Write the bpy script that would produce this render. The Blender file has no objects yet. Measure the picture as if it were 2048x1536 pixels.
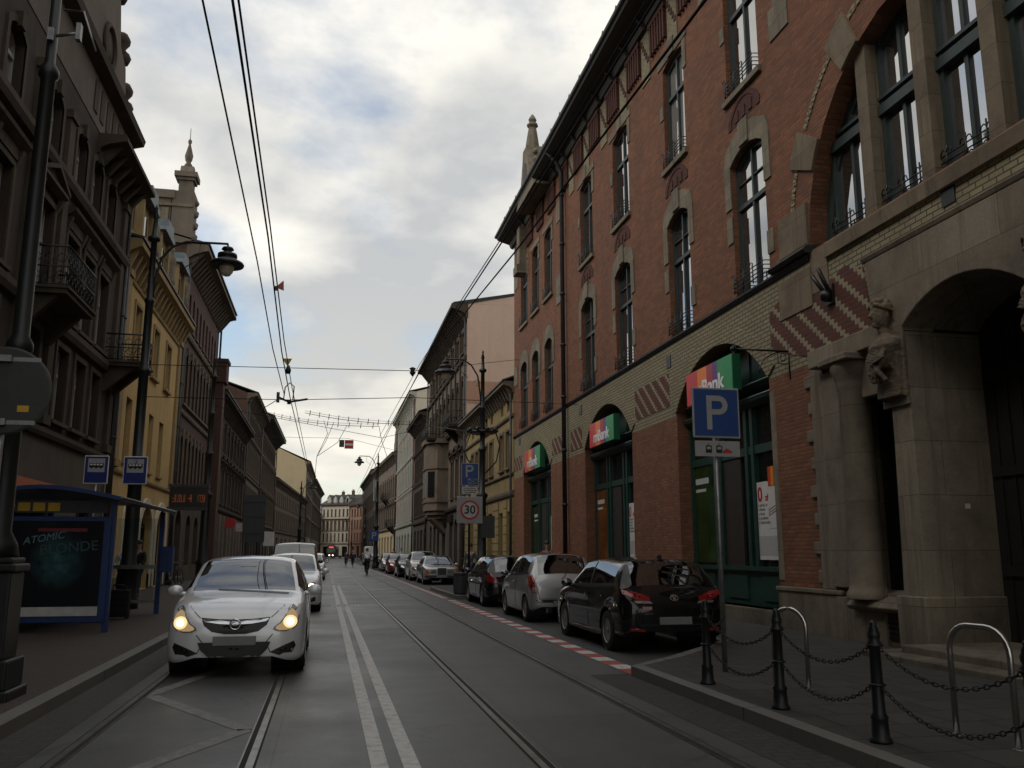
import bpy, bmesh, math, random
from mathutils import Vector, Matrix
from mathutils.bvhtree import BVHTree
R = math.radians
PI = math.pi
SC = bpy.context.scene
COL = SC.collection
rnd = random.Random(7)

# ------------------------------------------------------------------ mesh helpers
class MB:
    """collects faces (with material slots) and links them as one mesh object"""
    def __init__(self, T=None):
        self.v = []; self.f = []; self.m = []; self.s = []; self.T = T; self.marks = []
    def mark(self):
        """what follows is a separate piece: it becomes an object of its own"""
        self.marks.append((len(self.v), len(self.f)))
    def pt(self, p):
        p = Vector(p)
        if self.T is not None: p = self.T @ p
        self.v.append(tuple(p)); return len(self.v) - 1
    def face(self, pts, m=0, s=False):
        self.f.append([self.pt(p) for p in pts]); self.m.append(m); self.s.append(s)
    def idx(self, ids, m=0, s=False):
        self.f.append(list(ids)); self.m.append(m); self.s.append(s)
    def box(self, x0, x1, y0, y1, z0, z1, m=0):
        if x0 > x1: x0, x1 = x1, x0
        if y0 > y1: y0, y1 = y1, y0
        if z0 > z1: z0, z1 = z1, z0
        i = [self.pt(p) for p in ((x0,y0,z0),(x1,y0,z0),(x1,y1,z0),(x0,y1,z0),(x0,y0,z1),(x1,y0,z1),(x1,y1,z1),(x0,y1,z1))]
        for q in ((0,3,2,1),(4,5,6,7),(0,1,5,4),(1,2,6,5),(2,3,7,6),(3,0,4,7)):
            self.idx([i[k] for k in q], m)
    def prism(self, poly, a, b, axis='y', m=0, caps=True, s=False):
        """poly: 2-D points; extruded from a to b along axis. axis x: (y,z) y: (x,z) z: (x,y)"""
        def P(q, t):
            if axis == 'x': return (t, q[0], q[1])
            if axis == 'y': return (q[0], t, q[1])
            return (q[0], q[1], t)
        A = [self.pt(P(q, a)) for q in poly]; B = [self.pt(P(q, b)) for q in poly]
        n = len(poly)
        for i in range(n):
            j = (i + 1) % n
            self.idx((A[i], A[j], B[j], B[i]), m, s)
        if caps: self.idx(A[::-1], m); self.idx(B, m)
    def tube(self, path, r, n=8, m=0, closed=False, caps=True):
        path = [Vector(p) for p in path]
        N = len(path); rings = []
        rr = r if isinstance(r, (list, tuple)) else [r] * N
        up = None
        for k in range(N):
            if closed: t = path[(k+1) % N] - path[k-1]
            else: t = path[min(k+1, N-1)] - path[max(k-1, 0)]
            if t.length < 1e-9: t = Vector((0,0,1))
            t.normalize()
            if up is None:
                up = Vector((0,0,1)) if abs(t.z) < .9 else Vector((1,0,0))
            a = up - t * up.dot(t)
            if a.length < 1e-4:
                a = t.orthogonal()
            a.normalize(); up = a; b = t.cross(a)
            rings.append([self.pt(path[k] + (a*math.cos(2*PI*i/n) + b*math.sin(2*PI*i/n)) * rr[k]) for i in range(n)])
        for k in range(N if closed else N-1):
            A, B = rings[k], rings[(k+1) % N]
            for i in range(n):
                j = (i+1) % n
                self.idx((A[i], A[j], B[j], B[i]), m, True)
        if caps and not closed:
            self.idx(rings[0][::-1], m); self.idx(rings[-1], m)
    def lathe(self, prof, c=(0,0,0), n=16, m=0, axis='z', s=True, caps=True):
        """prof: (radius, height) from bottom to top"""
        c = Vector(c); rings = []
        for r, h in prof:
            ring = []
            for i in range(n):
                a = 2*PI*i/n; ca, sa = math.cos(a)*r, math.sin(a)*r
                if axis == 'z': p = Vector((ca, sa, h))
                elif axis == 'x': p = Vector((h, ca, sa))
                else: p = Vector((sa, h, ca))
                ring.append(self.pt(c + p))
            rings.append(ring)
        for A, B in zip(rings, rings[1:]):
            for i in range(n):
                j = (i+1) % n
                self.idx((A[i], A[j], B[j], B[i]), m, s)
        if caps: self.idx(rings[0][::-1], m); self.idx(rings[-1], m)
    def ball(self, c, r, n=10, m=0, sq=(1,1,1)):
        c = Vector(c); k = max(4, n//2); rings = []
        for a in range(1, k):
            th = PI*a/k
            rings.append([self.pt(c + Vector((math.sin(th)*math.cos(2*PI*i/n)*sq[0], math.sin(th)*math.sin(2*PI*i/n)*sq[1], math.cos(th)*sq[2]))*r) for i in range(n)])
        t = self.pt(c + Vector((0,0,r*sq[2]))); b = self.pt(c - Vector((0,0,r*sq[2])))
        for i in range(n):
            j = (i+1) % n
            self.idx((t, rings[0][i], rings[0][j]), m, True); self.idx((b, rings[-1][j], rings[-1][i]), m, True)
        for A, B in zip(rings, rings[1:]):
            for i in range(n):
                j = (i+1) % n
                self.idx((A[i], B[i], B[j], A[j]), m, True)
    def mesh(self, name, mats):
        me = bpy.data.meshes.new(name)
        me.from_pydata(self.v, [], self.f)
        if not isinstance(mats, (list, tuple)): mats = [mats]
        for q in mats: me.materials.append(q)
        me.polygons.foreach_set('material_index', self.m)
        me.polygons.foreach_set('use_smooth', self.s)
        me.update(); return me
    def build(self, name, mats, parent=None, loc=None):
        if not self.marks: return link(name, self.mesh(name, mats), parent, loc)
        cuts = sorted(set([(0, 0)] + self.marks + [(len(self.v), len(self.f))])); first = None
        for (v0, f0), (v1, f1) in zip(cuts, cuts[1:]):
            if f1 <= f0: continue
            q = MB(); q.v = self.v[v0:v1]; q.f = [[k - v0 for k in f] for f in self.f[f0:f1]]; q.m = self.m[f0:f1]; q.s = self.s[f0:f1]
            o = link(name, q.mesh(name, mats), parent, loc); first = first or o
        return first

def link(name, me, parent=None, loc=None):
    o = bpy.data.objects.new(name, me); COL.objects.link(o)
    if parent is not None: o.parent = parent
    if loc is not None: o.location = loc
    return o

def bevel(o, w=.01, seg=2, ang=40):
    md = o.modifiers.new('bevel', 'BEVEL'); md.width = w; md.segments = seg; md.limit_method = 'ANGLE'; md.angle_limit = R(ang)
    return o

def tag(o, label, cat, group=None, kind=None):
    if label: o['label'] = label
    if cat: o['category'] = cat
    if group: o['group'] = group
    if kind: o['kind'] = kind
    return o

def thing(name, label, cat, loc=(0,0,0), rz=0, group=None):
    o = bpy.data.objects.new(name, None); COL.objects.link(o)
    o.empty_display_size = .2
    o.location = loc; o.rotation_euler = (0, 0, rz)
    return tag(o, label, cat, group)

def structure(name, mb, mats):
    o = mb.build(name, mats); o['kind'] = 'structure'; return o

def dup(root, loc, rz, label=None, group=None):
    r = root.copy(); COL.objects.link(r); r.location = loc; r.rotation_euler = (0, 0, rz)
    if label: r['label'] = label
    if group: r['group'] = group
    def rec(src, dst):
        for ch in list(src.children):
            c = ch.copy(); COL.objects.link(c); c.parent = dst
            rec(ch, c)
    rec(root, r); return r

FONT = None
def text_mesh(s, size, depth=.004, align='CENTER', shear=0, bold=0.0, space=1.0):
    cu = bpy.data.curves.new('lettering', 'FONT'); cu.body = s; cu.size = size; cu.extrude = depth; cu.align_x = align; cu.align_y = 'CENTER'
    cu.shear = shear; cu.offset = bold; cu.space_character = space; cu.resolution_u = 3
    o = bpy.data.objects.new('lettering', cu); COL.objects.link(o)
    bpy.context.view_layer.update()
    dg = bpy.context.evaluated_depsgraph_get()
    me = bpy.data.meshes.new_from_object(o.evaluated_get(dg))
    bpy.data.objects.remove(o); bpy.data.curves.remove(cu)
    return me

def lettering(s, size, mat, parent, loc, rot, depth=.004, align='CENTER', shear=0, bold=0.0, sx=1.0, name='lettering', space=1.0):
    me = text_mesh(s, size, depth, align, shear, bold, space)
    me.materials.clear(); me.materials.append(mat)
    for p in me.polygons: p.material_index = 0
    o = link(name, me, parent, loc); o.rotation_euler = rot; o.scale = (sx, 1, 1)
    return o

# ------------------------------------------------------------------ materials
def ramp_mix(nt, fac, a, b):
    n = nt.nodes.new('ShaderNodeMix'); n.data_type = 'RGBA'
    if isinstance(fac, (int, float)): n.inputs[0].default_value = fac
    else: nt.links.new(fac, n.inputs[0])
    for k, q in ((6, a), (7, b)):
        if isinstance(q, (tuple, list)): n.inputs[k].default_value = (*q[:3], 1)
        else: nt.links.new(q, n.inputs[k])
    return n.outputs[2]

def maprange(nt, v, a, b, c=0., d=1.):
    n = nt.nodes.new('ShaderNodeMapRange'); n.clamp = True
    nt.links.new(v, n.inputs[0])
    for i, q in enumerate((a, b, c, d)): n.inputs[1+i].default_value = q
    return n.outputs[0]

def noise(nt, vec, scale, detail=4, rough=.55, sc=None, dist=0):
    if sc is not None:
        mp = nt.nodes.new('ShaderNodeMapping'); mp.inputs['Scale'].default_value = sc
        nt.links.new(vec, mp.inputs[0]); vec = mp.outputs[0]
    n = nt.nodes.new('ShaderNodeTexNoise'); n.inputs['Scale'].default_value = scale; n.inputs['Detail'].default_value = detail
    n.inputs['Roughness'].default_value = rough; n.inputs['Distortion'].default_value = dist
    nt.links.new(vec, n.inputs['Vector']); return n.outputs['Fac']

def math2(nt, op, a, b=None, c=None):
    n = nt.nodes.new('ShaderNodeMath'); n.operation = op
    for i, q in enumerate((a, b, c)):
        if q is None: continue
        if isinstance(q, (int, float)): n.inputs[i].default_value = q
        else: nt.links.new(q, n.inputs[i])
    return n.outputs[0]

def new_mat(name):
    m = bpy.data.materials.new(name); m.use_nodes = True
    nt = m.node_tree; b = nt.nodes['Principled BSDF']
    return m, nt, b

def coord(nt, kind='Object'):
    return nt.nodes.new('ShaderNodeTexCoord').outputs[kind]

def bump(nt, b, h, strength=.3, dist=.02):
    n = nt.nodes.new('ShaderNodeBump'); n.inputs['Strength'].default_value = strength; n.inputs['Distance'].default_value = dist
    nt.links.new(h, n.inputs['Height']); nt.links.new(n.outputs[0], b.inputs['Normal'])

def plain(name, col, rough=.6, metal=0., var=.25, scale=6, bmp=0., coat=0., ior=1.5, spec=.5):
    """a painted / metal / stone surface with soft tonal variation"""
    m, nt, b = new_mat(name)
    b.inputs['Roughness'].default_value = rough; b.inputs['Metallic'].default_value = metal
    b.inputs['Coat Weight'].default_value = coat; b.inputs['Coat Roughness'].default_value = .05
    b.inputs['IOR'].default_value = ior; b.inputs['Specular IOR Level'].default_value = spec
    if var > 0:
        f = noise(nt, coord(nt), scale, 5, .6)
        f = maprange(nt, f, .3, .7)
        nt.links.new(ramp_mix(nt, f, [c*(1-var) for c in col], [min(1, c*(1+var*.6)) for c in col]), b.inputs['Base Color'])
        if bmp: bump(nt, b, f, bmp, .01)
    else:
        b.inputs['Base Color'].default_value = (*col, 1)
    return m

def plaster(name, col, dirt=(.05,.045,.04), amount=.5, rough=.9, base_dirt=0.):
    """rendered wall with runs of soot, patches and a rough grain"""
    m, nt, b = new_mat(name); b.inputs['Roughness'].default_value = rough; b.inputs['Specular IOR Level'].default_value = .2
    co = coord(nt)
    patch = maprange(nt, noise(nt, co, .55, 6, .65), .42, .72)
    run = maprange(nt, noise(nt, co, 1.0, 5, .6, sc=(2.2, 2.2, .18)), .45, .75)
    fine = noise(nt, co, 14, 4, .7)
    k = math2(nt, 'MULTIPLY', math2(nt, 'MAXIMUM', patch, run), amount)
    c1 = ramp_mix(nt, maprange(nt, fine, .3, .7), [c*.86 for c in col], [min(1, c*1.1) for c in col])
    nt.links.new(ramp_mix(nt, k, c1, dirt), b.inputs['Base Color'])
    bump(nt, b, fine, .25, .01)
    return m

def brick(name, c1, c2, mortar, bw=.25, rh=.075, dirt=.35, msize=.012, diag=None, dirtc=(.05,.035,.03), varied=.35):
    m, nt, b = new_mat(name); b.inputs['Roughness'].default_value = .82; b.inputs['Specular IOR Level'].default_value = .3
    co = coord(nt)
    sp = nt.nodes.new('ShaderNodeSeparateXYZ'); nt.links.new(co, sp.inputs[0])
    u = math2(nt, 'ADD', sp.outputs[0], sp.outputs[1])
    cb = nt.nodes.new('ShaderNodeCombineXYZ'); nt.links.new(u, cb.inputs[0]); nt.links.new(sp.outputs[2], cb.inputs[1])
    t = nt.nodes.new('ShaderNodeTexBrick'); nt.links.new(cb.outputs[0], t.inputs['Vector'])
    t.inputs['Scale'].default_value = 1; t.inputs['Brick Width'].default_value = bw; t.inputs['Row Height'].default_value = rh
    t.inputs['Mortar Size'].default_value = msize; t.inputs['Mortar Smooth'].default_value = .3; t.inputs['Bias'].default_value = 0
    t.inputs['Color1'].default_value = (*c1, 1); t.inputs['Color2'].default_value = (*c2, 1); t.inputs['Mortar'].default_value = (*mortar, 1)
    colr = t.outputs['Color']
    if diag:
        row = math2(nt, 'FLOOR', math2(nt, 'DIVIDE', sp.outputs[2], rh))
        q = math2(nt, 'ADD', u, math2(nt, 'MULTIPLY', row, diag[0]))
        md = math2(nt, 'FLOORED_MODULO', q, diag[1])
        colr = ramp_mix(nt, math2(nt, 'LESS_THAN', md, diag[2]), colr, diag[3])
    big = maprange(nt, noise(nt, co, .7, 5, .65), .4, .75)
    mid = maprange(nt, noise(nt, cb.outputs[0], 5, 3, .6), .3, .75)
    colr = ramp_mix(nt, math2(nt, 'MULTIPLY', mid, varied), colr, [c*.45 for c in c1])
    run = maprange(nt, noise(nt, co, 1.0, 5, .6, sc=(1.6, 1.6, .14)), .46, .74)
    fine = maprange(nt, noise(nt, co, 24, 3, .7), .3, .75)
    colr = ramp_mix(nt, math2(nt, 'MULTIPLY', math2(nt, 'MAXIMUM', big, run), dirt), colr, dirtc)
    colr = ramp_mix(nt, math2(nt, 'MULTIPLY', fine, .28), colr, [c*.4 for c in c2])
    nt.links.new(colr, b.inputs['Base Color'])
    bump(nt, b, math2(nt, 'SUBTRACT', 1, t.outputs['Fac']), .5, .008)
    return m

def emit(name, col, s):
    m, nt, b = new_mat(name); b.inputs['Base Color'].default_value = (*[c*.25 for c in col], 1)
    b.inputs['Emission Color'].default_value = (*col, 1); b.inputs['Emission Strength'].default_value = s
    return m

def ashlar(name, col, dirt, amount=.6, bw=.9, rh=.48):
    """weathered stone in blocks: joints, soot runs, pores and a splash line of dirt near the pavement"""
    m, nt, b = new_mat(name); b.inputs['Roughness'].default_value = .88; b.inputs['Specular IOR Level'].default_value = .2
    co = coord(nt); sp = nt.nodes.new('ShaderNodeSeparateXYZ'); nt.links.new(co, sp.inputs[0])
    cb = nt.nodes.new('ShaderNodeCombineXYZ'); nt.links.new(math2(nt, 'ADD', sp.outputs[0], sp.outputs[1]), cb.inputs[0]); nt.links.new(sp.outputs[2], cb.inputs[1])
    t = nt.nodes.new('ShaderNodeTexBrick'); nt.links.new(cb.outputs[0], t.inputs['Vector'])
    t.inputs['Scale'].default_value = 1; t.inputs['Brick Width'].default_value = bw; t.inputs['Row Height'].default_value = rh; t.inputs['Mortar Size'].default_value = .006; t.inputs['Mortar Smooth'].default_value = .5
    t.inputs['Color1'].default_value = (*[c*.82 for c in col],1); t.inputs['Color2'].default_value = (*[min(1,c*1.12) for c in col],1); t.inputs['Mortar'].default_value = (*[c*.4 for c in col],1)
    patch = maprange(nt, noise(nt, co, 1.1, 7, .7), .42, .70)
    run = maprange(nt, noise(nt, co, 1.0, 6, .65, sc=(5, 5, .3)), .47, .72)
    splash = maprange(nt, sp.outputs[2], .9, .15)
    pores = noise(nt, co, 34, 4, .75)
    k = math2(nt, 'MINIMUM', math2(nt, 'ADD', math2(nt, 'MULTIPLY', math2(nt, 'MAXIMUM', patch, run), amount), math2(nt, 'MULTIPLY', splash, .35)), 1)
    c = ramp_mix(nt, k, t.outputs['Color'], dirt)
    c = ramp_mix(nt, math2(nt, 'MULTIPLY', maprange(nt, pores, .5, .75), .5), c, [q*.4 for q in col])
    nt.links.new(c, b.inputs['Base Color'])
    bump(nt, b, math2(nt, 'ADD', math2(nt, 'MULTIPLY', math2(nt, 'SUBTRACT', 1, t.outputs['Fac']), .6), math2(nt, 'MULTIPLY', pores, .8)), .6, .012)
    return m

def see_through(name, tint, ior=1.6):
    """tinted car glass: part clear, part mirror"""
    m, nt, b = new_mat(name); out = nt.nodes['Material Output']; nt.nodes.remove(b)
    tr = nt.nodes.new('ShaderNodeBsdfTransparent'); tr.inputs[0].default_value = (*tint, 1)
    gl_ = nt.nodes.new('ShaderNodeBsdfGlossy'); gl_.inputs['Roughness'].default_value = .015; gl_.inputs[0].default_value = (.95,.97,1,1)
    fr = nt.nodes.new('ShaderNodeFresnel'); fr.inputs[0].default_value = ior
    mx = nt.nodes.new('ShaderNodeMixShader'); nt.links.new(fr.outputs[0], mx.inputs[0]); nt.links.new(tr.outputs[0], mx.inputs[1]); nt.links.new(gl_.outputs[0], mx.inputs[2])
    nt.links.new(mx.outputs[0], out.inputs[0]); return m

def glassy(name, tint=(.012,.014,.016), rough=.04, ior=1.9, wavy=.02):
    """window glass in front of a dark room: a dark, sharply reflecting pane"""
    m, nt, b = new_mat(name); b.inputs['Base Color'].default_value = (*tint, 1)
    b.inputs['Roughness'].default_value = rough; b.inputs['IOR'].default_value = ior
    if wavy: bump(nt, b, noise(nt, coord(nt), 1.3, 2, .5), wavy, .05)
    return m

def carpaint(name, col, metal=.3, flake=True):
    m, nt, b = new_mat(name); b.inputs['Base Color'].default_value = (*col, 1)
    b.inputs['Metallic'].default_value = metal; b.inputs['Roughness'].default_value = .38
    b.inputs['Coat Weight'].default_value = 1; b.inputs['Coat Roughness'].default_value = .03; b.inputs['Specular IOR Level'].default_value = .5 if max(col) > .1 else .08
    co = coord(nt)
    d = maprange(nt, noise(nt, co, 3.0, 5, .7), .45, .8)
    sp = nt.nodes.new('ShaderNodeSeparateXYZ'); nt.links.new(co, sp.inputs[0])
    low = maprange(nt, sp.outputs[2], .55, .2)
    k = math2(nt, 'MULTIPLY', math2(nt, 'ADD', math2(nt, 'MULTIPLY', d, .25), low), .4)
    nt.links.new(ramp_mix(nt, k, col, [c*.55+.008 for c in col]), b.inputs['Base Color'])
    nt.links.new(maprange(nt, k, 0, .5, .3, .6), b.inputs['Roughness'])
    return m

def ground_mat(name, col, col2, scale=.5, speck=.25, rough=.75, bmp=.25, fine=90, wear=True):
    m, nt, b = new_mat(name); co = coord(nt)
    a = maprange(nt, noise(nt, co, scale, 6, .65), .3, .7)
    s = noise(nt, co, fine, 3, .7)
    lane = maprange(nt, noise(nt, co, .8, 3, .5, sc=(2.5, .06, 1)), .35, .7)
    c = ramp_mix(nt, a, col, col2)
    c = ramp_mix(nt, math2(nt, 'MULTIPLY', lane, .45), c, [q*.55 for q in col])
    c = ramp_mix(nt, math2(nt, 'MULTIPLY', maprange(nt, s, .45, .7), speck), c, [min(1, q*2.2) for q in col2])
    if wear:
        spots = maprange(nt, noise(nt, co, 1.7, 4, .6), .62, .70)
        c = ramp_mix(nt, math2(nt, 'MULTIPLY', spots, .5), c, [q*.45 for q in col])
        t = nt.nodes.new('ShaderNodeTexBrick'); mp = nt.nodes.new('ShaderNodeMapping'); mp.inputs['Rotation'].default_value = (0,0,R(90)); mp.inputs['Location'].default_value = (1.3,.35,0)
        nt.links.new(co, mp.inputs[0]); nt.links.new(mp.outputs[0], t.inputs['Vector'])
        t.inputs['Scale'].default_value = 1; t.inputs['Brick Width'].default_value = 7.3; t.inputs['Row Height'].default_value = 2.1; t.inputs['Mortar Size'].default_value = .012; t.inputs['Mortar Smooth'].default_value = .6
        t.inputs['Color1'].default_value = (.82,.82,.82,1); t.inputs['Color2'].default_value = (1.1,1.08,1.05,1); t.inputs['Mortar'].default_value = (.45,.44,.43,1)
        mx = nt.nodes.new('ShaderNodeMix'); mx.data_type = 'RGBA'; mx.blend_type = 'MULTIPLY'; mx.inputs[0].default_value = .8
        nt.links.new(c, mx.inputs[6]); nt.links.new(t.outputs['Color'], mx.inputs[7]); c = mx.outputs[2]
        v = nt.nodes.new('ShaderNodeTexVoronoi'); v.feature = 'DISTANCE_TO_EDGE'; v.inputs['Scale'].default_value = .8
        wv = nt.nodes.new('ShaderNodeMix'); wv.data_type = 'RGBA'; wv.blend_type = 'ADD'; wv.inputs[0].default_value = .35
        nn = nt.nodes.new('ShaderNodeTexNoise'); nn.inputs['Scale'].default_value = 2.2; nt.links.new(co, nn.inputs['Vector'])
        nt.links.new(co, wv.inputs[6]); nt.links.new(nn.outputs['Color'], wv.inputs[7]); nt.links.new(wv.outputs[2], v.inputs['Vector'])
        crack = math2(nt, 'MULTIPLY', maprange(nt, v.outputs['Distance'], .012, .002), maprange(nt, noise(nt, co, .35, 3, .6), .50, .58))
        c = ramp_mix(nt, math2(nt, 'MULTIPLY', crack, .75), c, [q*.3 for q in col])
    nt.links.new(c, b.inputs['Base Color'])
    nt.links.new(maprange(nt, a, 0, 1, rough-.15, rough+.08), b.inputs['Roughness'])
    bump(nt, b, s, bmp, .004)
    return m

def paving(name, c1, c2, mortar, bw, rh, rough=.85, dirt=.4, off=.5):
    m, nt, b = new_mat(name); co = coord(nt); b.inputs['Roughness'].default_value = rough
    t = nt.nodes.new('ShaderNodeTexBrick'); nt.links.new(co, t.inputs['Vector'])
    t.offset = off
    t.inputs['Scale'].default_value = 1; t.inputs['Brick Width'].default_value = bw; t.inputs['Row Height'].default_value = rh
    t.inputs['Mortar Size'].default_value = .012; t.inputs['Mortar Smooth'].default_value = .2
    t.inputs['Color1'].default_value = (*c1, 1); t.inputs['Color2'].default_value = (*c2, 1); t.inputs['Mortar'].default_value = (*mortar, 1)
    d = maprange(nt, noise(nt, co, .9, 6, .7), .4, .75)
    f = maprange(nt, noise(nt, co, 40, 3, .7), .35, .7)
    c = ramp_mix(nt, math2(nt, 'MULTIPLY', d, dirt), t.outputs['Color'], mortar)
    c = ramp_mix(nt, math2(nt, 'MULTIPLY', f, .3), c, [q*.5 for q in c1])
    gum = maprange(nt, noise(nt, co, 6.5, 2, .5), .68, .72)
    c = ramp_mix(nt, math2(nt, 'MULTIPLY', gum, .6), c, [q*.45 for q in c1])
    nt.links.new(c, b.inputs['Base Color'])
    bump(nt, b, math2(nt, 'SUBTRACT', 1, t.outputs['Fac']), .4, .006)
    return m

def worn_paint(name, col, under, wear=.45):
    m, nt, b = new_mat(name); co = coord(nt); b.inputs['Roughness'].default_value = .65
    w = maprange(nt, noise(nt, co, 9, 6, .75), wear, wear+.22)
    w2 = maprange(nt, noise(nt, co, 1.3, 3, .6), .5, .8)
    k = math2(nt, 'MULTIPLY', math2(nt, 'SUBTRACT', 1, w), math2(nt, 'ADD', .55, math2(nt, 'MULTIPLY', w2, .5)))
    nt.links.new(ramp_mix(nt, k, col, under), b.inputs['Base Color'])
    return m

M = {}
M['asphalt'] = ground_mat('asphalt', (.052,.052,.051), (.076,.075,.073), .45, .45, .50, .3, 55)
M['parking'] = ground_mat('parking asphalt', (.042,.040,.038), (.060,.057,.054), .8, .25, .75)
M['setts'] = paving('stone setts', (.055,.046,.038), (.040,.033,.028), (.022,.019,.016), .2, .12, .8)
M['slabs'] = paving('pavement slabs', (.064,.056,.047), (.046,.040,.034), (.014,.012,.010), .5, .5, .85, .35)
M['redpave'] = paving('reddish pavement blocks', (.070,.045,.036), (.056,.039,.033), (.027,.021,.018), .2, .1, .85, .4)
M['kerb'] = paving('granite kerb', (.17,.157,.137), (.135,.125,.11), (.03,.028,.026), 1.0, 4.0, .8, .3)
M['white_line'] = worn_paint('worn white road paint', (.56,.55,.52), (.075,.073,.069), .31)
M['faint_line'] = worn_paint('almost worn off road paint', (.235,.23,.215), (.085,.083,.08), .42)
M['red_line'] = worn_paint('worn red road paint', (.40,.065,.045), (.08,.05,.045), .33)
M['rail'] = plain('polished rail steel', (.24,.23,.21), .35, .85, .45, 5)
M['groove'] = plain('rail groove', (.012,.011,.010), .9, 0, .2)
M['iron'] = plain('dark green painted iron', (.008,.012,.011), .45, .1, .35, 5, .1)
M['black'] = plain('black paint', (.010,.010,.010), .4, 0, .2)
M['rubber'] = plain('tyre rubber', (.012,.012,.012), .85, 0, .3, 20)
M['plastic'] = plain('black plastic trim', (.015,.015,.016), .55, 0, .2)
M['chrome'] = plain('chrome', (.75,.75,.75), .12, 1, 0)
M['alloy'] = plain('wheel rim metal', (.30,.30,.30), .35, .8, .2)
M['galv'] = plain('galvanised steel', (.30,.31,.31), .45, .8, .3, 12)
M['steel'] = plain('brushed stainless steel', (.55,.53,.50), .25, 1, .1)
M['white'] = plain('white panel', (.62,.61,.58), .5, 0, .12)
M['offwhite'] = plain('dull white', (.45,.45,.43), .6, 0, .2)
M['grey'] = plain('grey sheet metal', (.045,.047,.047), .5, .3, .2)
M['darkgrey'] = plain('dark grey sheet', (.045,.05,.052), .55, .2, .2)
M['signblue'] = plain('traffic sign blue', (.008,.050,.20), .4, 0, .1)
M['stopblue'] = plain('stop sign dark blue', (.012,.026,.15), .4, 0, .1)
M['shelterblue'] = plain('shelter blue paint', (.010,.034,.13), .4, 0, .25)
M['signred'] = plain('traffic sign red', (.42,.03,.025), .45, 0, .1)
M['orange'] = plain('orange board', (.45,.12,.03), .5, 0, .1)
M['yellow'] = plain('yellow sticker', (.55,.33,.02), .5, 0, .1)
M['glass'] = glassy('window glass', ior=2.4)
M['mirror_glass'] = glassy('sky reflecting window glass', (.02,.022,.024), .03, 5.0, .012)
M['glass_curtain'] = glassy('window glass over pale curtains', (.17,.16,.14), .05, 1.9)
M['mirror_curtain'] = glassy('reflecting glass over a pale blind', (.22,.21,.19), .03, 3.4, .012)
M['shopglass'] = glassy('shop window glass', (.008,.010,.010), .05, 1.6)
M['carglass'] = glassy('car glass', (.010,.012,.013), .02, 2.3, 0)
M['carglass_clear'] = see_through('tinted car glass', (.34,.37,.36), 2.5)
M['wood_dk'] = plain('dark stained wood', (.025,.018,.013), .6, 0, .35, 8)
M['green_frame'] = plain('dark green joinery', (.010,.042,.032), .45, 0, .3, 6)
M['win_green'] = plain('green grey window paint', (.026,.040,.036), .5, 0, .25, 6)
M['win_white'] = plain('aged white window paint', (.36,.35,.32), .55, 0, .2, 6)
M['win_brown'] = plain('brown window paint', (.07,.038,.022), .55, 0, .3, 6)
M['roof'] = plain('dark tin roof', (.045,.045,.047), .55, .3, .3, 2)
M['tile'] = brick('dark roof tiles', (.06,.035,.026), (.04,.028,.022), (.015,.012,.01), .25, .18, .4)
M['lamp_glass'] = plain('frosted lamp glass', (.62,.55,.42), .3, 0, .05)
M['headlamp'] = emit('lit headlamp', (1.0,.80,.48), 5)
M['headlamp_dim'] = emit('lit headlamp glow', (1.0,.68,.34), .26)
M['headlamp_mid'] = emit('lit headlamp reflector', (1.0,.72,.36), 1.0)
M['dotred'] = emit('orange display dots', (1.0,.25,.06), .06)
M['lensclear'] = glassy('clear lamp lens', (.16,.16,.15), .1, 1.5, 0)
M['lensred'] = plain('red lamp lens', (.26,.010,.010), .15, 0, .2, 14, 0, .8)
M['lensorange'] = plain('orange lamp lens', (.45,.12,.01), .2, 0, .1)
M['plate'] = plain('blank number plate', (.20,.20,.21), .5, 0, .1)
M['skin'] = plain('skin', (.38,.22,.16), .55, 0, .08)
M['hair'] = plain('brown hair', (.03,.02,.014), .6, 0, .3, 30)
M['cl_white'] = plain('pale shirt cloth', (.50,.51,.55), .85, 0, .15, 12)
M['cl_black'] = plain('black cloth', (.012,.012,.014), .9, 0, .3, 12)
M['cl_grey'] = plain('grey cloth', (.09,.09,.10), .9, 0, .3, 12)
M['cl_blue'] = plain('dark blue denim', (.02,.03,.07), .9, 0, .3, 12)
M['cl_red'] = plain('red cloth', (.22,.03,.03), .85, 0, .2, 12)
M['cl_beige'] = plain('beige cloth', (.28,.24,.18), .9, 0, .2, 12)
# ------------------------------------------------------------------ camera, sky, sun
cam_d = bpy.data.cameras.new('camera'); cam = bpy.data.objects.new('camera', cam_d); COL.objects.link(cam)
cam_d.sensor_width = 36; cam_d.lens = 36 * 1771 / 2048; cam_d.clip_start = .05; cam_d.clip_end = 3000
cam.location = (0, 0, 1.53)
cam.rotation_euler = (R(90 + 10.774), 0, R(-11.566))
SC.camera = cam
SC.render.resolution_x, SC.render.resolution_y = 1024, 768
SC.view_settings.view_transform = 'Standard'; SC.view_settings.look = 'None'
SC.view_settings.exposure = .12; SC.view_settings.gamma = 1

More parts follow.
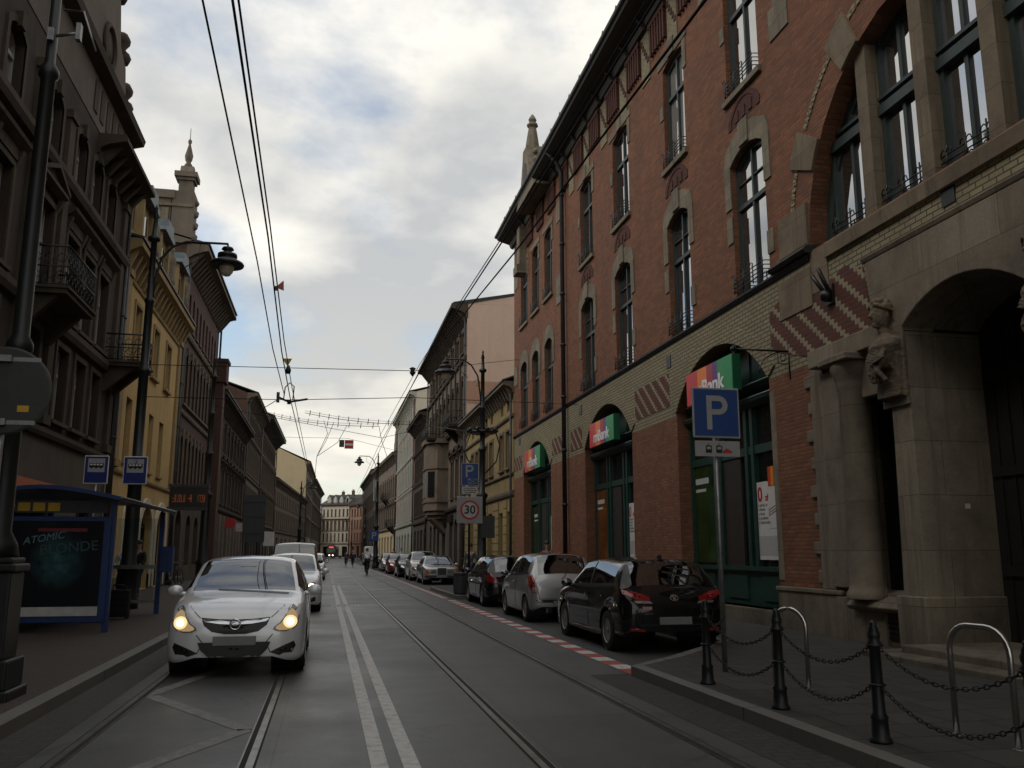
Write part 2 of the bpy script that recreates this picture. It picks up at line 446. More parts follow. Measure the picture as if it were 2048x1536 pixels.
w = bpy.data.worlds.new('World'); SC.world = w; w.use_nodes = True
nt = w.node_tree; bg = nt.nodes['Background']; bg.inputs['Strength'].default_value = .1
sky = nt.nodes.new('ShaderNodeTexSky'); sky.sky_type = 'NISHITA'; sky.sun_disc = False
SUN_EL, SUN_AZ = R(44), R(258)
sky.sun_elevation = SUN_EL; sky.sun_rotation = SUN_AZ; sky.air_density = 1.0; sky.dust_density = 1.5
co = nt.nodes.new('ShaderNodeTexCoord').outputs['Generated']
sp = nt.nodes.new('ShaderNodeSeparateXYZ'); nt.links.new(co, sp.inputs[0])
zz = math2(nt, 'ADD', math2(nt, 'MAXIMUM', sp.outputs[2], 0), .22)
cb = nt.nodes.new('ShaderNodeCombineXYZ')
nt.links.new(math2(nt, 'DIVIDE', sp.outputs[0], zz), cb.inputs[0]); nt.links.new(math2(nt, 'DIVIDE', sp.outputs[1], zz), cb.inputs[1])
mp = nt.nodes.new('ShaderNodeMapping'); mp.inputs['Location'].default_value = (7.7, 12.5, 0); nt.links.new(cb.outputs[0], mp.inputs[0])
P_ = mp.outputs[0]
dens = noise(nt, P_, 1.15, 10, .58, dist=.15)
big = noise(nt, P_, .7, 3, .5)
light = noise(nt, P_, 1.6, 7, .52, dist=.15)
mask = maprange(nt, math2(nt, 'ADD', math2(nt, 'MULTIPLY', dens, .6), math2(nt, 'MULTIPLY', big, .4)), .405, .505)
ccol = ramp_mix(nt, maprange(nt, light, .40, .60), (5.3, 5.45, 5.55), (10.2, 9.8, 8.9))
low = maprange(nt, sp.outputs[2], .30, .02)
ccol = ramp_mix(nt, math2(nt, 'MULTIPLY', low, .55), ccol, (8.2, 7.7, 6.4))
skyc = nt.nodes.new('ShaderNodeMix'); skyc.data_type = 'RGBA'; skyc.blend_type = 'MULTIPLY'; skyc.inputs[0].default_value = 1
nt.links.new(sky.outputs[0], skyc.inputs[6]); skyc.inputs[7].default_value = (2.0, 1.85, 1.65, 1)
veil = math2(nt, 'MAXIMUM', mask, .10)
nt.links.new(ramp_mix(nt, veil, skyc.outputs[2], ccol), bg.inputs['Color'])

sun_d = bpy.data.lights.new('sun', 'SUN'); sun_d.energy = .8; sun_d.angle = R(25); sun_d.color = (1, .975, .94)
sun = bpy.data.objects.new('sun', sun_d); COL.objects.link(sun)
# sky azimuth is measured from +Y towards +X: light comes from behind the camera, high
dv = Vector((math.sin(SUN_AZ)*math.cos(SUN_EL), math.cos(SUN_AZ)*math.cos(SUN_EL), math.sin(SUN_EL)))
sun.rotation_euler = dv.to_track_quat('Z', 'Y').to_euler(); sun.location = dv * 60

# ------------------------------------------------------------------ ground, road, pavements
def sheet(name, polys, z, mat):
    mb = MB()
    for p in polys: mb.face([(x, y, z) for x, y in p])
    return structure(name, mb, mat)
def rect(x0, x1, y0, y1): return [(x0,y0),(x1,y0),(x1,y1),(x0,y1)]
sheet('ground', [rect(-900, 900, -500, 1500)], -.03, M['parking'])
sheet('road', [rect(-2.75, 4.2, -25, 420)], 0, M['asphalt'])
sheet('parking_lane', [rect(4.0, 6.5, 8, 420)], .002, M['parking'])
sheet('gutter', [rect(3.32, 3.84, -25, 11.3), rect(-2.62, -2.15, -25, 60)], .003, M['setts'])
KZ = .12
EDGE_R = [(3.82,-25),(3.82,11.15),(4.75,12.1),(6.34,14.0),(6.34,28.9),(5.2,29.7),(4.25,29.9),(4.22,37.6),(6.34,39.2),(6.34,80.5),(4.25,81.5),(4.25,89),(6.34,90),(6.34,420)]
def inset(path, d):
    out = []
    for i, p in enumerate(path):
        a = Vector(path[max(i-1,0)]); b = Vector(path[min(i+1,len(path)-1)])
        t = (b-a).normalized(); n = Vector((t.y, -t.x))
        out.append((p[0]+n.x*d, p[1]+n.y*d))
    return out
def kerb_strip(name, path, d, mat):
    mb = MB(); q = inset(path, d)
    for (a, b, c, e) in zip(path, path[1:], q[1:], q):
        L = (Vector(b)-Vector(a)).length; n = max(1, min(80, int(L/1.0)))
        for k in range(n):
            f0, f1 = k/n + .004/L*.5, (k+1)/n - .004/L*.5
            P = lambda u, w, f: (u[0]+(w[0]-u[0])*f, u[1]+(w[1]-u[1])*f)
            j = rnd.uniform(-.002,.002)
            A, B, C_, D = P(a,b,f0), P(a,b,f1), P(e,c,f1), P(e,c,f0)
            mb.prism([A,B,C_,D], -.1, KZ+.003+j, 'z')
    return structure(name, mb, mat)
kerb_strip('kerb', EDGE_R, .17, M['kerb'])
kerb_strip('kerb', [(-2.6,420),(-2.6,-25)], .18, M['kerb'])
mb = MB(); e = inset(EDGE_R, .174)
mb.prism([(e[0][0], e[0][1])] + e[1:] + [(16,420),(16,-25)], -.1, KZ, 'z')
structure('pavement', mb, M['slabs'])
mb = MB(); mb.prism(rect(-13, -2.784, -25, 420), -.1, KZ, 'z')
structure('pavement', mb, M['redpave'])

for x in (-1.935, -.50, 1.60, 3.035):
    s = 1 if x in (-1.935, 1.60) else -1
    mb = MB()
    for y0, y1 in ((-25, 12), (12, 60), (60, 250)):
        mb.face([(x-.028,y0,.006),(x+.028,y0,.006),(x+.028,y1,.006),(x-.028,y1,.006)], 0)
        a, b = sorted((x+s*.029, x+s*.070))
        mb.face([(a,y0,.0052),(b,y0,.0052),(b,y1,.0052),(a,y1,.0052)], 1)
        a, b = sorted((x+s*.071, x+s*.084))
        mb.face([(a,y0,.0056),(b,y0,.0056),(b,y1,.0056),(a,y1,.0056)], 0)
        a, b = sorted((x-s*.029, x-s*.044))
        mb.face([(a,y0,.0050),(b,y0,.0050),(b,y1,.0050),(a,y1,.0050)], 1)
    structure('tram_rail', mb, [M['rail'], M['groove']])

# painted markings
def strip(pts, wd, z):
    out = []
    for a, b in zip(pts, pts[1:]):
        a, b = Vector(a), Vector(b); t = (b-a).normalized(); n = Vector((-t.y, t.x)) * wd/2
        out.append([tuple(a-n), tuple(b-n), tuple(b+n), tuple(a+n)])
    return out
polys = strip([(.43,-20),(.43,6.9),(.335,43.6)], .125, 0) + strip([(.66,-20),(.66,6.9),(.545,43.6)], .125, 0)
for k in range(26):
    y = 46 + k*1.6*(1+k*.03)
    polys.append(rect(.26, .40, y, y+.55))
    if k > 12: polys.append(rect(.58, .70, y, y+.55))
polys.append(rect(.08,.84,41.55,41.75))
for k in range(9): polys.append(rect(.16+k*.095, .22+k*.095, 27.05, 27.45))
sheet('road_markings', polys, .0038, M['white_line'])
z1 = strip([(-.95,14.4),(-1.85,10.7),(-.64,8.5),(-1.85,6.0),(-.64,3.6)], .16, 0) + strip([(-1.85,17.6),(-.95,14.4)], .14, 0)
sheet('road_markings', z1, .0034, M['faint_line'])
sheet('road_markings', [rect(3.845,4.12,11.25,29.6), rect(3.845,4.05,30.4,110)], .0042, M['red_line'])
polys = []
for k in range(20): polys.append(rect(3.85,4.115,11.75+k*.9,12.2+k*.9))
for k in range(85): polys.append(rect(3.85,4.045,30.8+k*.9,31.25+k*.9))
sheet('road_markings', polys, .0075, M['white_line'])
# ------------------------------------------------------------------ facade kit
# local frame of a building: x along the facade, y out of the wall (towards the street), z up
def building(name, label, P0, P1, cat='building', group=None):
    a = math.atan2(P1[1]-P0[1], P1[0]-P0[0])
    return thing(name, label, cat, (P0[0], P0[1], 0), a, group)

def arc_pts(ua, ub, zb, rise, n=14):
    """from (ua, spring) over the crown to (ub, spring)"""
    hw = (ub-ua)/2; c = (ua+ub)/2; zs = zb - rise; out = []
    if rise < hw*.9:
        r = (hw*hw + rise*rise)/(2*rise); th = math.asin(min(1, hw/r))
        for i in range(n+1):
            t = -th + 2*th*i/n; out.append((c + r*math.sin(t), zs - (r-rise) + r*math.cos(t)))
    else:
        for i in range(n+1):
            t = PI - PI*i/n; out.append((c + hw*math.cos(t), zs + rise*math.sin(t)))
    return out

def outline(ua, ub, za, zb, rise=0, n=14):
    if rise <= 0: return [(ua,za),(ua,zb),(ub,zb),(ub,za)]
    return [(ua,za)] + arc_pts(ua,ub,zb,rise,n) + [(ub,za)]

def wall(mb, u0, u1, z0, z1, ops, mat=0, depth=.25, d=0., zcuts=(), ucuts=(), rmat=None, sill=True):
    """front skin with real openings and their reveals. ops: (ua, ub, za, zb, rise[, depth])"""
    mf = mat if callable(mat) else (lambda u, z: mat)
    us = sorted({u0, u1, *[q for o in ops for q in o[:2]], *ucuts}); zs = sorted({z0, z1, *[q for o in ops for q in o[2:4]], *zcuts})
    us = [q for q in us if u0-1e-6 <= q <= u1+1e-6]; zs = [q for q in zs if z0-1e-6 <= q <= z1+1e-6]
    for a, b in zip(us, us[1:]):
        for c, e in zip(zs, zs[1:]):
            mu, mz = (a+b)/2, (c+e)/2
            if any(o[0] < mu < o[1] and o[2] < mz < o[3] for o in ops): continue
            mb.face([(a,d,c),(b,d,c),(b,d,e),(a,d,e)], mf(mu, mz))
    for o in ops:
        ua, ub, za, zb = o[:4]; rise = o[4] if len(o) > 4 else 0; dp = o[5] if len(o) > 5 else depth
        rm = mf((ua+ub)/2, (za+zb)/2) if rmat is None else rmat
        ol = outline(ua, ub, za, zb, rise)
        for p, q in zip(ol, ol[1:]): mb.face([(p[0],d,p[1]),(q[0],d,q[1]),(q[0],d-dp,q[1]),(p[0],d-dp,p[1])], rm)
        if sill: mb.face([(ua,d,za),(ub,d,za),(ub,d-dp,za),(ua,d-dp,za)], rm)
        if rise > 0:
            ar = arc_pts(ua, ub, zb, rise)
            for p, q in zip(ar, ar[1:]):
                if zb - min(p[1], q[1]) < 1e-5: continue
                mb.face([(p[0],d,p[1]),(q[0],d,q[1]),(q[0],d,zb),(p[0],d,zb)], mf((ua+ub)/2, zb-.01))

def shell(mb, u0, u1, z0, z1, depth, mat=0, front=0.):
    """blank side and back walls behind a facade"""
    mb.face([(u0,front,z0),(u0,front-depth,z0),(u0,front-depth,z1),(u0,front,z1)], mat)
    mb.face([(u1,front,z0),(u1,front-depth,z0),(u1,front-depth,z1),(u1,front,z1)], mat)
    mb.face([(u0,front-depth,z0),(u1,front-depth,z0),(u1,front-depth,z1),(u0,front-depth,z1)], mat)

def bar(mb, u0, u1, z0, z1, d0, d1, m=0): mb.box(u0, u1, d0, d1, z0, z1, m)

def moulding(mb, u0, u1, prof, m=0):
    """profile of (d, z) points extruded along x, closed back to the wall"""
    mb.prism(prof, u0, u1, 'x', m)

def cornice_prof(z, h, dp):
    return [(-.06,z),(.05,z),(.07,z+h*.25),(dp*.35,z+h*.45),(dp*.8,z+h*.62),(dp,z+h*.66),(dp,z+h*.86),(dp*.95,z+h),(-.06,z+h)]

_win = {}
def window(root, ua, ub, za, zb, rise=0, dp=.2, frame='win_white', style='T', glass='glass', fw=.07, trans=.66, bars=0, sur=None, surmat=None, open_=False):
    """one casement window set back in its opening: frame > pane (+ surround)"""
    W, H = ub-ua, zb-za
    key = (round(W,3), round(H,3), rise, frame, style, glass, fw, trans, bars, str(sur), surmat, dp)
    if key not in _win:
        f = MB(); ol = outline(0, W, 0, H, rise); cx, cz = W/2, H/2
        il = [(cx+(p[0]-cx)*(1-2*fw/W), cz+(p[1]-cz)*(1-2*fw/H)) for p in ol]
        n = len(ol)
        for i in range(n):
            j = (i+1) % n
            a, b, c, e = ol[i], ol[j], il[j], il[i]
            f.face([(a[0],0,a[1]),(b[0],0,b[1]),(c[0],0,c[1]),(e[0],0,e[1])])
            f.face([(e[0],0,e[1]),(c[0],0,c[1]),(c[0],-.06,c[1]),(e[0],-.06,e[1])])
        zt = H*trans if style in ('T','X') else None
        zspring = H - rise
        if style in ('T','X','I'):
            f.box(W/2-.035, W/2+.035, -.05, .012, fw*.6, (H if rise <= 0 else H-.02) - fw*.6)
        if zt: f.box(fw*.6, W-fw*.6, -.05, .02, zt-.05, zt+.05)
        if bars:
            for s0, s1 in ((fw, W/2), (W/2, W-fw)):
                if zt:
                    f.box(s0, s1, -.045, -.004, (zt+H)/2-.015-rise*.3, (zt+H)/2+.015-rise*.3)
                if bars > 1:
                    for q in range(1, bars):
                        z_ = fw + (zt or H)*q/bars; f.box(s0, s1, -.045, -.004, z_-.015, z_+.015)
        p = MB(); p.face([(q[0],-.045,q[1]) for q in il])
        meshes = [f.mesh('window', M[frame]), p.mesh('pane', M[glass]), None]
        if sur:
            s = MB(); sur(s, W, H, rise, dp); meshes[2] = s.mesh('surround', M[surmat])
        _win[key] = meshes
    f, p, s = _win[key]
    o = link('window', f, root, (ua, -dp, za)); q = link('pane', p, o); q.rotation_euler = (rnd.uniform(-.006,.006), 0, rnd.uniform(-.008,.008))
    if s: link('surround', s, o, (0, dp, 0))
    return o

def sur_flat(s, W, H, rise, dp):
    t = .14
    s.box(-t, 0, -.01, .05, -.02, H+t); s.box(W, W+t, -.01, .05, -.02, H+t); s.box(0, W, -.01, .05, H, H+t)
    s.box(-t-.06, W+t+.06, -dp, .14, -.12, -.02)
def sur_hood(s, W, H, rise, dp):
    sur_flat(s, W, H, rise, dp)
    s.box(-.2, W+.2, -.01, .08, H+.15, H+.42)
    moulding(s, -.34, W+.34, [(-.01,H+.42),(.10,H+.42),(.26,H+.54),(.28,H+.62),(-.01,H+.70)])
    for u in (-.22, W+.08): s.prism([(.05,H+.02),(.18,H+.40),(.05,H+.42)], u, u+.14, 'x')
    s.box(-.1, W+.1, -.01, .07, -.5, -.14)
def sur_ped(s, W, H, rise, dp):
    sur_flat(s, W, H, rise, dp)
    moulding(s, -.3, W+.3, [(-.01,H+.3),(.08,H+.3),(.24,H+.40),(.24,H+.48),(-.01,H+.48)])
    s.prism([(-.34,H+.48),(W+.34,H+.48),(W/2,H+.48+W*.32)], -.01, .12, 'y')
    for q in (-1, 1):
        a, b = W/2, W/2 + q*(W/2+.36)
        s.prism([(a,H+.46+W*.33),(b,H+.46),(b,H+.58),(a,H+.58+W*.33)], -.01, .26, 'y')
    for u in (-.2, W+.06): s.prism([(.05,H-.05),(.2,H+.30),(.05,H+.30)], u, u+.14, 'x')
def sur_arch(s, W, H, rise, dp):
    t = .15
    o1 = outline(-t, W+t, -.02, H+t, rise+t*.3); o2 = outline(0, W, -.02, H, rise)
    for a, b, c, e in zip(o1, o1[1:], o2[1:], o2):
        s.face([(a[0],.05,a[1]),(b[0],.05,b[1]),(c[0],.05,c[1]),(e[0],.05,e[1])])
        s.face([(a[0],.05,a[1]),(b[0],.05,b[1]),(b[0],-.01,b[1]),(a[0],-.01,a[1])])
    s.box(W/2-.13, W/2+.13, -.01, .13, H-.06, H+t+.14)
    s.box(-t-.05, W+t+.05, -dp, .13, -.12, -.02)
def sur_sill(s, W, H, rise, dp):
    s.box(-.1, W+.1, -dp, .1, -.1, -.01)
SUR = dict(flat=sur_flat, hood=sur_hood, ped=sur_ped, arch=sur_arch, sill=sur_sill, none=None)

def gable_roof(root, u0, u1, z, eave, depth, rise, mat, wallmat=None, ends=True):
    r = MB(); t = .08
    r.prism([(eave,z),(-depth/2,z+rise),(-depth,z),(-depth,z-t),(-depth/2,z+rise-t),(eave,z-t)], u0, u1, 'x')
    o = r.build('roof', M[mat], root)
    return o
def gable_ends(mb, us, z, depth, rise, mat=0):
    for u in us: mb.face([(u,0,z-.01),(u,-depth/2,z+rise-.09),(u,-depth,z-.01)], mat)

def chimney(root, u, d, z0, z1, w=.7, mat='chimney'):
    c = MB(); c.box(u-w/2,u+w/2,d-.3,d+.3,z0,z1); c.box(u-w/2-.06,u+w/2+.06,d-.36,d+.36,z1-.25,z1-.1)
    for k in (-.18,.18): c.lathe([(.1,z1),(.1,z1+.35),(.13,z1+.4)], (u+k,d,0), 8)
    c.build('chimney', M[mat], root)

def balcony(root, u0, u1, z, out, rail=.9, railmat='iron', slabmat='stone_dk', curl=True):
    b = MB()
    b.box(u0, u1, 0.003, out, z-.16, z); b.box(u0-.05,u1+.05,.003,out+.05,z-.05,z+.012)
    for u in (u0+.15, u1-.35):
        b.prism([(.003,z-.95),(.12,z-.9),(out*.75,z-.2),(out*.75,z-.16),(.003,z-.16)], u, u+.2, 'x')
    o = b.build('balcony', M[slabmat], root)
    r = MB()
    P = [(u0+.03,.02),(u0+.03,out-.03),(u1-.03,out-.03),(u1-.03,.02)]
    for h in (.06, rail*.5, rail):
        r.tube([(p[0],p[1],z+h) for p in P], .018 if h < rail else .026, 5)
    for a, c in zip(P, P[1:]):
        L = math.hypot(c[0]-a[0], c[1]-a[1]); n = max(2, int(L/.13))
        for k in range(n+1):
            x, y = a[0]+(c[0]-a[0])*k/n, a[1]+(c[1]-a[1])*k/n
            r.tube([(x,y,z),(x,y,z+rail)], .009, 4)
        if curl:
            for k in range(n//2):
                f = (k*2+1)/n
                x, y = a[0]+(c[0]-a[0])*f, a[1]+(c[1]-a[1])*f
                tx, ty = (c[0]-a[0])/L, (c[1]-a[1])/L
                r.tube([(x+tx*.1*math.cos(t),y+ty*.1*math.cos(t),z+rail*.72+.1*math.sin(t)) for t in [i*PI/4 for i in range(8)]], .01, 4, closed=True)
                r.tube([(x+tx*.1*math.cos(t),y+ty*.1*math.cos(t),z+rail*.28+.1*math.sin(t)) for t in [i*PI/4 for i in range(8)]], .01, 4, closed=True)
    r.build('railing', M[railmat], o)
    return o

def downpipe(root, u, d, z0, z1, mat='roof'):
    p = MB(); p.tube([(u,d,z0),(u,d,z1)], .06, 8)
    for k in range(int((z1-z0)/2)): p.lathe([(.08,0),(.08,.06)], (u,d,z0+k*2+1), 8)
    return p.build('downpipe', M[mat], root)

def ground_bay(root, ua, ub, za, zb, rise, kind, frame='wood_dk', glass='shopglass', dp=.25):
    """door or shop window of a ground floor"""
    W = ub-ua; f = MB(); ol = outline(ua, ub, za, zb, rise)
    cx, cz = (ua+ub)/2, (za+zb)/2
    if kind == 'door':
        d = MB(); zt = za + min(2.3, (zb-za)*.72)
        d.box(ua, cx-.006, -dp-.05, -dp, za, zt); d.box(cx+.006, ub, -dp-.05, -dp, za, zt)
        for s in (ua+W*.08, cx+W*.05):
            for z0, z1 in ((.12,.4),(.47,.92)):
                d.box(s, s+W*.37, -dp-.01, -dp+.025, za+(zt-za)*z0, za+(zt-za)*z1)
        o = d.build('door', M[frame], root)
        h = MB(); h.ball((cx+.08,-dp+.05,za+1.05), .04, 6); h.build('handle', M['chrome'], o)
        f.box(ua, ub, -dp-.04, -dp+.05, zt, zt+.1)
        p = MB(); p.prism([(q[0],q[1]) for q in outline(ua,ub,zt+.1,zb,rise)], -dp-.04, -dp-.02, 'y')
        g = f.build('fanlight', M[frame], root); p.build('pane', M[glass], g)
    else:
        f.box(ua, ub, -dp-.06, -dp+.03, za, za+.5)
        f.box(ua+.05, ub-.05, -dp, -dp+.05, za+.08, za+.42)
        n = max(1, round(W/1.1))
        for k in range(n+1): u = ua + (W-.09)*k/n; f.box(u, u+.09, -dp-.06, -dp+.03, za+.5, zb-rise*.5)
        f.box(ua, ub, -dp-.06, -dp+.04, za+(zb-za)*.74, za+(zb-za)*.74+.09)
        o = f.build('shop_window', M[frame], root)
        p = MB(); p.prism(outline(ua,ub,za+.45,zb,rise), -dp-.05, -dp-.03, 'y'); p.build('pane', M[glass], o)
    return o

def town_house(root, L, H, wm, rows, ground, dm='stone_dk', depth=9, gh=4.2, cor=(.55,.6), frame='win_white', roofm='roof', rise=2.2,
               bands=(), base='stone_dk', basez=.7, dp=.22, brackets=True, cor_u=None,  sidemat=None, eave_m=None, gmat=None, roof=True, pil=(), glass='glass'):
    """a street house. rows: (za, zb, width, rise, style, [centres]); ground: (ua, ub, za, zb, rise, kind)"""
    ops = []
    for za, zb, wd, ri, st, cs in rows:
        for c in cs: ops.append((c-wd/2, c+wd/2, za, zb, ri))
    gops = [tuple(g[:5]) + (.3,) for g in ground]
    w_ = MB()
    mats = [M[wm], M[gmat or wm], M[sidemat or wm]]
    wall(w_, 0, L, KZ-.2, H, ops+gops, lambda u, z: 1 if z < gh else 0, dp, 0, zcuts=(gh,))
    shell(w_, 0, L, KZ-.2, H, depth, 2)
    gable_ends(w_, (0, L), H, depth, rise, 2)
    w_.build('wall', mats, root)
    # recess backs so nothing shows daylight
    for za, zb, wd, ri, st, cs in rows:
        for c in cs: window(root, c-wd/2, c+wd/2, za, zb, ri, dp-.03, frame, 'T', sur=SUR[st], surmat=dm, glass=glass if rnd.random() < .62 else 'glass_curtain')
    for g in ground: ground_bay(root, *g)
    c = MB()
    ca, ce = cor_u or (-.02, L+.02)
    moulding(c, ca, ce, cornice_prof(H-cor[1], cor[1], cor[0]))
    if brackets:
        n = max(2, int((ce-ca)/.62))
        for k in range(n):
            u = ca + (k+.5)*(ce-ca)/n
            c.prism([(.03,H-cor[1]-.28),(.1,H-cor[1]-.26),(cor[0]*.72,H-cor[1]*.42),(.03,H-cor[1]*.42)], u-.09, u+.09, 'x')
    c.build('cornice', M[eave_m or dm], root)
    if bands:
        b = MB()
        for z, h, d in bands: b.mark(); moulding(b, 0, L, [(-.01,z),(d*.7,z+.02),(d,z+h*.5),(d,z+h),(-.01,z+h+.03)])
        b.build('string_course', M[dm], root)
    if base:
        b = MB(); x = 0; cuts = sorted((g[0], g[1]) for g in ground if g[2] < basez)
        for a, e in cuts + [(L, L)]:
            if a - x > .05: b.mark(); b.box(x, a, -.02, .06, KZ-.1, basez)
            x = e
        b.build('plinth', M[base], root)
    if pil:
        b = MB()
        for u, wd, z0, z1 in pil:
            b.mark(); b.box(u-wd/2, u+wd/2, -.01, .1, z0, z1); b.box(u-wd/2-.06, u+wd/2+.06, -.01, .16, z1-.22, z1); b.box(u-wd/2-.06, u+wd/2+.06, -.01, .16, z0, z0+.25)
        b.build('pilasters', M[dm], root)
    for u in (.16, L-.16):
        if L < 60: downpipe(root, u, .13, KZ, H-cor[1])
    if roof: gable_roof(root, -.05, L+.05, H+.06, cor[0]+.05, depth+.2, rise, roofm)
# ------------------------------------------------------------------ facade materials
M['brick_red'] = brick('red brick', (.34,.130,.058), (.19,.070,.035), (.145,.095,.066), .25, .075, .45, .014, varied=.5)
M['brick_cream'] = brick('cream glazed brick', (.36,.31,.19), (.29,.25,.15), (.07,.06,.045), .26, .09, .35, .014, dirtc=(.10,.085,.06))
M['brick_diag'] = brick('red brick with slanting cream headers', (.16,.052,.036), (.12,.045,.032), (.07,.05,.04), .25, .09, .25, .012, diag=(-.105, .56, .15, (.36,.32,.21)))
M['brick_dark'] = brick('dark glazed red brick', (.13,.045,.03), (.10,.035,.026), (.05,.03,.025), .25, .075, .2)
M['stone'] = ashlar('grey sandstone', (.235,.200,.145), (.06,.05,.042), .6, .7, .36)
M['stone_warm'] = ashlar('brown sandstone', (.22,.172,.118), (.06,.048,.038), .6, 1.1, .6)
M['stone_dk'] = plaster('sooty stone trim', (.105,.088,.068), (.025,.022,.019), .7, .9)
M['stone_portal'] = ashlar('streaked portal stone', (.245,.206,.152), (.085,.070,.056), .75, 1.6, .78)
M['flashing'] = plain('dark metal flashing', (.03,.028,.028), .6, .3, .4, 8)
M['chimney'] = brick('chimney brick', (.14,.07,.045), (.10,.05,.035), (.06,.05,.04))
M['soot'] = plaster('soot black render', (.062,.048,.037), (.018,.015,.013), .7, .9)
M['soot_stone'] = plaster('soot darkened stone', (.085,.065,.048), (.022,.018,.015), .7, .9)
M['soot_base'] = plaster('grey brown ground floor render', (.105,.09,.075), (.05,.042,.036), .6, .9)
M['ochre'] = plaster('ochre plaster', (.54,.37,.16), (.15,.10,.05), .35, .9)
M['ochre_trim'] = plaster('pale ochre trim', (.33,.24,.12), (.12,.09,.05), .5, .9)
M['brown_red'] = brick('brown red brick facade', (.135,.066,.048), (.105,.052,.04), (.075,.052,.043), .25, .075, .5)
M['dkbrown'] = plaster('weathered brown render', (.10,.082,.066), (.028,.024,.021), .75, .9)
M['greybrown'] = plaster('grey brown render', (.20,.165,.13), (.06,.05,.042), .6, .9)
M['cream'] = plaster('cream plaster', (.52,.42,.26), (.30,.24,.15), .3, .9)
M['pale'] = plaster('pale plaster', (.60,.54,.43), (.36,.31,.24), .3, .9)
M['palegreen'] = plaster('pale green plaster', (.40,.40,.335), (.16,.155,.125), .45, .9)
M['pink'] = plaster('pink plaster', (.42,.20,.16), (.2,.1,.08), .4, .9)
M['salmon'] = plaster('salmon gable render', (.60,.43,.33), (.36,.25,.19), .4, .95)
M['salmon_dk'] = plaster('salmon patched band', (.42,.24,.16), (.3,.18,.13), .4, .95)
M['dull_yellow'] = plaster('dirty yellow plaster', (.31,.23,.105), (.10,.08,.045), .6, .9)
M['brownstone'] = plaster('brown grey stone facade', (.17,.135,.10), (.05,.042,.034), .65, .9)
M['orange_br'] = brick('orange brick', (.36,.11,.06), (.28,.09,.05), (.2,.12,.09), .25, .08, .25)
M['gate_dark'] = plain('dark wooden gate', (.010,.008,.006), .7, 0, .4, 6)

# ------------------------------------------------------------------ red brick bank building on the right
Xb = 8.6
bank = building('brick_building', 'long red brick bank building with cream brick arches and a carved stone portal', (Xb,0), (Xb,1))
U0, U1 = -12.0, 41.45
SHOPS = [(16.15,21.05),(24.5,29.4),(34.3,39.35)]
WINS = [(15.85,17.38),(19.80,21.22),(24.2,25.72),(28.05,29.58)]
TRI = [(33.82,35.15),(36.2,37.5),(38.5,39.9)]
ops = [(a,b,.42,6.2,1.2,.40) for a, b in SHOPS]
for a, b in WINS: ops += [(a,b,7.0,10.28,.24,.16),(a,b,11.68,14.72,.12,.16)]
for a, b in TRI: ops += [(a,b,7.15,10.2,.25,.15),(a,b,12.0,14.95,.15,.15)]
ops.append((7.8,14.3,7.04,10.45,3.25,.5))
ops.append((8.7,11.4,KZ,5.35,.45,.9))
ops.append((11.82,13.38,.9,4.0,0,.55))
b = MB()
def bm(u, z):
    if z < .85 and u > 11: return 2
    if u > 11.3 and u < 14.1 and z < 5.0: return 2
    if u < 11.3 and z < 6.3: return 2
    if z < 4.95: return 0
    if z < 7.0: return 1
    return 0
wall(b, U0, U1, KZ-.2, 17.0, ops, bm, .28, 0, zcuts=(.85,4.95,5.0,6.3,7.0), ucuts=(11.0,11.3,14.1), rmat=None)
shell(b, U0, U1, KZ-.2, 17.0, 11, 0)
b.build('wall', [M['brick_red'], M['brick_cream'], M['stone_portal']], bank)

# patterned spandrel panels, a few mm proud of the cream brick
b = MB()
for u0, u1, z0, z1 in ((21.5,24.15,5.27,6.15),(29.75,31.2,5.15,5.9),(32.3,34.0,5.3,5.95),(39.7,41.4,5.3,5.95)):
    b.mark(); b.box(u0, u1, -.01, .012, z0, z1)
b.mark(); b.prism([(12.55,5.1),(14.2,4.98),(15.3,5.3),(15.95,5.55),(15.95,6.3),(15.5,6.45),(14.4,6.15),(13.2,6.42),(12.7,6.2)], -.01, .014, 'y')
b.build('patterned_panel', M['brick_diag'], bank)

# rings of brick round the shop arches
b = MB()
for a, e in SHOPS:
    b.mark(); o1, o2 = arc_pts(a-.28, e+.28, 6.56, 1.36, 22), arc_pts(a, e, 6.2, 1.2, 22)
    for p, q, r_, s in zip(o1, o1[1:], o2[1:], o2):
        b.face([(p[0],.035,p[1]),(q[0],.035,q[1]),(r_[0],.035,r_[1]),(s[0],.035,s[1])])
        b.face([(p[0],.035,p[1]),(q[0],.035,q[1]),(q[0],-.01,q[1]),(p[0],-.01,p[1])])
        b.face([(s[0],.035,s[1]),(r_[0],.035,r_[1]),(r_[0],-.01,r_[1]),(s[0],-.01,s[1])])
b.build('arch_ring', M['brick_cream'], bank)

# sill band and flashing at first-floor level
b = MB()
moulding(b, 14.35, U1, [(-.01,6.86),(.03,6.88),(.08,6.95),(.08,6.99),(-.01,7.02)])
b.build('string_course', M['flashing'], bank)

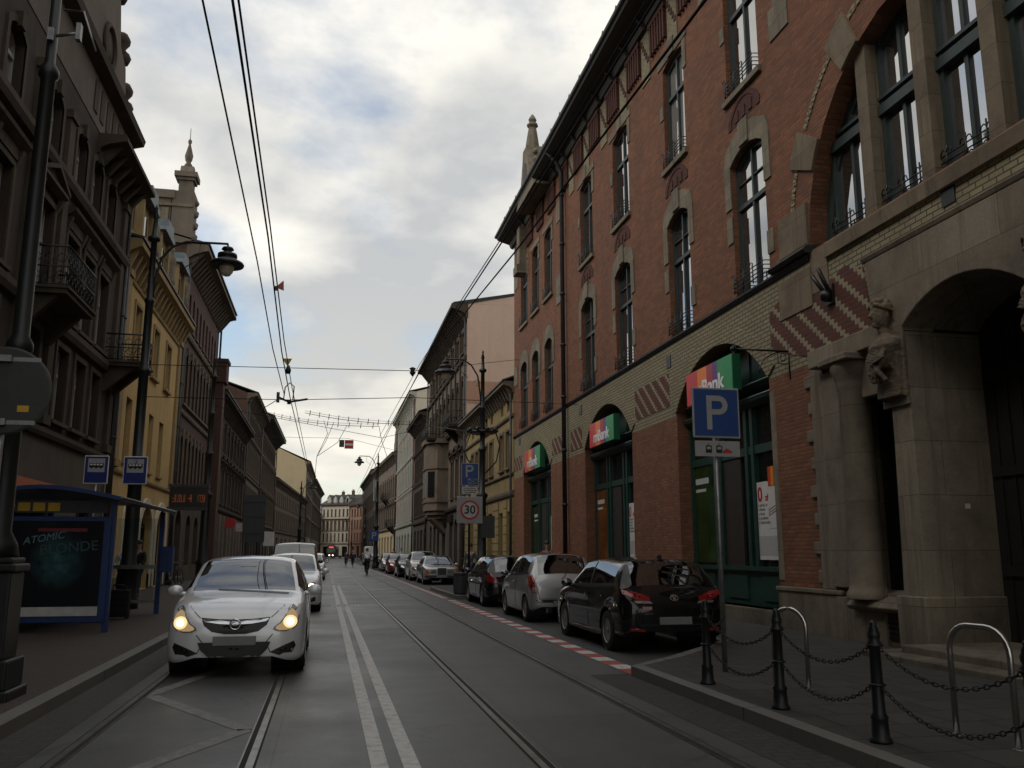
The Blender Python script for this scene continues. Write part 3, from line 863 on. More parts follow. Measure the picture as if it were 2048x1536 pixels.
# stone heads, sills and side blocks of the windows
b = MB(); g_ = MB(); rail = MB()
def stone_head(a, e, zb, rise, up, side, drop, jag=True):
    o1 = [(a-side,zb-rise-drop),(a-side,zb-rise+.1),(a-side+.12,zb-rise+.45)] + [(p[0],p[1]+up) for p in arc_pts(a-side+.15,e+side-.15,zb,rise,8)[2:-2]] + [(e+side-.12,zb-rise+.45),(e+side,zb-rise+.1),(e+side,zb-rise-drop)]
    o2 = [(a,zb-rise-drop),(a,zb-rise-drop*.3)] + arc_pts(a,e,zb,rise,len(o1)-5) + [(e,zb-rise-drop*.3),(e,zb-rise-drop)]
    n = min(len(o1), len(o2)); o1, o2 = o1[:n], o2[-n:] if len(o2) > n else o2
    for p, q, r_, s in zip(o1, o1[1:], o2[1:], o2):
        b.face([(p[0],.03,p[1]),(q[0],.03,q[1]),(r_[0],.03,r_[1]),(s[0],.03,s[1])])
        b.face([(p[0],.03,p[1]),(q[0],.03,q[1]),(q[0],-.01,q[1]),(p[0],-.01,p[1])])
        b.face([(s[0],.03,s[1]),(r_[0],.03,r_[1]),(r_[0],-.01,r_[1]),(s[0],-.01,s[1])])
def guard(a, e, z):
    for h in (.08,.17,.26,.35): rail.tube([(a+.03,-.05,z+h),(a+.06,.1,z+h),(e-.06,.1,z+h),(e-.03,-.05,z+h)], .012, 5)
    for k in range(4):
        u = a+.12+(e-a-.24)*k/3; rail.tube([(u,.1,z),(u,.1,z+.44)], .014, 5)
        rail.tube([(u+.06*math.cos(t)+.06,.1,z+.42+.05*math.sin(t)) for t in [i*PI/3 for i in range(5)]], .01, 4)
for a, e in WINS:
    b.mark(); rail.mark(); stone_head(a, e, 10.28, .24, .48, .28, .95)
    b.mark(); b.box(a-.26,a,-.01,.03,7.5,8.0); b.mark(); b.box(e,e+.26,-.01,.03,8.3,8.9); b.mark()
    b.box((a+e)/2-.22,(a+e)/2+.22,-.01,.07,10.3,10.86)
    b.mark(); b.box(a-.12,e+.12,-.2,.09,11.54,11.67)
    b.mark(); b.box(a-.22,a,-.01,.028,13.9,14.7); b.mark(); b.box(e,e+.22,-.01,.028,13.2,13.6); b.mark(); b.box(a-.3,e+.3,-.01,.03,14.74,14.96)
    b.box((a+e)/2-.2,(a+e)/2+.2,-.01,.06,14.74,15.2)
    guard(a,e,11.68); rail.mark(); guard(a,e,7.05)
for a, e in TRI:
    b.mark(); rail.mark(); stone_head(a, e, 10.2, .25, .55, .28, .9)
    b.mark(); b.box(a-.15,e+.15,-.2,.09,11.86,11.99); b.mark(); b.box(a-.25,e+.25,-.01,.03,14.97,15.2); b.mark(); b.box(a-.22,a,-.01,.03,14.2,14.9)
    guard(a,e,12.0); rail.mark(); guard(a,e,7.15)
b.build('window_stonework', M['stone'], bank); b = MB()
for q in ((32.2,33.1,11.2,12.4),(32.2,33.0,14.6,15.4),(40.5,41.4,14.2,15.4),(40.6,41.4,9.4,10.3),(14.55,15.3,11.9,12.6),(14.75,15.1,12.601,13.5)):
    b.mark(); b.box(q[0],q[1],-.01,.029,q[2],q[3])
b.build('corner_stone', M['stone'], bank); b = MB()
b.build('window_stonework', M['stone'], bank)
rail.build('window_guard', M['iron'], bank)

# blind arch reliefs of dark brick under the upper windows
b = MB()
for a, e in WINS:
    b.mark(); c = (a+e)/2
    ol, il = outline(c-.75,c+.75,10.9,11.5,.42), outline(c-.60,c+.60,10.9,11.40,.36)
    for p, q, r_, s in zip(ol, ol[1:], il[1:], il): b.face([(p[0],.022,p[1]),(q[0],.022,q[1]),(r_[0],.022,r_[1]),(s[0],.022,s[1])]); b.face([(p[0],.022,p[1]),(q[0],.022,q[1]),(q[0],-.01,q[1]),(p[0],-.01,p[1])]); b.face([(s[0],.022,s[1]),(r_[0],.022,r_[1]),(r_[0],.004,r_[1]),(s[0],.004,s[1])])
    b.prism(il, .002, .006, 'y')
    for k in (-.40,-.08,.24): b.box(c+k,c+k+.16,.006,.03,10.95,11.2)
b.build('blind_arch', M['brick_dark'], bank)

# windows
for a, e in WINS:
    window(bank, a, e, 7.0, 10.28, .24, .13, 'win_green', 'T', trans=.62, bars=1, fw=.1, glass='mirror_glass' if rnd.random() < .7 else 'mirror_curtain')
    window(bank, a, e, 11.68, 14.72, .12, .13, 'win_green', 'T', trans=.66, fw=.1, glass='mirror_glass' if rnd.random() < .7 else 'mirror_curtain')
for a, e in TRI:
    window(bank, a, e, 7.15, 10.2, .25, .12, 'win_green', 'T', trans=.62, fw=.1, glass='mirror_glass' if rnd.random() < .7 else 'mirror_curtain')
    window(bank, a, e, 12.0, 14.95, .15, .12, 'win_green', 'T', trans=.66, fw=.1, glass='mirror_glass' if rnd.random() < .7 else 'mirror_curtain')

# frieze: dark dentils, cream panels, eave
b = MB(); c = MB()
u = 14.6
while u < 41.2:
    b.mark()
    for k in range(6): b.box(u+.05+k*.2, u+.15+k*.2, -.01, .10, 15.45, 16.35)
    b.box(u,u+1.25,-.01,.11,16.35,16.5)
    if u < 31: 
        c.mark(); c.box(u+1.35,u+2.0,-.01,.03,14.95,16.5)
        for k in range(5): b.prism([(u+1.38+k*.12,15.5+.18*k),(u+1.5+k*.12,15.5+.18*k),(u+1.5+k*.12,15.66+.18*k),(u+1.38+k*.12,15.66+.18*k)], .03, .05, 'y')
    u += 2.05
b.build('frieze_dentils', M['brick_dark'], bank); c.build('frieze_panel', M['brick_cream'], bank)
b = MB()
moulding(b, U0, U1+.35, [(-.02,16.55),(.12,16.6),(.2,16.78),(.62,16.9),(.8,16.98),(.86,17.12),(.80,17.2),(-.02,17.2)])
for k in range(25):
    u = 4.4+k*1.48; b.prism([(.02,16.55),(.08,16.55),(.4,16.82),(.4,16.9),(.02,16.9)], u, u+.12, 'x')
b.build('cornice', M['wood_dk'], bank)
b = MB(); b.tube([(U0,.86,17.16),(U1+.4,.86,17.16)], .09, 8); b.build('gutter', M['roof'], bank)
b = MB()
b.prism([(.84,17.2),(-4.8,21.2),(-10.6,17.2),(-10.6,17.1),(-4.8,21.08),(.84,17.1)], U0, 36.6, 'x')
b.face([(36.6,.84,17.2),(36.6,-4.8,21.2),(41.8,-4.8,17.2),(41.8,.84,17.2)]); b.face([(36.6,-4.8,21.2),(36.6,-10.6,17.2),(41.8,-10.6,17.2),(41.8,-4.8,17.2)])
b.build('roof', M['tile'], bank)
b = MB()   # wrought iron cresting along the eave
for k in range(20):
    u = 15.0+k*1.36
    b.tube([(u,.55,17.3),(u,.62,17.75)], .022, 5); b.ball((u,.62,17.8), .05, 6)
    b.tube([(u+.16*math.cos(t),.6,17.52+.16*math.sin(t)) for t in [i*PI/5 for i in range(10)]], .014, 4, closed=True)
    b.tube([(u+.02,.6,17.62),(u+.2,.6,17.86),(u+.12,.6,17.95)], .014, 4)
for h in (.12,.32): b.tube([(14.9,.57,17.25+h),(41.6,.57,17.25+h)], .016, 5)
b.build('roof_cresting', M['iron'], bank)
# pinnacled stone gable on the eave
b = MB()
b.prism([(33.6,16.6),(34.0,17.0),(34.5,17.5),(34.8,18.3),(34.95,18.9),(35.7,18.9),(35.85,18.3),(36.15,17.5),(36.7,17.0),(37.2,16.6)], .10, .80, 'y')
b.lathe([(.36,18.6),(.30,19.1),(.20,19.75),(.17,19.9),(.26,20.0),(.24,20.08),(.13,20.16),(.19,20.28),(.12,20.42),(.03,20.55)], (35.32,.45,0), 8, s=False)
for k in (0,1,2): b.ball((34.55-k*.0+.12*k,.45,17.75+k*.42), .13, 6); b.ball((36.1-.12*k,.45,17.75+k*.42), .13, 6)
b.box(38.6,39.2,.0,.35,14.6,16.6); b.box(38.5,39.3,.0,.5,14.3,14.7)
o = b.build('dormer_gable', M['stone'], bank)
b = MB(); b.prism(outline(35.0,35.65,17.0,18.2,.32), .79, .815, 'y'); b.build('dormer_window', M['flashing'], o)
# drainpipe with brackets
b = MB(); b.tube([(31.6,.8,17.1),(31.6,.35,16.6),(31.6,.16,16.2),(31.6,.16,.15)], .085, 8)
for k in range(8): b.lathe([(.11,0),(.11,.1)], (31.6,.16,1.2+k*2), 8)
b.build('downpipe', M['flashing'], bank)
# vents
b = MB()
for u, z in ((21.45,6.45),(29.85,6.5),(40.2,6.62),(10.55,6.62)): b.mark(); b.box(u-.14,u+.14,-.01,.02,z-.16,z+.16)
b.build('vent_hole', M['black'], bank)

# shop fronts
def shop_front(a, e, drop=4.62):
    dp = .40
    f = MB(); f.box(a,e,-dp-.06,-dp+.05,.42,1.15); f.box(a,e,-dp-.05,-dp+.16,1.15,1.24)
    W = e-a
    posts = [0,.30,.36,.64,.70,.985]
    for q in posts: f.box(a+W*q, a+W*q+.13, -dp-.06, -dp+.08, 1.24, drop)
    f.box(a,e,-dp-.05,-dp+.06,3.62,3.80)
    for s0, s1 in ((0,.3),(.36,.64),(.7,1)):
        f.box(a+W*s0+.25,a+W*s1-.15,-dp,-dp+.09,.55,1.05)
    moulding(f, a, e, [(-dp-.05,drop),(-dp+.1,drop),(-dp+.22,drop+.1),(-dp+.24,drop+.18),(-dp-.05,drop+.2)])
    moulding(f, a, e, [(-dp-.05,drop+.36),(-dp+.08,drop+.36),(-dp+.2,drop+.46),(-dp-.05,drop+.5)])
    o = f.build('shop_front', M['green_frame'], bank)
    l = MB(); l.prism(outline(a,e,drop+.2,6.2,1.2), -dp-.05, -dp-.02, 'y')
    for q in (.33,.66): l.box(a+W*q-.02,a+W*q+.02,-dp-.02,-dp+.01,drop+.5,6.02)
    l.build('lunette', M['green_frame'], o)
    p = MB(); p.box(a,e,-dp-.05,-dp-.035,1.15,drop); p.build('pane', M['shopglass'], o)
    t = MB()
    for z in (drop+.185, drop+.475): t.tube([(a,-dp+.235,z),(e,-dp+.235,z)], .016, 5)
    t.build('trim_strip', M['galv'], o)
    s = MB(); s.box(a-.05,e+.05,-dp,.12,KZ-.05,.42); s.build('doorstep', M['stone'], o)
    d = MB(); d.box(a+W*.45,a+W*.63,-dp-.03,-dp+.03,.45,3.6); dd = d.build('door', M['wood_dk'], o)
for a, e in SHOPS: shop_front(a, e)

# great arched window above the portal
b = MB()
C0, zc = 11.05, 7.2
def ring(r0, r1, a0, a1, d0, d1, n=12):
    for k in range(n):
        t0, t1 = a0+(a1-a0)*k/n, a0+(a1-a0)*(k+1)/n
        A = [(C0+r_*math.cos(t), zc+r_*math.sin(t)) for r_, t in ((r0,t0),(r1,t0),(r1,t1),(r0,t1))]
        b.prism(A, d0, d1, 'y')
for a0, a1, r1 in ((R(-4),R(3),4.25),(R(24),R(34),4.1),(R(56),R(66),4.1),(R(86),R(94),4.1)): b.mark(); ring(3.25, r1, a0, a1, -.05, .05, 3)
b.mark(); b.box(14.3,15.35,-.05,.055,7.2,8.0); b.mark(); b.box(13.75,14.3,-.3,.02,6.2,7.0); b.mark(); b.box(14.3,15.5,-.02,.035,6.0,6.75)
b.mark(); moulding(b, 7.8, 13.75, [(-.5,6.72),(.08,6.72),(.1,6.95),(-.02,7.04),(-.5,7.04)])
for u in (12.52,11.05,9.62): b.mark(); b.box(u-.15,u+.15,-.45,-.10,7.04,7.2+math.sqrt(max(.1,3.25**2-(u-C0)**2))+.02)
o = b.build('arch_stonework', M['stone_warm'], bank)
b = MB()
n = 44
for k in range(n):
    t = R(4)+(R(86))*k/n
    if R(24) < t < R(34) or R(56) < t < R(66): b.mark(); continue
    A = [(C0+r_*math.cos(q), zc+r_*math.sin(q)) for r_, q in ((3.80,t),(3.92,t),(3.92,t+R(1.6)),(3.80,t+R(1.6)))]
    b.prism(A, -.01, .022, 'y')
b.build('arch_header_bricks', M['brick_cream'], bank)
b = MB()
moulding(b, 14.25, 15.65, [(-.3,6.98),(.14,7.0),(.19,7.06),(.12,7.14),(-.3,7.2)])
b.build('ledge_flashing', M['flashing'], bank)
b = MB(); ai = arc_pts(7.8,14.3,10.45,3.25,24); inner = [(C0+(p[0]-C0)*.93, 7.04+(p[1]-7.04)*.94) for p in ai]
for p, q, r_, s in zip(ai, ai[1:], inner[1:], inner): b.prism([p,q,r_,s], -.5, -.36, 'y')
for u0, u1 in ((12.67,13.9),(11.2,12.37),(9.77,10.9),(8.2,9.47)):
    for x in (u0,u1-.1): b.box(x,x+.1,-.42,-.32,7.05,10.3)
    b.box((u0+u1)/2-.04,(u0+u1)/2+.04,-.42,-.34,7.05,10.2)
    b.box(u0,u1,-.42,-.26,8.78,8.96); b.box(u0,u1,-.42,-.28,9.06,9.12)
    b.box(u0,u1,-.42,-.32,7.05,7.2)
o = b.build('arched_window', M['win_green'], bank)
b = MB(); b.prism([(7.8,7.05)]+ai+[(14.3,7.05)], -.42, -.39, 'y'); b.build('pane', M['mirror_glass'], o)
r2 = MB()
for u0, u1 in ((12.7,13.85),(11.25,12.35),(9.8,10.88)):
    for h in (.10,.2,.3): r2.tube([(u0,-.2,7.04+h),(u1,-.2,7.04+h)], .013, 5)
    for k in range(3):
        u = u0+.12+(u1-u0-.24)*k/2
        r2.tube([(u,-.2,7.04),(u,-.2,7.5)], .014, 5)
        for s in (-1,1): r2.tube([(u+s*(.06-.06*math.cos(t)),-.2,7.36+.08*math.sin(t)) for t in [i*PI/4 for i in range(5)]], .012, 4)
r2.build('window_guard', M['iron'], o)

# carved stone portal
b = MB()
b.box(13.9,16.05,-.02,.10,KZ-.05,.86); b.box(13.85,16.1,-.02,.13,.82,.9)
b.box(14.1,14.55,-.02,.05,.9,4.95)
for k in range(8): b.box(14.5,14.66+.09*(k%2),-.02,.055,1.0+k*.5,1.22+k*.5)
b.box(15.95,16.14,-.02,.02,1.0,4.7)
b.box(12.65,14.0,-.02,.14,KZ-.05,.80)
b.lathe([(.33,.80),(.33,.90),(.29,.95),(.275,1.05),(.25,4.15),(.275,4.19),(.275,4.27),(.29,4.33),(.34,4.45),(.36,4.52),(.36,4.62)], (13.03,.14,0), 24)
b.box(12.62,13.44,-.02,.54,4.62,4.74)
b.box(11.75,14.15,-.02,.30,4.74,5.06); b.box(13.4,14.12,-.02,.10,.95,4.66); b.box(11.75,13.4,-.3,.16,4.0,4.74)
# sloping sill block under the slit window
b.prism([(-.3,.95),(.22,.78),(.30,.70),(.26,.64),(.05,.60),(-.3,.60)], 11.8, 13.45, 'x'); b.box(11.8,13.45,-.3,.06,KZ-.05,.6)
# pier carrying the bust, stepping in to the gate
b.prism([(11.25,KZ-.05),(11.80,KZ-.05),(11.80,.95),(11.76,.98),(11.70,3.1),(11.70,3.75),(11.84,3.9),(11.84,4.74),(11.25,4.74)], -.9, .40, 'y')
b.box(11.2,11.86,-.9,.46,KZ-.05,.92)
b.box(8.0,8.85,-.9,.40,KZ-.05,4.74); b.box(7.95,8.9,-.9,.46,KZ-.05,.92)
# hood over the gate
ar = arc_pts(8.85,11.25,5.2,.42,12)
b.prism([(7.6,4.745),(8.849,4.745)]+ar+[(11.251,4.745),(11.9,4.745),(12.0,6.02),(7.6,6.02)], -.1, .46, 'y')
for p, q in zip(ar, ar[1:]): b.face([(p[0],-.1,p[1]),(q[0],-.1,q[1]),(q[0],-.9,q[1]),(p[0],-.9,p[1])])
moulding(b, 7.6, 12.08, [(-.05,6.02),(.46,6.02),(.5,6.1),(.3,6.2),(-.05,6.32)])
b.box(8.9,11.2,-.9,.9,KZ-.05,.30); b.box(8.6,11.6,.46,1.25,KZ-.05,.2)
o = b.build('portal', M['stone_portal'], bank); bevel(o, .02, 2)
b = MB()
for k in range(5): b.box(12.1,12.8,.06,.085,.22+k*.075,.26+k*.075)
b.build('grille', M['black'], o)
b = MB(); b.box(8.7,11.4,-.9,-.84,KZ,5.3)
for k in range(9): b.box(8.95+k*.26,8.97+k*.26,-.84,-.81,.3,5.0)
for z in (1.2,2.6,4.0): b.box(8.9,11.2,-.84,-.8,z,z+.14)
b.build('gate', M['gate_dark'], o)
b = MB(); b.box(11.75,13.45,-.55,-.5,.85,4.1); b.build('slit_window', M['gate_dark'], o)
b = MB(); b.box(11.24,11.246,-.42,-.34,2.15,2.22); b.build('paper_notice', M['white'], o)

# ------------------------------------------------------------------ carved busts on the portal piers
def bust(name, label, u, z0):
    t = thing(name, label, 'bust', (Xb-.40, u, z0), 0, 'carved busts at the portal')
    # local x points to the street when negative: the bust looks out across the street
    b = MB()
    def loft(sts, n=14):
        rings = []
        for (x, y, z, rx, ry) in sts:
            rings.append([b.pt((x+rx*math.cos(2*PI*i/n), y+ry*math.sin(2*PI*i/n), z)) for i in range(n)])
        for A, B in zip(rings, rings[1:]):
            for i in range(n): b.idx((A[i],A[(i+1)%n],B[(i+1)%n],B[i]), 0, True)
        b.idx(rings[0][::-1]); b.idx(rings[-1])
    loft([(-.10,0,-.16,.20,.20),(-.13,0,-.02,.22,.27),(-.17,0,.12,.25,.33),(-.20,0,.25,.25,.38),(-.19,0,.36,.20,.37),(-.17,0,.43,.14,.24),(-.18,0,.49,.105,.115),(-.20,0,.60,.10,.10)])
    k, z0_ = 1.34, .60-.70*1.34+.02
    Z = lambda z: z0_ + z*k
    loft([(-.20+.2*k-.24*k+.03,0,Z(.70),.075*k,.06*k),(-.25,0,Z(.75),.11*k,.085*k),(-.24,0,Z(.82),.135*k,.10*k),(-.23,0,Z(.90),.15*k,.112*k),(-.21,0,Z(.98),.16*k,.12*k),(-.20,0,Z(1.05),.14*k,.11*k),(-.20,0,Z(1.10),.08*k,.07*k)])
    X = lambda x: -.24 + (x+.24)*k
    b.prism([(X(-.372),Z(.94)),(X(-.418),Z(.855)),(X(-.40),Z(.835)),(X(-.36),Z(.84))], -.03, .03, 'y')      # nose
    b.ball((X(-.358),0,Z(.80)),.046,8,0,(.6,1,.35)); b.ball((X(-.352),0,Z(.775)),.046,8,0,(.6,.9,.35)); b.ball((X(-.335),0,Z(.735)),.06,8)   # lips, chin
    for s in (-1,1):
        b.ball((X(-.343),s*.06,Z(.905)),.03,8); b.ball((X(-.348),s*.06,Z(.935)),.046,8,0,(.6,1.2,.3)); b.ball((X(-.2),s*.15,Z(.87)),.046,8,0,(.6,.4,1.1))
    for q in range(7):      # folds of the drapery
        b.tube([(-.43+.02*q,-.30+.02*q,.02+.05*q),(-.455+.01*q,0,-.06+.055*q),(-.43+.02*q,.30-.02*q,.04+.05*q)], .022, 6)
    b.box(-.16,.0,-.26,.26,-.52,-.05); b.prism([(-.26,-.10),(-.02,-.62),(.0,-.10)], -.22, .22, 'y')
    h = b; q = random.Random(3)
    for n_ in range(90):
        a, e = q.uniform(-2.3,2.3), q.uniform(.0,1.35)
        a = q.uniform(-PI, PI)
        if math.cos(a) < -.35 and e < .75: continue
        h.ball((-.215+.215*math.cos(a)*math.cos(e), .175*math.sin(a)*math.cos(e), Z(.93)+.25*math.sin(e)), q.uniform(.045,.07), 7)
    h.tube([(X(-.36),-.05,Z(1.02)),(X(-.33),-.13,Z(1.0)),(X(-.24),-.18,Z(.97)),(X(-.13),-.19,Z(.93)),(-.06,-.17,Z(.78))], .04, 6); h.tube([(X(-.36),.05,Z(1.02)),(X(-.33),.13,Z(1.0)),(X(-.24),.18,Z(.97)),(X(-.13),.19,Z(.93)),(-.06,.17,Z(.78))], .04, 6)
    c = b; c.lathe([(.20,-.10),(.26,-.02),(.1,.0)], (-.14,0,.02), 12); c.tube([(-.32,-.12,.02),(-.40,.02,-.24),(-.3,.1,-.42)], .05, 7); c.tube([(-.34,.14,.02),(-.40,-.02,-.22),(-.3,-.12,-.40)], .05, 7)
    c.lathe([(.19,-.03),(.2,0),(.19,.03)], (-.33,.16,-.22), 14, axis='x')
    for n_ in range(6): c.tube([(-.36,.16,-.22),(-.36,.16+.17*math.cos(n_*PI/3),-.22+.17*math.sin(n_*PI/3))], .025, 5)
    b.box(-.20,.0,-.33,.33,-.70,.10); b.box(-.08,.0,-.36,.36,-.72,.62)
    o = b.build('carving', M['stone_warm'], t)
    md = o.modifiers.new('fuse', 'REMESH'); md.mode = 'VOXEL'; md.voxel_size = .013; md.use_smooth_shade = True
    md = o.modifiers.new('soften', 'SMOOTH'); md.factor = .5; md.iterations = 3
    for nm, sc_, st in (('chisel', .05, .018), ('weather', .16, .03)):
        tx = bpy.data.textures.new(nm, 'CLOUDS'); tx.noise_scale = sc_; tx.noise_depth = 3
        md = o.modifiers.new(nm, 'DISPLACE'); md.texture = tx; md.strength = st; md.mid_level = .5; md.texture_coords = 'LOCAL'
    c = MB(); c.box(-.06,.0,-.38,.38,-.86,-.72); c.build('console', M['stone_portal'], t)
    return t
bust('stone_bust', 'carved stone bust with curled hair on the far portal pier beside the slit window', 11.52, 4.34).scale = (.8,.8,.8)
bust('stone_bust', 'carved stone bust on the near portal pier at the edge of the dark gate', 8.45, 4.34).scale = (.8,.8,.8)
# ------------------------------------------------------------------ left side of the street
XL = -7.0
def left(name, label, y0, y1, x0=XL, x1=None):
    """y0 near end, y1 far end; local u runs from the far end to the near end"""
    x1 = x0 if x1 is None else x1
    return building(name, label, (x1, y1), (x0, y0))

# A: soot black tenement with balconies and a scrolled attic gable
YA = 30.2; A = left('tenement_house', 'soot blackened tall tenement with iron balconies and a scrolled attic gable', -12, YA)
U = lambda y: YA - y
cs = [U(y) for y in (27.9, 26.2, 24.5, 19.2, 17.4, 14.0, 12.2, 8.6, 6.8)]
bal = [U(22.1)]
rowsA = [(4.85, 6.75, 1.0, 0, 'flat', cs + bal), (7.55, 9.75, 1.1, 0, 'hood', cs), (7.4, 9.9, 1.25, 0, 'ped', bal), (11.15, 12.75, 1.0, .2, 'arch', cs + bal)]
groundA = [(U(29.3), U(27.2), .3, 3.2, .5, 'shop'), (U(24.2), U(21.0), .15, 2.5, 0, 'shop'), (U(19.6), U(17.6), .15, 3.2, 0, 'door'), (U(15.6), U(12.8), .5, 3.2, 0, 'shop'), (U(10.5), U(7.5), .5, 3.2, 0, 'shop')]
town_house(A, YA+12, 13.6, 'soot', rowsA, groundA, 'soot_stone', 11, 4.3, (.80,.6), 'win_white', 'roof', 2.0,
           bands=((4.3,.22,.14),(7.0,.3,.2),(10.75,.3,.22)), base='soot_base', basez=.9, gmat='soot_base', cor_u=(-.1, 4.2), roof=False,
           pil=[(u, .45, 4.6, 12.8) for u in (U(29.7), U(23.3), U(20.8), U(15.8), U(10.4))])
balcony(A, U(23.3), U(20.9), 7.45, 1.0, .95, slabmat='soot_stone')
balcony(A, U(30.1), U(28.6), 7.35, 1.15, .85, slabmat='soot_stone')
b = MB()
prof = [(.3,13.6),(.3,14.5),(.75,14.8),(1.1,15.6),(1.7,16.0),(2.0,16.9),(2.8,17.2),(3.2,18.4),(3.9,19.6),(5.0,20.6),(6.4,20.6),(7.5,19.6),(8.2,18.4),(8.6,17.2),(9.4,16.9),(9.7,16.0),(10.3,15.6),(10.7,17.4),(14,17.4),(14.5,20),(42,20),(42,13.6)]
b.prism(prof, -.6, .02, 'y')
o = b.build('attic_gable', plaster('brownish attic render', (.15,.125,.10), (.05,.042,.036), .6), A)
b = MB()
for p, q in zip(prof[1:11], prof[2:12]):
    b.tube([(p[0],-.2,p[1]),(q[0],-.2,q[1])], .16, 6)
for u, z in ((.45,14.8),(1.25,16.05),(2.1,17.35),(3.1,18.9),(.35,13.9)):
    b.mark(); b.lathe([(.12,-.1),(.2,.05),(.14,.16),(.26,.34),(.28,.5),(.18,.68),(.05,.74)], (u,-.15,z), 10); b.ball((u-.12,-.1,z-.1), .26, 8)
b.build('carved_finial', M['soot_stone'], o)
b = MB()
b.lathe([(.72,.02),(.72,.1),(.58,.12),(.58,.02)], (4.1,0,16.4), 20, axis='y'); b.lathe([(.58,.025),(.02,.03)], (4.1,0,16.4), 20, 0, 'y')
for u in (1.9,2.6,3.3,4.0,4.7): b.prism(outline(u,u+.4,13.9,14.9,.2), .02, .05, 'y')
moulding(b, .1, 11.2, [(0,15.0),(.35,15.1),(.4,15.3),(0,15.4)])
b.build('round_window', M['soot_stone'], o)
o = MB(); o.box(U(24.6), U(20.4), .02, .16, 2.55, 3.22)
tag(o.build('shop_sign_board', M['orange'], None), None, None)
ob = bpy.data.objects['shop_sign_board']; ob.matrix_world = A.matrix_basis.copy(); tag(ob, 'plain orange fascia board over the shop at the left edge', 'shop sign')
b = MB(); 
for u in (U(24.1),U(22.95),U(22.85),U(21.6)): b.box(u,u+.09,-.28,-.18,.15,2.3)
for z in (.15,.95,2.2): b.box(U(24.1),U(21.5),-.27,-.19,z,z+.1)
b.build('white_door_frame', M['offwhite'], A)

# B: ochre house
YB = 42.2; B = left('ochre_house', 'ochre yellow plastered house with tin roofed attic dormers', YA, YB); U = lambda y: YB - y
rowsB = [(4.62, 6.85, .95, 0, 'sill', [U(y) for y in (32.7, 36.7, 38.9)]), (8.3, 10.2, 1.0, 0, 'flat', [U(y) for y in (32.9, 36.4, 39.2)])]
town_house(B, YB-YA, 11.9, 'ochre', rowsB, [(U(31.9),U(30.9),.15,3.1,.3,'shop'),(U(38.2),U(35.9),.15,3.3,.9,'shop'),(U(35.3),U(33.2),.15,3.3,.9,'door'),(U(41.2),U(39.2),.15,3.3,.9,'shop')],
           'ochre_trim', 10, 4.0, (.55,.8), 'win_brown', 'roof', 1.2, bands=((4.1,.16,.1),(10.7,.14,.08)), pil=[(.45,.6,4.3,11.0),(U(31.0),.5,4.3,11.0)], base='stone', glass='shopglass')
b = MB()
for u0, u1 in ((U(38.4),U(35.7)),(U(35.5),U(33.0)),(U(41.4),U(39.0))):
    b.mark()
    o1, o2 = outline(u0-.12,u1+.12,.2,3.62,1.2), outline(u0+.2,u1-.2,.2,3.3,.9)
    n = min(len(o1),len(o2))
    for p, q, r_, s in zip(o1[:n], o1[1:n], o2[1:n], o2[:n]): b.prism([p,q,r_,s], -.01, .07, 'y')
b.build('white_arch_surround', M['pale'], B)
for y in (32.2, 35.6, 39.6):
    d = MB(); u = U(y)
    d.box(u-.75,u+.75,-1.6,.12,11.9,13.8); d.box(u-.95,u-.7,-.02,.26,11.9,13.8); d.box(u+.7,u+.95,-.02,.26,11.9,13.8)
    o = d.build('attic_dormer', M['ochre_trim'], B)
    r_ = MB(); r_.prism([(u-1.1,13.8),(u+1.1,13.8),(u+1.0,13.98),(u+.6,14.1),(u+.55,14.4),(u-.55,14.4),(u-.6,14.1),(u-1.0,13.98)], -1.7, .42, 'y')
    r_.build('dormer_roof', plain('blue grey tin', (.10,.125,.14), .55, .2, .35, 4), o)
    q = MB(); q.box(u-.4,u+.4,.10,.135,12.2,13.4); q.build('dormer_window', M['glass'], o)
b = MB()
for y in (33.9, 37.6, 41.4):
    u = U(y); b.mark(); b.box(u-.25,u+.25,-.1,.35,11.9,12.4)
    b.lathe([(.2,0),(.24,.25),(.16,.6),(.22,.95),(.2,1.25),(.09,1.4),(.13,1.52),(.11,1.68),(.02,1.76)], (u,.12,12.4), 10)
b.build('roof_figure', M['stone'], B)
b = MB(); b.box(0,YB-YA,-.4,.1,11.9,12.3)
b.build('attic_parapet', M['ochre_trim'], B)

# C: brown red brick house with corner pinnacle
YC = 55.3; Cb = left('brick_tenement', 'brown red brick tenement with overhanging eaves and a corner pinnacle', YB, YC); U = lambda y: YC - y
cc = [1.6+1.22*k for k in range(9)]
town_house(Cb, YC-YB, 15.9, 'brown_red', [(4.7,7.0,.72,.3,'arch',cc),(8.5,10.9,.72,.3,'arch',cc),(12.2,13.9,.6,.28,'sill',cc)],
           [(u,u+1.5,.9,3.4,.5,'shop') for u in (1.2,3.9,6.6)] + [(9.6,11.3,.2,3.5,.6,'door')], 'brownstone', 11, 4.2, (.95,.9), 'win_brown', 'roof', 1.6,
           bands=((4.25,.2,.12),(7.9,.2,.12),(11.6,.25,.15)), base='stone_dk', gmat='dkbrown', eave_m='brownstone')
b = MB(); L_ = YC-YB
b.box(L_-4.2, L_-.02, -9.5, -.9, 15.9, 18.3); b.box(L_-4.3, L_+.1, -9.6, -.75, 18.1, 18.5)
b.box(L_-1.05, L_+.05, -.85, .12, 15.9, 18.5)
for z in (16.3,16.9,17.5,18.1): b.ball((L_-.5,.14,z), .16, 7); b.ball((L_-1.05,.1,z-.3), .13, 7)
o = b.build('attic_block', M['greybrown'], Cb)
b = MB(); u, d = L_-.55, -.35
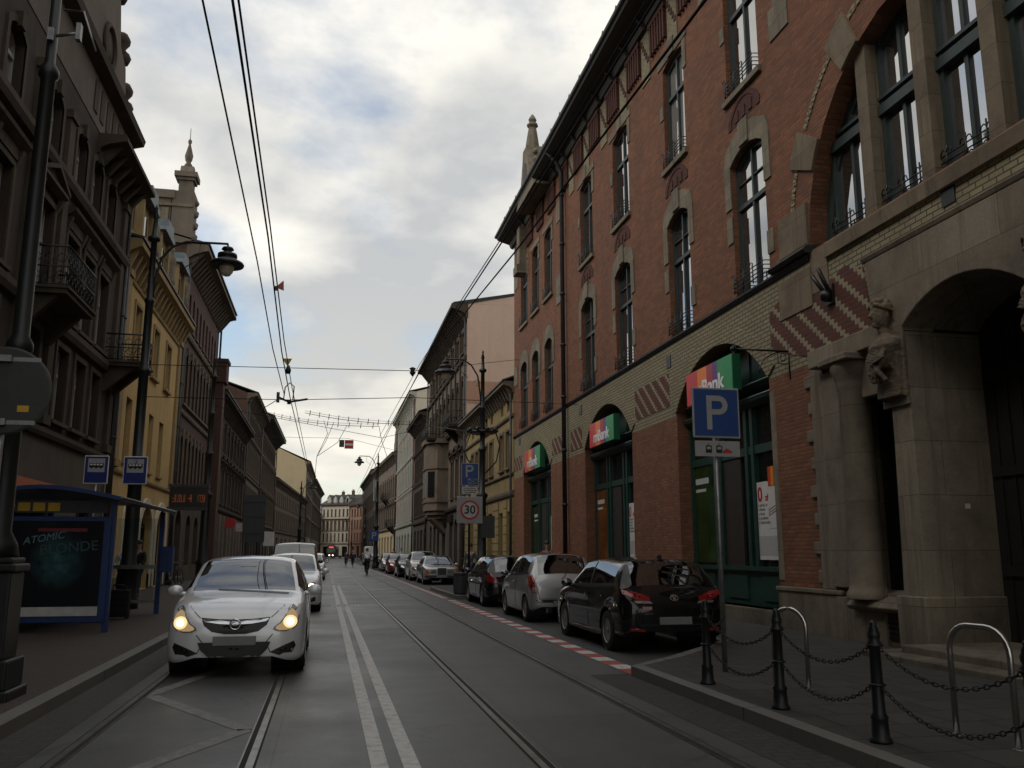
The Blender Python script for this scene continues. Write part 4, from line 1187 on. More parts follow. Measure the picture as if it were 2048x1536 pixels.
for z0, z1, h in ((18.5,19.0,.46),(19.0,19.9,.32),(19.9,20.05,.42),(20.05,20.3,.52)): b.box(u-h,u+h,d-h,d+h,z0,z1)
b.prism([(u-.38,20.3),(u+.38,20.3),(u+.18,20.7),(u-.18,20.7)], d-.3, d+.3, 'y')
b.lathe([(.14,20.65),(.2,20.8),(.1,20.95),(.16,21.05),(.2,21.3),(.05,21.9),(.09,22.0),(.09,22.1),(.02,22.2),(.015,22.75)], (u,d,0), 8)
b.build('pinnacle', M['greybrown'], o, (0,0,-.75))
b = MB()
for k in range(4): b.box(L_-.02,L_+.07,-1.3-k*2.0,-1.0-k*2.0,16.0,17.6)
for z in (15.9,17.7): b.box(L_-.02,L_+.1,-9.4,.1,z,z+.14)
b.build('attic_trim', M['stone'], o)
b = MB(); b.box(.05,1.1,.0,.55,KZ,11.6); b.box(-.05,1.25,.0,.7,11.5,12.8); b.box(-.1,1.3,.0,.78,12.7,12.9)
b.build('end_pier', M['brown_red'], Cb)

# D: low dark house
YD = 76; D = left('dark_house', 'low dark weathered house with carved window heads beside the brick tenement', YC, YD); L_ = YD-YC
cc = [1.5+2.2*k for k in range(9)]
town_house(D, L_, 11.2, 'dkbrown', [(4.7,6.9,1.05,0,'ped',cc),(7.9,9.7,1.0,.2,'arch',cc)], [(u,u+1.5,.3,3.4,0,'shop') for u in (1,3.4,8.2,10.6,15.4)] + [(5.8,7.2,.2,3.3,.4,'door'),(13,14.4,.2,3.3,.4,'door')],
           'soot_stone', 10, 4.0, (.7,.7), 'win_brown', 'roof', 2.4, bands=((4.1,.25,.18),(7.3,.2,.14)), gmat='greybrown')
b = MB()
for k in range(8): b.mark(); b.box(.6+k*2.2,1.15+k*2.2,.0,.22,KZ,3.9)
b.build('shop_pillars', M['greybrown'], D)
# E
YE = 92; E1 = left('grey_house', 'grey stone tenement with close set windows and a red brick gable wall', YD, YE); L_ = YE-YD
cc = [1.3+1.5*k for k in range(10)]
town_house(E1, L_, 14.7, 'greybrown', [(4.9,7.1,.8,0,'flat',cc),(8.2,10.5,.8,0,'hood',cc),(11.5,13.2,.8,.2,'arch',cc)], [(u,u+2,.3,3.5,0,'shop') for u in (1,4,7,10,13)],
           'brownstone', 10, 4.2, (.8,.7), 'win_white', 'roof', 2.0, bands=((4.2,.2,.15),(7.7,.2,.15),(11,.2,.15)), sidemat='brown_red', gmat='dkbrown')
YF = 114; E2 = left('eaves_house', 'dark red brown tenement with the widest eaves on its far corner', YE, YF, XL, -6.8); L_ = YF-YE
cc = [1.6+1.9*k for k in range(11)]
town_house(E2, L_, 15.2, 'brown_red', [(4.9,7.1,.9,0,'hood',cc),(8.3,10.5,.9,0,'ped',cc),(11.7,13.3,.9,.2,'arch',cc)], [(u,u+2,.3,3.5,0,'shop') for u in (1,4,8,12,16,19)],
           'brownstone', 10, 4.2, (1.2,.9), 'win_brown', 'roof', 2.2, bands=((4.2,.2,.15),(7.9,.2,.15),(11.2,.2,.15)), gmat='dkbrown', eave_m='wood_dk')
F1 = left('low_grey_house', 'low greyish plaster house in front of the cream gable wall', 114, 165, -6.85, -4.2); L_ = 51
cc = [2+2.6*k for k in range(19)]
town_house(F1, L_, 10.6, 'greybrown', [(4.6,6.8,1.0,0,'flat',cc),(7.6,9.2,.9,0,'flat',cc)], [(u,u+2,.3,3.4,0,'shop') for u in range(2,46,6)], 'brownstone', 8, 4.0, (.6,.6), 'win_white', 'roof', 2.2, bands=((4,.2,.15),), sidemat='greybrown')
F2 = left('cream_gable_house', 'house with a tall blank cream gable wall facing down the street', 165, 200, -4.3, -3.8); L_ = 35
cc = [2+2.8*k for k in range(12)]
town_house(F2, L_, 17.8, 'greybrown', [(5,7.4,1.1,0,'hood',cc),(9,11.4,1.1,0,'hood',cc),(13,15.2,1.1,0,'flat',cc)], [(u,u+2,.3,3.6,0,'shop') for u in range(2,32,6)], 'brownstone', 14, 4.2, (.7,.8), 'win_white', 'roof', 3.4, sidemat='cream')
G = left('far_dark_house', 'farthest dark tenement at the bend on the left', 200, 252, -3.8, -2.3); L_ = 52
cc = [2+3*k for k in range(17)]
town_house(G, L_, 17.4, 'dkbrown', [(5,7.4,1.1,0,'hood',cc),(9,11.4,1.1,0,'hood',cc),(13,15.2,1.1,0,'flat',cc)], [(u,u+2,.3,3.6,0,'shop') for u in range(2,48,6)], 'soot_stone', 12, 4.2, (.9,.9), 'win_brown', 'roof', 2.6)

# ------------------------------------------------------------------ closing the view at the bend
def facing(name, label, x0, x1, y0, y1):
    """front towards the camera: u runs from x1 to x0"""
    return building(name, label, (x1, y1), (x0, y0))
H1 = facing('white_corner_house', 'cream white four storey house with dormers closing the street', -2.2, 5.8, 262, 256); L_ = math.hypot(8.0, 6)
cc = [.9+1.35*k for k in range(7)]
town_house(H1, L_, 15.0, 'pale', [(4.6,6.9,.62,0,'sill',cc),(8.0,10.3,.62,0,'hood',cc),(11.6,13.6,.6,0,'sill',cc)], [(.6,2.4,.2,3.2,0,'shop'),(3.4,4.6,.2,3.2,0,'door'),(6,9,.2,3.2,0,'shop')], 'greybrown', 12, 3.8, (.5,.6), 'win_brown', 'roof', 3.0,
           bands=((3.8,.25,.2),(7.4,.14,.12)), gmat='pale', brackets=False)
for k in range(4):
    d = MB(); u = 1.4+k*2.1; d.prism([(u-.6,15.2),(u+.6,15.2),(u+.6,16.7),(u,17.5),(u-.6,16.7)], -3.4, -.5, 'y'); o = d.build('dormer', M['offwhite'], H1)
    q = MB(); q.box(u-.35,u+.35,-.5,-.46,15.5,16.7); q.build('dormer_window', M['glass'], o)
    q = MB(); q.prism([(u-.75,16.6),(u,17.6),(u+.75,16.6),(u+.75,16.72),(u,17.8),(u-.75,16.72)], -3.4, -.4, 'y'); q.build('dormer_roof', M['roof'], o)
chimney(H1, 3.0, -5.5, 17.4, 19.2); chimney(H1, 6.5, -5.5, 17.4, 18.9)
H2 = facing('pinkish_corner_house', 'dull pink house with a skylit tiled roof right of the white corner house', 5.8, 12.4, 256, 236); L_ = math.hypot(6.6, 20)
cc = [1.5+2.2*k for k in range(9)]
town_house(H2, L_, 14.6, 'salmon_dk', [(4.6,6.9,.9,0,'sill',cc),(8.0,10.3,.9,0,'flat',cc),(11.4,13.4,.9,0,'flat',cc)], [(u,u+2,.2,3.2,0,'shop') for u in (1,5,9,13,17)], 'greybrown', 12, 3.8, (.6,.6), 'win_brown', 'tile', 5.2, bands=((3.8,.25,.2),), brackets=False)
s_ = MB()
for k in range(3):
    s_.mark(); u = 6+k*4; s_.prism([(-1.6,16.35),(-3.2,17.8),(-3.25,17.75),(-1.65,16.28)], u, u+1.2, 'x')
s_.build('skylight', M['galv'], H2); chimney(H2, 10, -5.5, 18.5, 20.8)
H3 = facing('orange_brick_house', 'small orange brick house behind the far dark tenement', -6.4, -2.2, 258, 262); L_ = 5.8
town_house(H3, L_, 12.2, 'orange_br', [(5,7,.7,.3,'arch',[1.2,2.9,4.6]),(8.6,10.6,.7,.3,'arch',[1.2,2.9,4.6])], [(1,3,.2,3.2,0,'shop')], 'pale', 9, 4, (.4,.5), 'win_white', 'roof', 2, bands=((4,.3,.1),(7.6,.3,.1)))

# ------------------------------------------------------------------ right side beyond the bank
def right(name, label, y0, y1, x0=Xb, x1=None):
    return building(name, label, (x0, y0), (Xb if x1 is None else x1, y1))
I1 = right('low_yellow_house', 'low dirty yellow house between the brick bank and the salmon gable', 41.55, 57)
U = lambda y: y-41.55; L_ = 57-41.55
cc = [U(y) for y in (42.9,44.6,47.6,49.3,52.4,54.1)]
town_house(I1, L_, 9.75, 'dull_yellow', [(5.65,7.45,.95,0,'flat',cc),(8.45,9.05,.7,0,'none',cc)], [(U(42.2),U(43.2),.9,3.5,0,'shop'),(U(44.2),U(45.3),.9,3.5,0,'shop'),(U(47.2),U(48.6),.2,3.6,0,'door'),(U(50.5),U(51.6),.9,3.5,0,'shop'),(U(53.5),U(54.8),.9,3.5,0,'shop')],
           'brownstone', 11, 4.3, (.55,.55), 'win_brown', 'roof', 2.3, bands=((4.2,.25,.16),(5.2,.12,.12),(8.0,.16,.12)), gmat='dull_yellow')
b = MB()
for k in range(8): b.box(0,L_,-.005,.012,.9+k*.4,1.24+k*.4) if False else None
for u0, u1 in ((0.02,U(42.15)),(U(43.25),U(44.15)),(U(45.35),U(47.15)),(U(48.65),U(50.45)),(U(51.65),U(53.45)),(U(54.85),L_)):
    b.mark()
    for k in range(8): b.box(u0,u1,-.005,.045,.75+k*.42,1.13+k*.42)
b.build('rustication', M['dull_yellow'], I1)
J = right('ornate_tenement', 'tall ornate grey brown tenement with an oriel, a deep cornice and a salmon gable wall', 57, 80)
U = lambda y: y-57; L_ = 23
cc = [1.6+2.4*k for k in range(9)]
c2 = [c for c in cc if not U(65.6) < c < U(70.4)]
town_house(J, L_, 18.0, 'brownstone', [(5.3,7.9,1.1,0,'ped',c2),(10.55,13.0,1.2,.3,'arch',cc),(14.9,16.3,1.0,0,'flat',cc)], [(u,u+1.6,.3,3.8,.3,'shop') for u in (1,3.6,6.2,13.6,16.2,19)] + [(10,11.8,.2,3.8,.5,'door')],
           'soot_stone', 12, 4.4, (1.1,1.0), 'win_white', 'roof', 1.4, bands=((4.4,.3,.25),(9.8,.35,.3),(14.2,.25,.2)), sidemat='salmon', gmat='dkbrown', roof=False,
           pil=[(c+1.2,.4,10.2,16.6) for c in cc[:-1]])
b = MB(); u0, u1 = U(65.8), U(70.2)
poly = [(u0,0),(u0+.1,.8),(u0+1.1,1.5),(u1-1.1,1.5),(u1-.1,.8),(u1,0)]
b.prism(poly, 4.6, 9.6, 'z')
cxm = (u0+u1)/2
for z0, z1, k in ((4.0,4.3,.75),(4.3,4.6,.9),(9.6,9.95,1.12),(7.7,7.85,1.05),(5.2,5.35,1.05)): b.prism([(cxm+(p[0]-cxm)*k, p[1]*k) for p in poly], z0, z1, 'z')
b.prism([(.0,2.9),(.0,4.0),(1.1,4.0)], u0+1, u1-1, 'x')
o = b.build('oriel', M['brownstone'], J)
q = MB(); q.box(u0+1.5,u1-1.5,1.5,1.53,5.6,7.5); q.prism([(u0+.32,.99),(u0+.88,1.38),(u0+.86,1.41),(u0+.30,1.02)], 5.6, 7.5, 'z'); q.build('pane', M['glass'], o)
q = MB()
for u in (u0+1.45,cxm-.03,u1-1.5): q.box(u,u+.06,1.5,1.56,5.6,7.5)
q.box(u0+1.45,u1-1.45,1.5,1.56,6.8,6.88); q.build('frame', M['win_white'], o)
balcony(J, u0-.1, u1+.1, 9.98, 1.6, .9, slabmat='soot_stone')
balcony(J, 1.2, 4.4, 9.98, 1.0, .9, slabmat='soot_stone')
q = MB(); q.box(-.012,-.004,-11.9,-.02,11.2,12.7); q.build('wall_patch', M['salmon_dk'], J)
q = MB(); q.prism([(.95,18.0),(.95,18.06),(-6,19.46),(-12.1,18.06),(-12.1,17.98),(-6,19.39),(-.1,18.0)], -.04, L_+.02, 'x'); q.build('roof', M['flashing'], J)
K = right('brown_house', 'narrow dark brown house with steep eaves next to the oriel tenement', 80, 93)
cc = [1.4+1.7*k for k in range(7)]
town_house(K, 13, 14.2, 'dkbrown', [(5.0,7.4,.9,0,'flat',cc),(8.4,10.6,.9,0,'hood',cc),(11.4,13,.9,0,'flat',cc)], [(u,u+1.8,.3,3.6,0,'shop') for u in (1,4,7,10)], 'soot_stone', 12, 4.2, (.9,.7), 'win_brown', 'tile', 2.6, bands=((4.2,.3,.2),(8,.2,.15)))
Lh = right('pink_green_house', 'four storey house painted pink above and pale green below', 93, 118)
cc = [1.6+2.15*k for k in range(11)]
town_house(Lh, 25, 18.4, 'pink', [(5.0,7.4,1.0,0,'flat',cc),(8.6,11,1.0,0,'flat',cc),(12,14.2,1.0,0,'flat',cc),(15.2,17,1.0,0,'flat',cc)], [(u,u+1.8,.3,3.6,.4,'shop') for u in (1,5,9,13,17,21)], 'palegreen', 12, 4.4, (.7,.8), 'win_white', 'roof', 1.8,
           bands=((4.4,.3,.2),(8,.2,.15),(11.5,.25,.2)), sidemat='pale', gmat='palegreen', pil=[(c+1.07,.7,4.7,17.4) for c in cc[:-1]])
N = right('gabled_brown_house', 'warm brown stone house with a small rounded gable and balconies', 118, 150, 8.7, 7.4)
cc = [2+2.6*k for k in range(12)]
town_house(N, 32.03, 14.6, 'greybrown', [(5.2,7.6,1.2,0,'ped',cc),(9.2,11.8,1.2,.3,'arch',cc)], [(u,u+2,.3,3.8,.3,'shop') for u in (1,5,9,13,17,21,25,29)], 'brownstone', 12, 4.5, (.8,.9), 'win_brown', 'roof', 2, bands=((4.5,.3,.25),(8.5,.3,.25)), gmat='cream', sidemat='brown_red')
b = MB(); b.prism([(1,14.6),(1,16.2),(1.5,16.4),(1.7,17.3),(2.6,18),(3.5,17.3),(3.7,16.4),(4.2,16.2),(4.2,14.6)], -.5, .1, 'y'); b.build('gable', M['greybrown'], N)
balcony(N, 1.2, 4.2, 4.9, 1.1, .9); balcony(N, 9, 12, 8.9, 1.0, .9)
O_ = right('far_banner_house', 'dark far house on the right with a white advertising banner on its side', 150, 190, 7.4, 6.9)
cc = [2+2.8*k for k in range(13)]
town_house(O_, 40, 15.2, 'soot', [(5.2,7.6,1.2,0,'flat',cc),(9.2,11.8,1.2,0,'flat',cc)], [(u,u+2,.3,3.8,0,'shop') for u in range(2,36,6)], 'soot_stone', 12, 4.5, (.7,.8), 'win_brown', 'roof', 2)
b = MB(); b.box(-.2,-.1,-2.6,.3,10.0,15.6); bb = b.build('banner', M['offwhite'], O_)
# ------------------------------------------------------------------ lamp posts
def bell_lamp(parent, p):
    x, y, z = p
    b = MB(); b.lathe([(.02,.55),(.03,.46),(.14,.44),(.17,.38),(.10,.34),(.12,.30),(.26,.25),(.27,.16),(.22,.14),(.26,.10),(.44,.0),(.47,-.06),(.45,-.10),(.40,-.08)][::-1], (x,y,z), 20)
    o = b.build('lamp_hood', M['black'], parent)
    g = MB(); g.lathe([(.02,-.40),(.10,-.37),(.17,-.28),(.20,-.16),(.20,-.06)], (x,y,z), 14); g.build('lamp_bulb', M['lamp_glass'], o)

def lamp_post(name, label, loc, H, arm, side, lamp_z, lamp=True):
    t = thing(name, label, 'street lamp', loc)
    b = MB()
    b.lathe([(.30,0),(.30,.25),(.26,.3),(.24,.9),(.27,.95),(.27,1.05),(.19,1.15),(.17,3.6),(.23,3.68),(.25,3.78),(.13,3.9),(.125,H*.56),(.17,H*.56+.05),(.17,H*.56+.12),(.11,H*.56+.2),(.105,H*.74),(.13,H*.74+.03),(.13,H*.74+.1),(.085,H*.74+.16),(.08,H*.90),(.15,H*.90+.04),(.17,H*.90+.12),(.08,H*.90+.2),(.055,H*.96),(.08,H*.965),(.03,H*.985),(.05,H*.99),(.01,H)], (0,0,0), 16)
    b.build('pole', M['iron'], t)
    if lamp:
        z0 = H*.80; a = MB(); top = lamp_z+.55
        pts = [(side*.06,0,z0-.55),(side*.10,0,z0),(side*.22,0,z0+(top-z0)*.55),(side*.50,0,z0+(top-z0)*.85),(side*.85,0,top-.01),(side*arm,0,top),(side*arm,0,top-.1)]
        a.tube(pts, .035, 8); a.tube([(side*(.25+.13*math.cos(q)),0,z0+.55+.13*math.sin(q)) for q in [i*PI/5 for i in range(9)]], .012, 5)
        a.tube([(side*arm*.62,0,top),(side*arm*.62,0,top-.5),(side*arm*.4,0,top-.8)], .012, 5)
        a.build('arm', M['iron'], t); bell_lamp(t, (side*arm,0,lamp_z))
    return t
lp1 = lamp_post('lamp_post', 'tall dark lamp post behind the shelter with an arm over the tram track', (-5.0,24.75,KZ), 10.9, 1.95, 1, 9.35)
lp2 = lamp_post('lamp_post', 'dark overhead wire post with a grey band standing before the brick pier', (-5.0,38.7,KZ), 9.6, 0, 1, 0, lamp=False)
lpr = lamp_post('lamp_post', 'dark lamp post behind the thirty sign carrying cables and a grey cabinet', (6.25,36.8,KZ), 10.0, 1.6, -1, 9.0)
b = MB(); b.lathe([(.5,0),(.56,.04),(.56,.1),(.3,.16)], (0,0,6.35), 12)
for k in range(9):
    a = k*2*PI/9; b.tube([(.15*math.cos(a),.15*math.sin(a),6.5),(.5*math.cos(a),.5*math.sin(a),6.62),(.62*math.cos(a),.62*math.sin(a),6.45)], .03, 5); b.ball((.6*math.cos(a),.6*math.sin(a),6.5), .09, 6)
b.tube([(.55,0,6.5),(.75,.0,5.9),(.6,0,5.2),(.15,0,4.7)], .03, 6); b.tube([(-.5,0,6.4),(-.8,0,5.6),(-.15,0,4.4)], .025, 6)
b.build('cable_ring', M['black'], lpr)
b = MB(); b.box(-.05,.48,-.36,-.18,2.0,2.9); b.build('cabinet', M['grey'], lpr)
for k, (x, y, h) in enumerate(((4.35,84,10.6),(5.9,150,9.6),(-3.0,98,9.0),(5.2,205,9.0))):
    side = -1 if x > 0 else 1
    lamp_post('lamp_post', ['grey lamp post whose curved arm stands out against the pale sky', 'far lamp post before the banner house', 'lamp post before the low greyish plaster house', 'farthest thin lamp post near the pink corner house'][k], (x,y,KZ), h, 1.75 if k == 0 else 1.2, side, h*.92)

# near post at the left edge
t = thing('tram_post', 'thick dark green iron post on a square pedestal behind the round sign back', 'post', (-3.26,9.95,KZ))
b = MB(); b.box(-.31,.31,-.31,.31,-.02,.10); b.box(-.27,.27,-.27,.27,.1,.38); b.box(-.21,.21,-.21,.21,.38,1.22); b.box(-.25,.25,-.25,.25,1.22,1.30); b.box(-.21,.21,-.21,.21,1.30,1.36)
o = b.build('pedestal', M['iron'], t); bevel(o, .02)
b = MB(); b.lathe([(.20,1.36),(.17,1.5),(.105,1.62),(.095,3.45),(.13,3.5),(.13,3.58),(.085,3.66),(.075,6.6),(.105,6.64),(.105,6.72),(.055,6.8),(.05,9.4)], (0,0,0), 18); b.build('pole', M['iron'], t)
b = MB(); b.box(-.03,.03,-.09,.09,7.05,7.2); b.tube([(.05,-.05,7.12),(.3,-.12,7.14)], .02, 6); b.tube([(.12,-.1,7.42),(.34,-.14,7.40),(.52,-.2,6.9)], .014, 5); b.box(.28,.33,-.16,-.08,7.05,7.25)
b.build('bracket', M['galv'], t)

# round sign seen from behind
t = thing('road_sign', 'large round road sign seen from its grey back with a yellow sticker', 'road sign', (-3.03,9.0,KZ))
b = MB(); b.tube([(0,.0,0),(0,0,3.3)], .032, 10); b.build('post', M['galv'], t)
b = MB(); b.lathe([(.40,.0),(.42,.008),(.42,.022),(.40,.03)], (-.0,-.07,2.90), 36, axis='y', s=False)
o = b.build('sign_back', M['grey'], t)
b = MB()
for z in (2.6,3.2): b.mark(); b.box(-.3,.3,-.072,-.045,z-.02,z+.02); b.box(-.06,.06,-.12,-.04,z-.03,z+.03)
b.build('clamp', M['galv'], o)
b = MB(); b.box(.14,.24,-.076,-.069,2.70,2.76); b.build('sticker', M['yellow'], o)

# ------------------------------------------------------------------ tram / bus stop
t = thing('stop_shelter', 'blue bus shelter with a dark poster panel at its end and a curved roof', 'bus shelter', (-4.6,17.6,KZ))
b = MB()
for x, y in ((-1.05,0),(.72,0),(-1.05,5.0),(.72,5.0),(-1.05,2.5)): b.mark(); b.box(x-.05,x+.05,y-.05,y+.05,0,2.35)
b.build('post', M['shelterblue'], t)
b = MB()
prof = [(-1.38+2.3*k/10, 2.40+.20*math.sin(PI*(k/10)**.8)) for k in range(11)]
b.prism(prof + [(x, z-.07) for x, z in prof[::-1]], -.45, 5.5, 'y'); b.build('roof', M['shelterblue'], t)
b = MB(); b.tube([(.93,-.45,2.385),(.93,5.5,2.385)], .022, 6); b.build('gutter', M['galv'], t)
b = MB(); b.box(-.95,.62,-.03,.03,2.12,2.34); b.build('line_board', M['darkgrey'], t)
for k in range(6):
    b = MB(); b.box(-.9+k*.25,-.70+k*.25,-.036,-.030,2.15,2.30); b.build('line_tile', M['yellow' if k < 3 else 'darkgrey'], t)
b = MB()
b.box(-1.05,.72,-.11,-.06,.18,2.05)
b.box(-1.0,.67,-.06,.06,.18,2.05)
o = b.build('poster_case', M['shelterblue'], t); bevel(o, .015)
m, nt, bs = new_mat('poster print'); co = coord(nt)
sp = nt.nodes.new('ShaderNodeSeparateXYZ'); nt.links.new(co, sp.inputs[0])
dx = math2(nt, 'DIVIDE', math2(nt, 'ADD', sp.outputs[0], .12), .5); dz = math2(nt, 'DIVIDE', math2(nt, 'SUBTRACT', sp.outputs[2], 1.28), .55)
rr = math2(nt, 'SQRT', math2(nt, 'ADD', math2(nt, 'MULTIPLY', dx, dx), math2(nt, 'MULTIPLY', dz, dz)))
glow = math2(nt, 'MULTIPLY', maprange(nt, rr, 1.0, .1), maprange(nt, noise(nt, co, 6, 5, .6), .25, .7))
nt.links.new(ramp_mix(nt, glow, (.008,.010,.014), (.05,.16,.17)), bs.inputs['Base Color']); bs.inputs['Roughness'].default_value = .15
b = MB(); b.box(-.93,.60,-.128,-.112,.30,1.97); p = b.build('poster', m, t)
b = MB(); b.box(-.93,.60,-.134,-.129,.30,.46); b.build('white_strip', M['offwhite'], p)
b = MB(); b.box(-.5,.32,-.134,-.129,1.78,1.84); b.build('red_strip', plain('dark red print', (.16,.012,.02), .4), p)
tealm = plain('teal print', (.11,.22,.24), .4, 0, .3, 12)
lettering('ATOMIC', .18, tealm, p, (-.40,-.13,1.66), (R(90),R(-10),0), .003, shear=.3)
lettering('BLONDE', .25, plain('dim teal print', (.025,.065,.07), .4, 0, .6, 20), p, (.04,-.13,1.49), (R(90),R(-5),0), .003)
lettering('CHARLIZE THERON   JAMES MCAVOY', .05, tealm, p, (-.08,-.13,1.90), (R(90),0,0), .002) if False else None
gl, gnt, gb = new_mat('shelter glass'); gb.inputs['Transmission Weight'].default_value = 1; gb.inputs['Roughness'].default_value = .02; gb.inputs['IOR'].default_value = 1.05; gb.inputs['Base Color'].default_value = (.75,.8,.8,1)
b = MB(); b.box(-1.06,-1.045,.08,4.95,.25,2.2); b.box(-.95,.62,4.99,5.005,.25,2.2); b.build('glass_wall', gl, t)
b = MB(); b.box(-.95,.66,4.97,5.03,.25,.32); b.box(-.95,.66,4.965,5.035,1.03,1.12); b.box(-1.09,-1.02,.1,4.9,1.0,1.08); b.build('rail', M['galv'], t)
b = MB(); b.box(-.95,-.5,.9,4.2,.44,.5); 
for y in (1.1,4.0): b.box(-.75,-.68,y,y+.06,0,.44)
b.build('bench', M['darkgrey'], t)
b = MB(); b.box(.74,1.02,4.86,5.12,.95,1.55); b.build('blue_box', M['shelterblue'], t)

def flat_sign(name, label, loc, w_, h_, face, rim='white', post=True, postz=0, rz=0):
    t = thing(name, label, 'road sign', loc, rz)
    b = MB(); b.box(-w_/2,w_/2,.0,.02,-h_/2,h_/2); o = b.build('panel', M[rim], t); bevel(o, .012, 2)
    b = MB(); e = .025; b.box(-w_/2+e,w_/2-e,-.004,-.0005,-h_/2+e,h_/2-e); b.build('face', M[face], o)
    if post: b = MB(); b.tube([(0,.06,-loc[2]+KZ),(0,.06,h_/2-.05)], .032, 10); b.build('post', M['galv'], t)
    return t, o
def white_patch(o, x0, x1, z0, z1, mat='white', d=-.008): b = MB(); b.box(x0,x1,d,d+.003,z0,z1); return b.build('symbol_field', M[mat], o)
M['sign_white'] = plain('stop sign white', (.34,.34,.34), .45, 0, .08)
for kind, x in (('bus', -5.70), ('tram', -4.79)):
    t, o = flat_sign('stop_sign', 'blue stop sign with a black ' + ('bus on its white field, nearer the houses' if kind == 'bus' else 'tram on its white field, on the lamp post'), (x, 23.6, 3.55), .58, .70, 'stopblue', post=(kind == 'bus'), rz=R(-4))
    white_patch(o, -.2, .2, -.06, .28, 'sign_white'); q = o
    b = MB(); b.box(-.17,.17,-.012,-.009,.06,.16)
    for k in range(3): b.lathe([(.028,-.012),(.028,-.009)], (-.11+k*.11,0,.055), 10, axis='y')
    if kind == 'tram': b.tube([(-.02,-.011,.16),(.05,-.011,.21),(-.01,-.011,.25),(.04,-.011,.25)], .006, 4)
    g = b.build('symbol', M['black'], q)
    b = MB()
    for k in range(4): b.box(-.15+k*.078,-.09+k*.078,-.015,-.0125,.105,.145)
    b.build('symbol_windows', M['white'], q)
    if kind == 'tram':
        b = MB(); b.box(-.02,.02,.02,1.0,-.02,.02); b.build('bracket', M['galv'], t)

t = thing('display_board', 'electronic departure board with orange dot letters by the wire post', 'display board', (-5.28,37.9,3.32))
b = MB(); b.box(-1.02,.44,-.12,.12,0,.80); b.build('case', M['black'], t)
b = MB(); b.box(-1.06,.48,-.15,.15,.80,.92); b.box(-1.1,.44,-.14,.14,-.12,0); b.build('rail', M['grey'], t)
b = MB(); x = -.9
for k in range(15):
    if k in (6,7,9,10): 
        if k == 7: b.box(x,x+.12,-.128,-.122,.33,.37)
    else:
        for (a, c, h, i) in ((0,.02,.2,.5),(.045,.065,.2,.5),(.0,.06,.46,.5),(.0,.06,.33,.37),(.0,.06,.2,.24)):
            if rnd.random() < .6: b.box(x+a*.8,x+c*.8,-.128,-.122,h,i)
    x += .085
b.build('dot_letters', M['dotred'], t)
b = MB(); b.box(.36,.44,-.06,.06,-3.2,.95); b.build('post', M['darkgrey'], t)

t = thing('traffic_board', 'big dark rectangular traffic board seen from behind beyond the wire post', 'road sign', (-3.55,45,KZ))
b = MB(); b.box(-.52,.52,-.02,.02,1.9,4.15); b.build('panel', M['darkgrey'], t)
b = MB(); b.tube([(-.3,.06,0),(-.3,.06,4.1)], .035, 8); b.tube([(.3,.06,0),(.3,.06,4.1)], .035, 8)
for z in (2.3,3.1,3.8): b.box(-.5,.5,-.045,-.02,z,z+.05)
b.build('post', M['grey'], t)
t = thing('shop_sign', 'round red shop sign with a small pink white board under it on the dark house', 'shop sign', (-6.4,62,3.2))
b = MB(); b.lathe([(.36,-.06),(.36,.06)], (.0,0,.25), 20, axis='y'); b.build('disc', M['signred'], t); b = MB(); b.box(.35,1.65,-.05,.05,-.3,.25); b.build('board', plain('pink board', (.5,.36,.38), .5), t)
b = MB(); b.tube([(-.62,0,.25),(.3,0,.25)], .03, 6); b.build('arm', M['iron'], t)
for k, (y, z) in enumerate(((63.5,3.9),(67.2,3.75))):
    t = thing('shop_sign', ['long black shop board on the ornate tenement, farther from the oriel', 'short black shop board under the oriel of the ornate tenement'][k], 'shop sign', (Xb-.12,y,z))
    b = MB(); b.box(-.08,.08,-.9,.9,-.28,.28); o = b.build('board', M['black'], t); b = MB()
    for u in (-.7,.7): b.mark(); b.box(.08,.14,u-.04,u+.04,-.05,.05)
    b.build('fixing', M['galv'], o)
t = thing('notice_sign', 'small white notice sign on a thin post beside the black van', 'road sign', (-3.1,49.5,KZ))
b = MB(); b.box(-.28,.28,-.02,.0,1.75,2.5); b.build('panel', M['white'], t); b = MB(); b.tube([(0,.03,0),(0,.03,2.5)], .03, 8); b.build('post', M['galv'], t)

# ------------------------------------------------------------------ signs on the right
def letter_P(o, h, d=-.008, x0=0., z0=0.):
    """the white P of a parking sign"""
    b = MB(); s = h; wd = s*.16
    b.box(x0-s*.30,x0-s*.30+wd,d,d+.003,z0-s/2,z0+s/2)
    def arcp(r): return [(x0+s*.08+r*math.cos(a), z0+s*.22+r*math.sin(a)) for a in [PI/2-PI*i/10 for i in range(11)]]
    e, i = arcp(s*.28), arcp(s*.28-wd)
    for p, q, r_, u in zip(e, e[1:], i[1:], i): b.prism([p,q,r_,u], d, d+.003, 'y')
    b.box(x0-s*.30+wd,x0+s*.08,d,d+.003,z0+s*.5-wd,z0+s*.5); b.box(x0-s*.30+wd,x0+s*.08,d,d+.003,z0-s*.06,z0-s*.06+wd)
    return b.build('letter', M['sign_pale'], o)
M['sign_pale'] = plain('sign face grey white', (.30,.30,.295), .45, 0, .08)
t, o = flat_sign('parking_sign', 'large blue parking sign with a white tow away plate on a grey post', (4.75,10.33,3.268), .64, .645, 'signblue', rim='sign_pale')
letter_P(o, .435)
b = MB(); b.box(-.30,.30,.0,.015,-.555,-.36); o2 = b.build('plate', M['sign_pale'], t)
b = MB()
for x in (-.16,-.02):
    b.box(x,x+.08,-.004,-.001,-.51,-.42); b.tube([(x+.02,-.003,-.42),(x+.05,-.003,-.392)], .004, 4)
b.build('symbol', M['black'], o2)
b = MB()
for x in (-.16,-.02): b.box(x+.013,x+.066,-.007,-.0045,-.468,-.435)
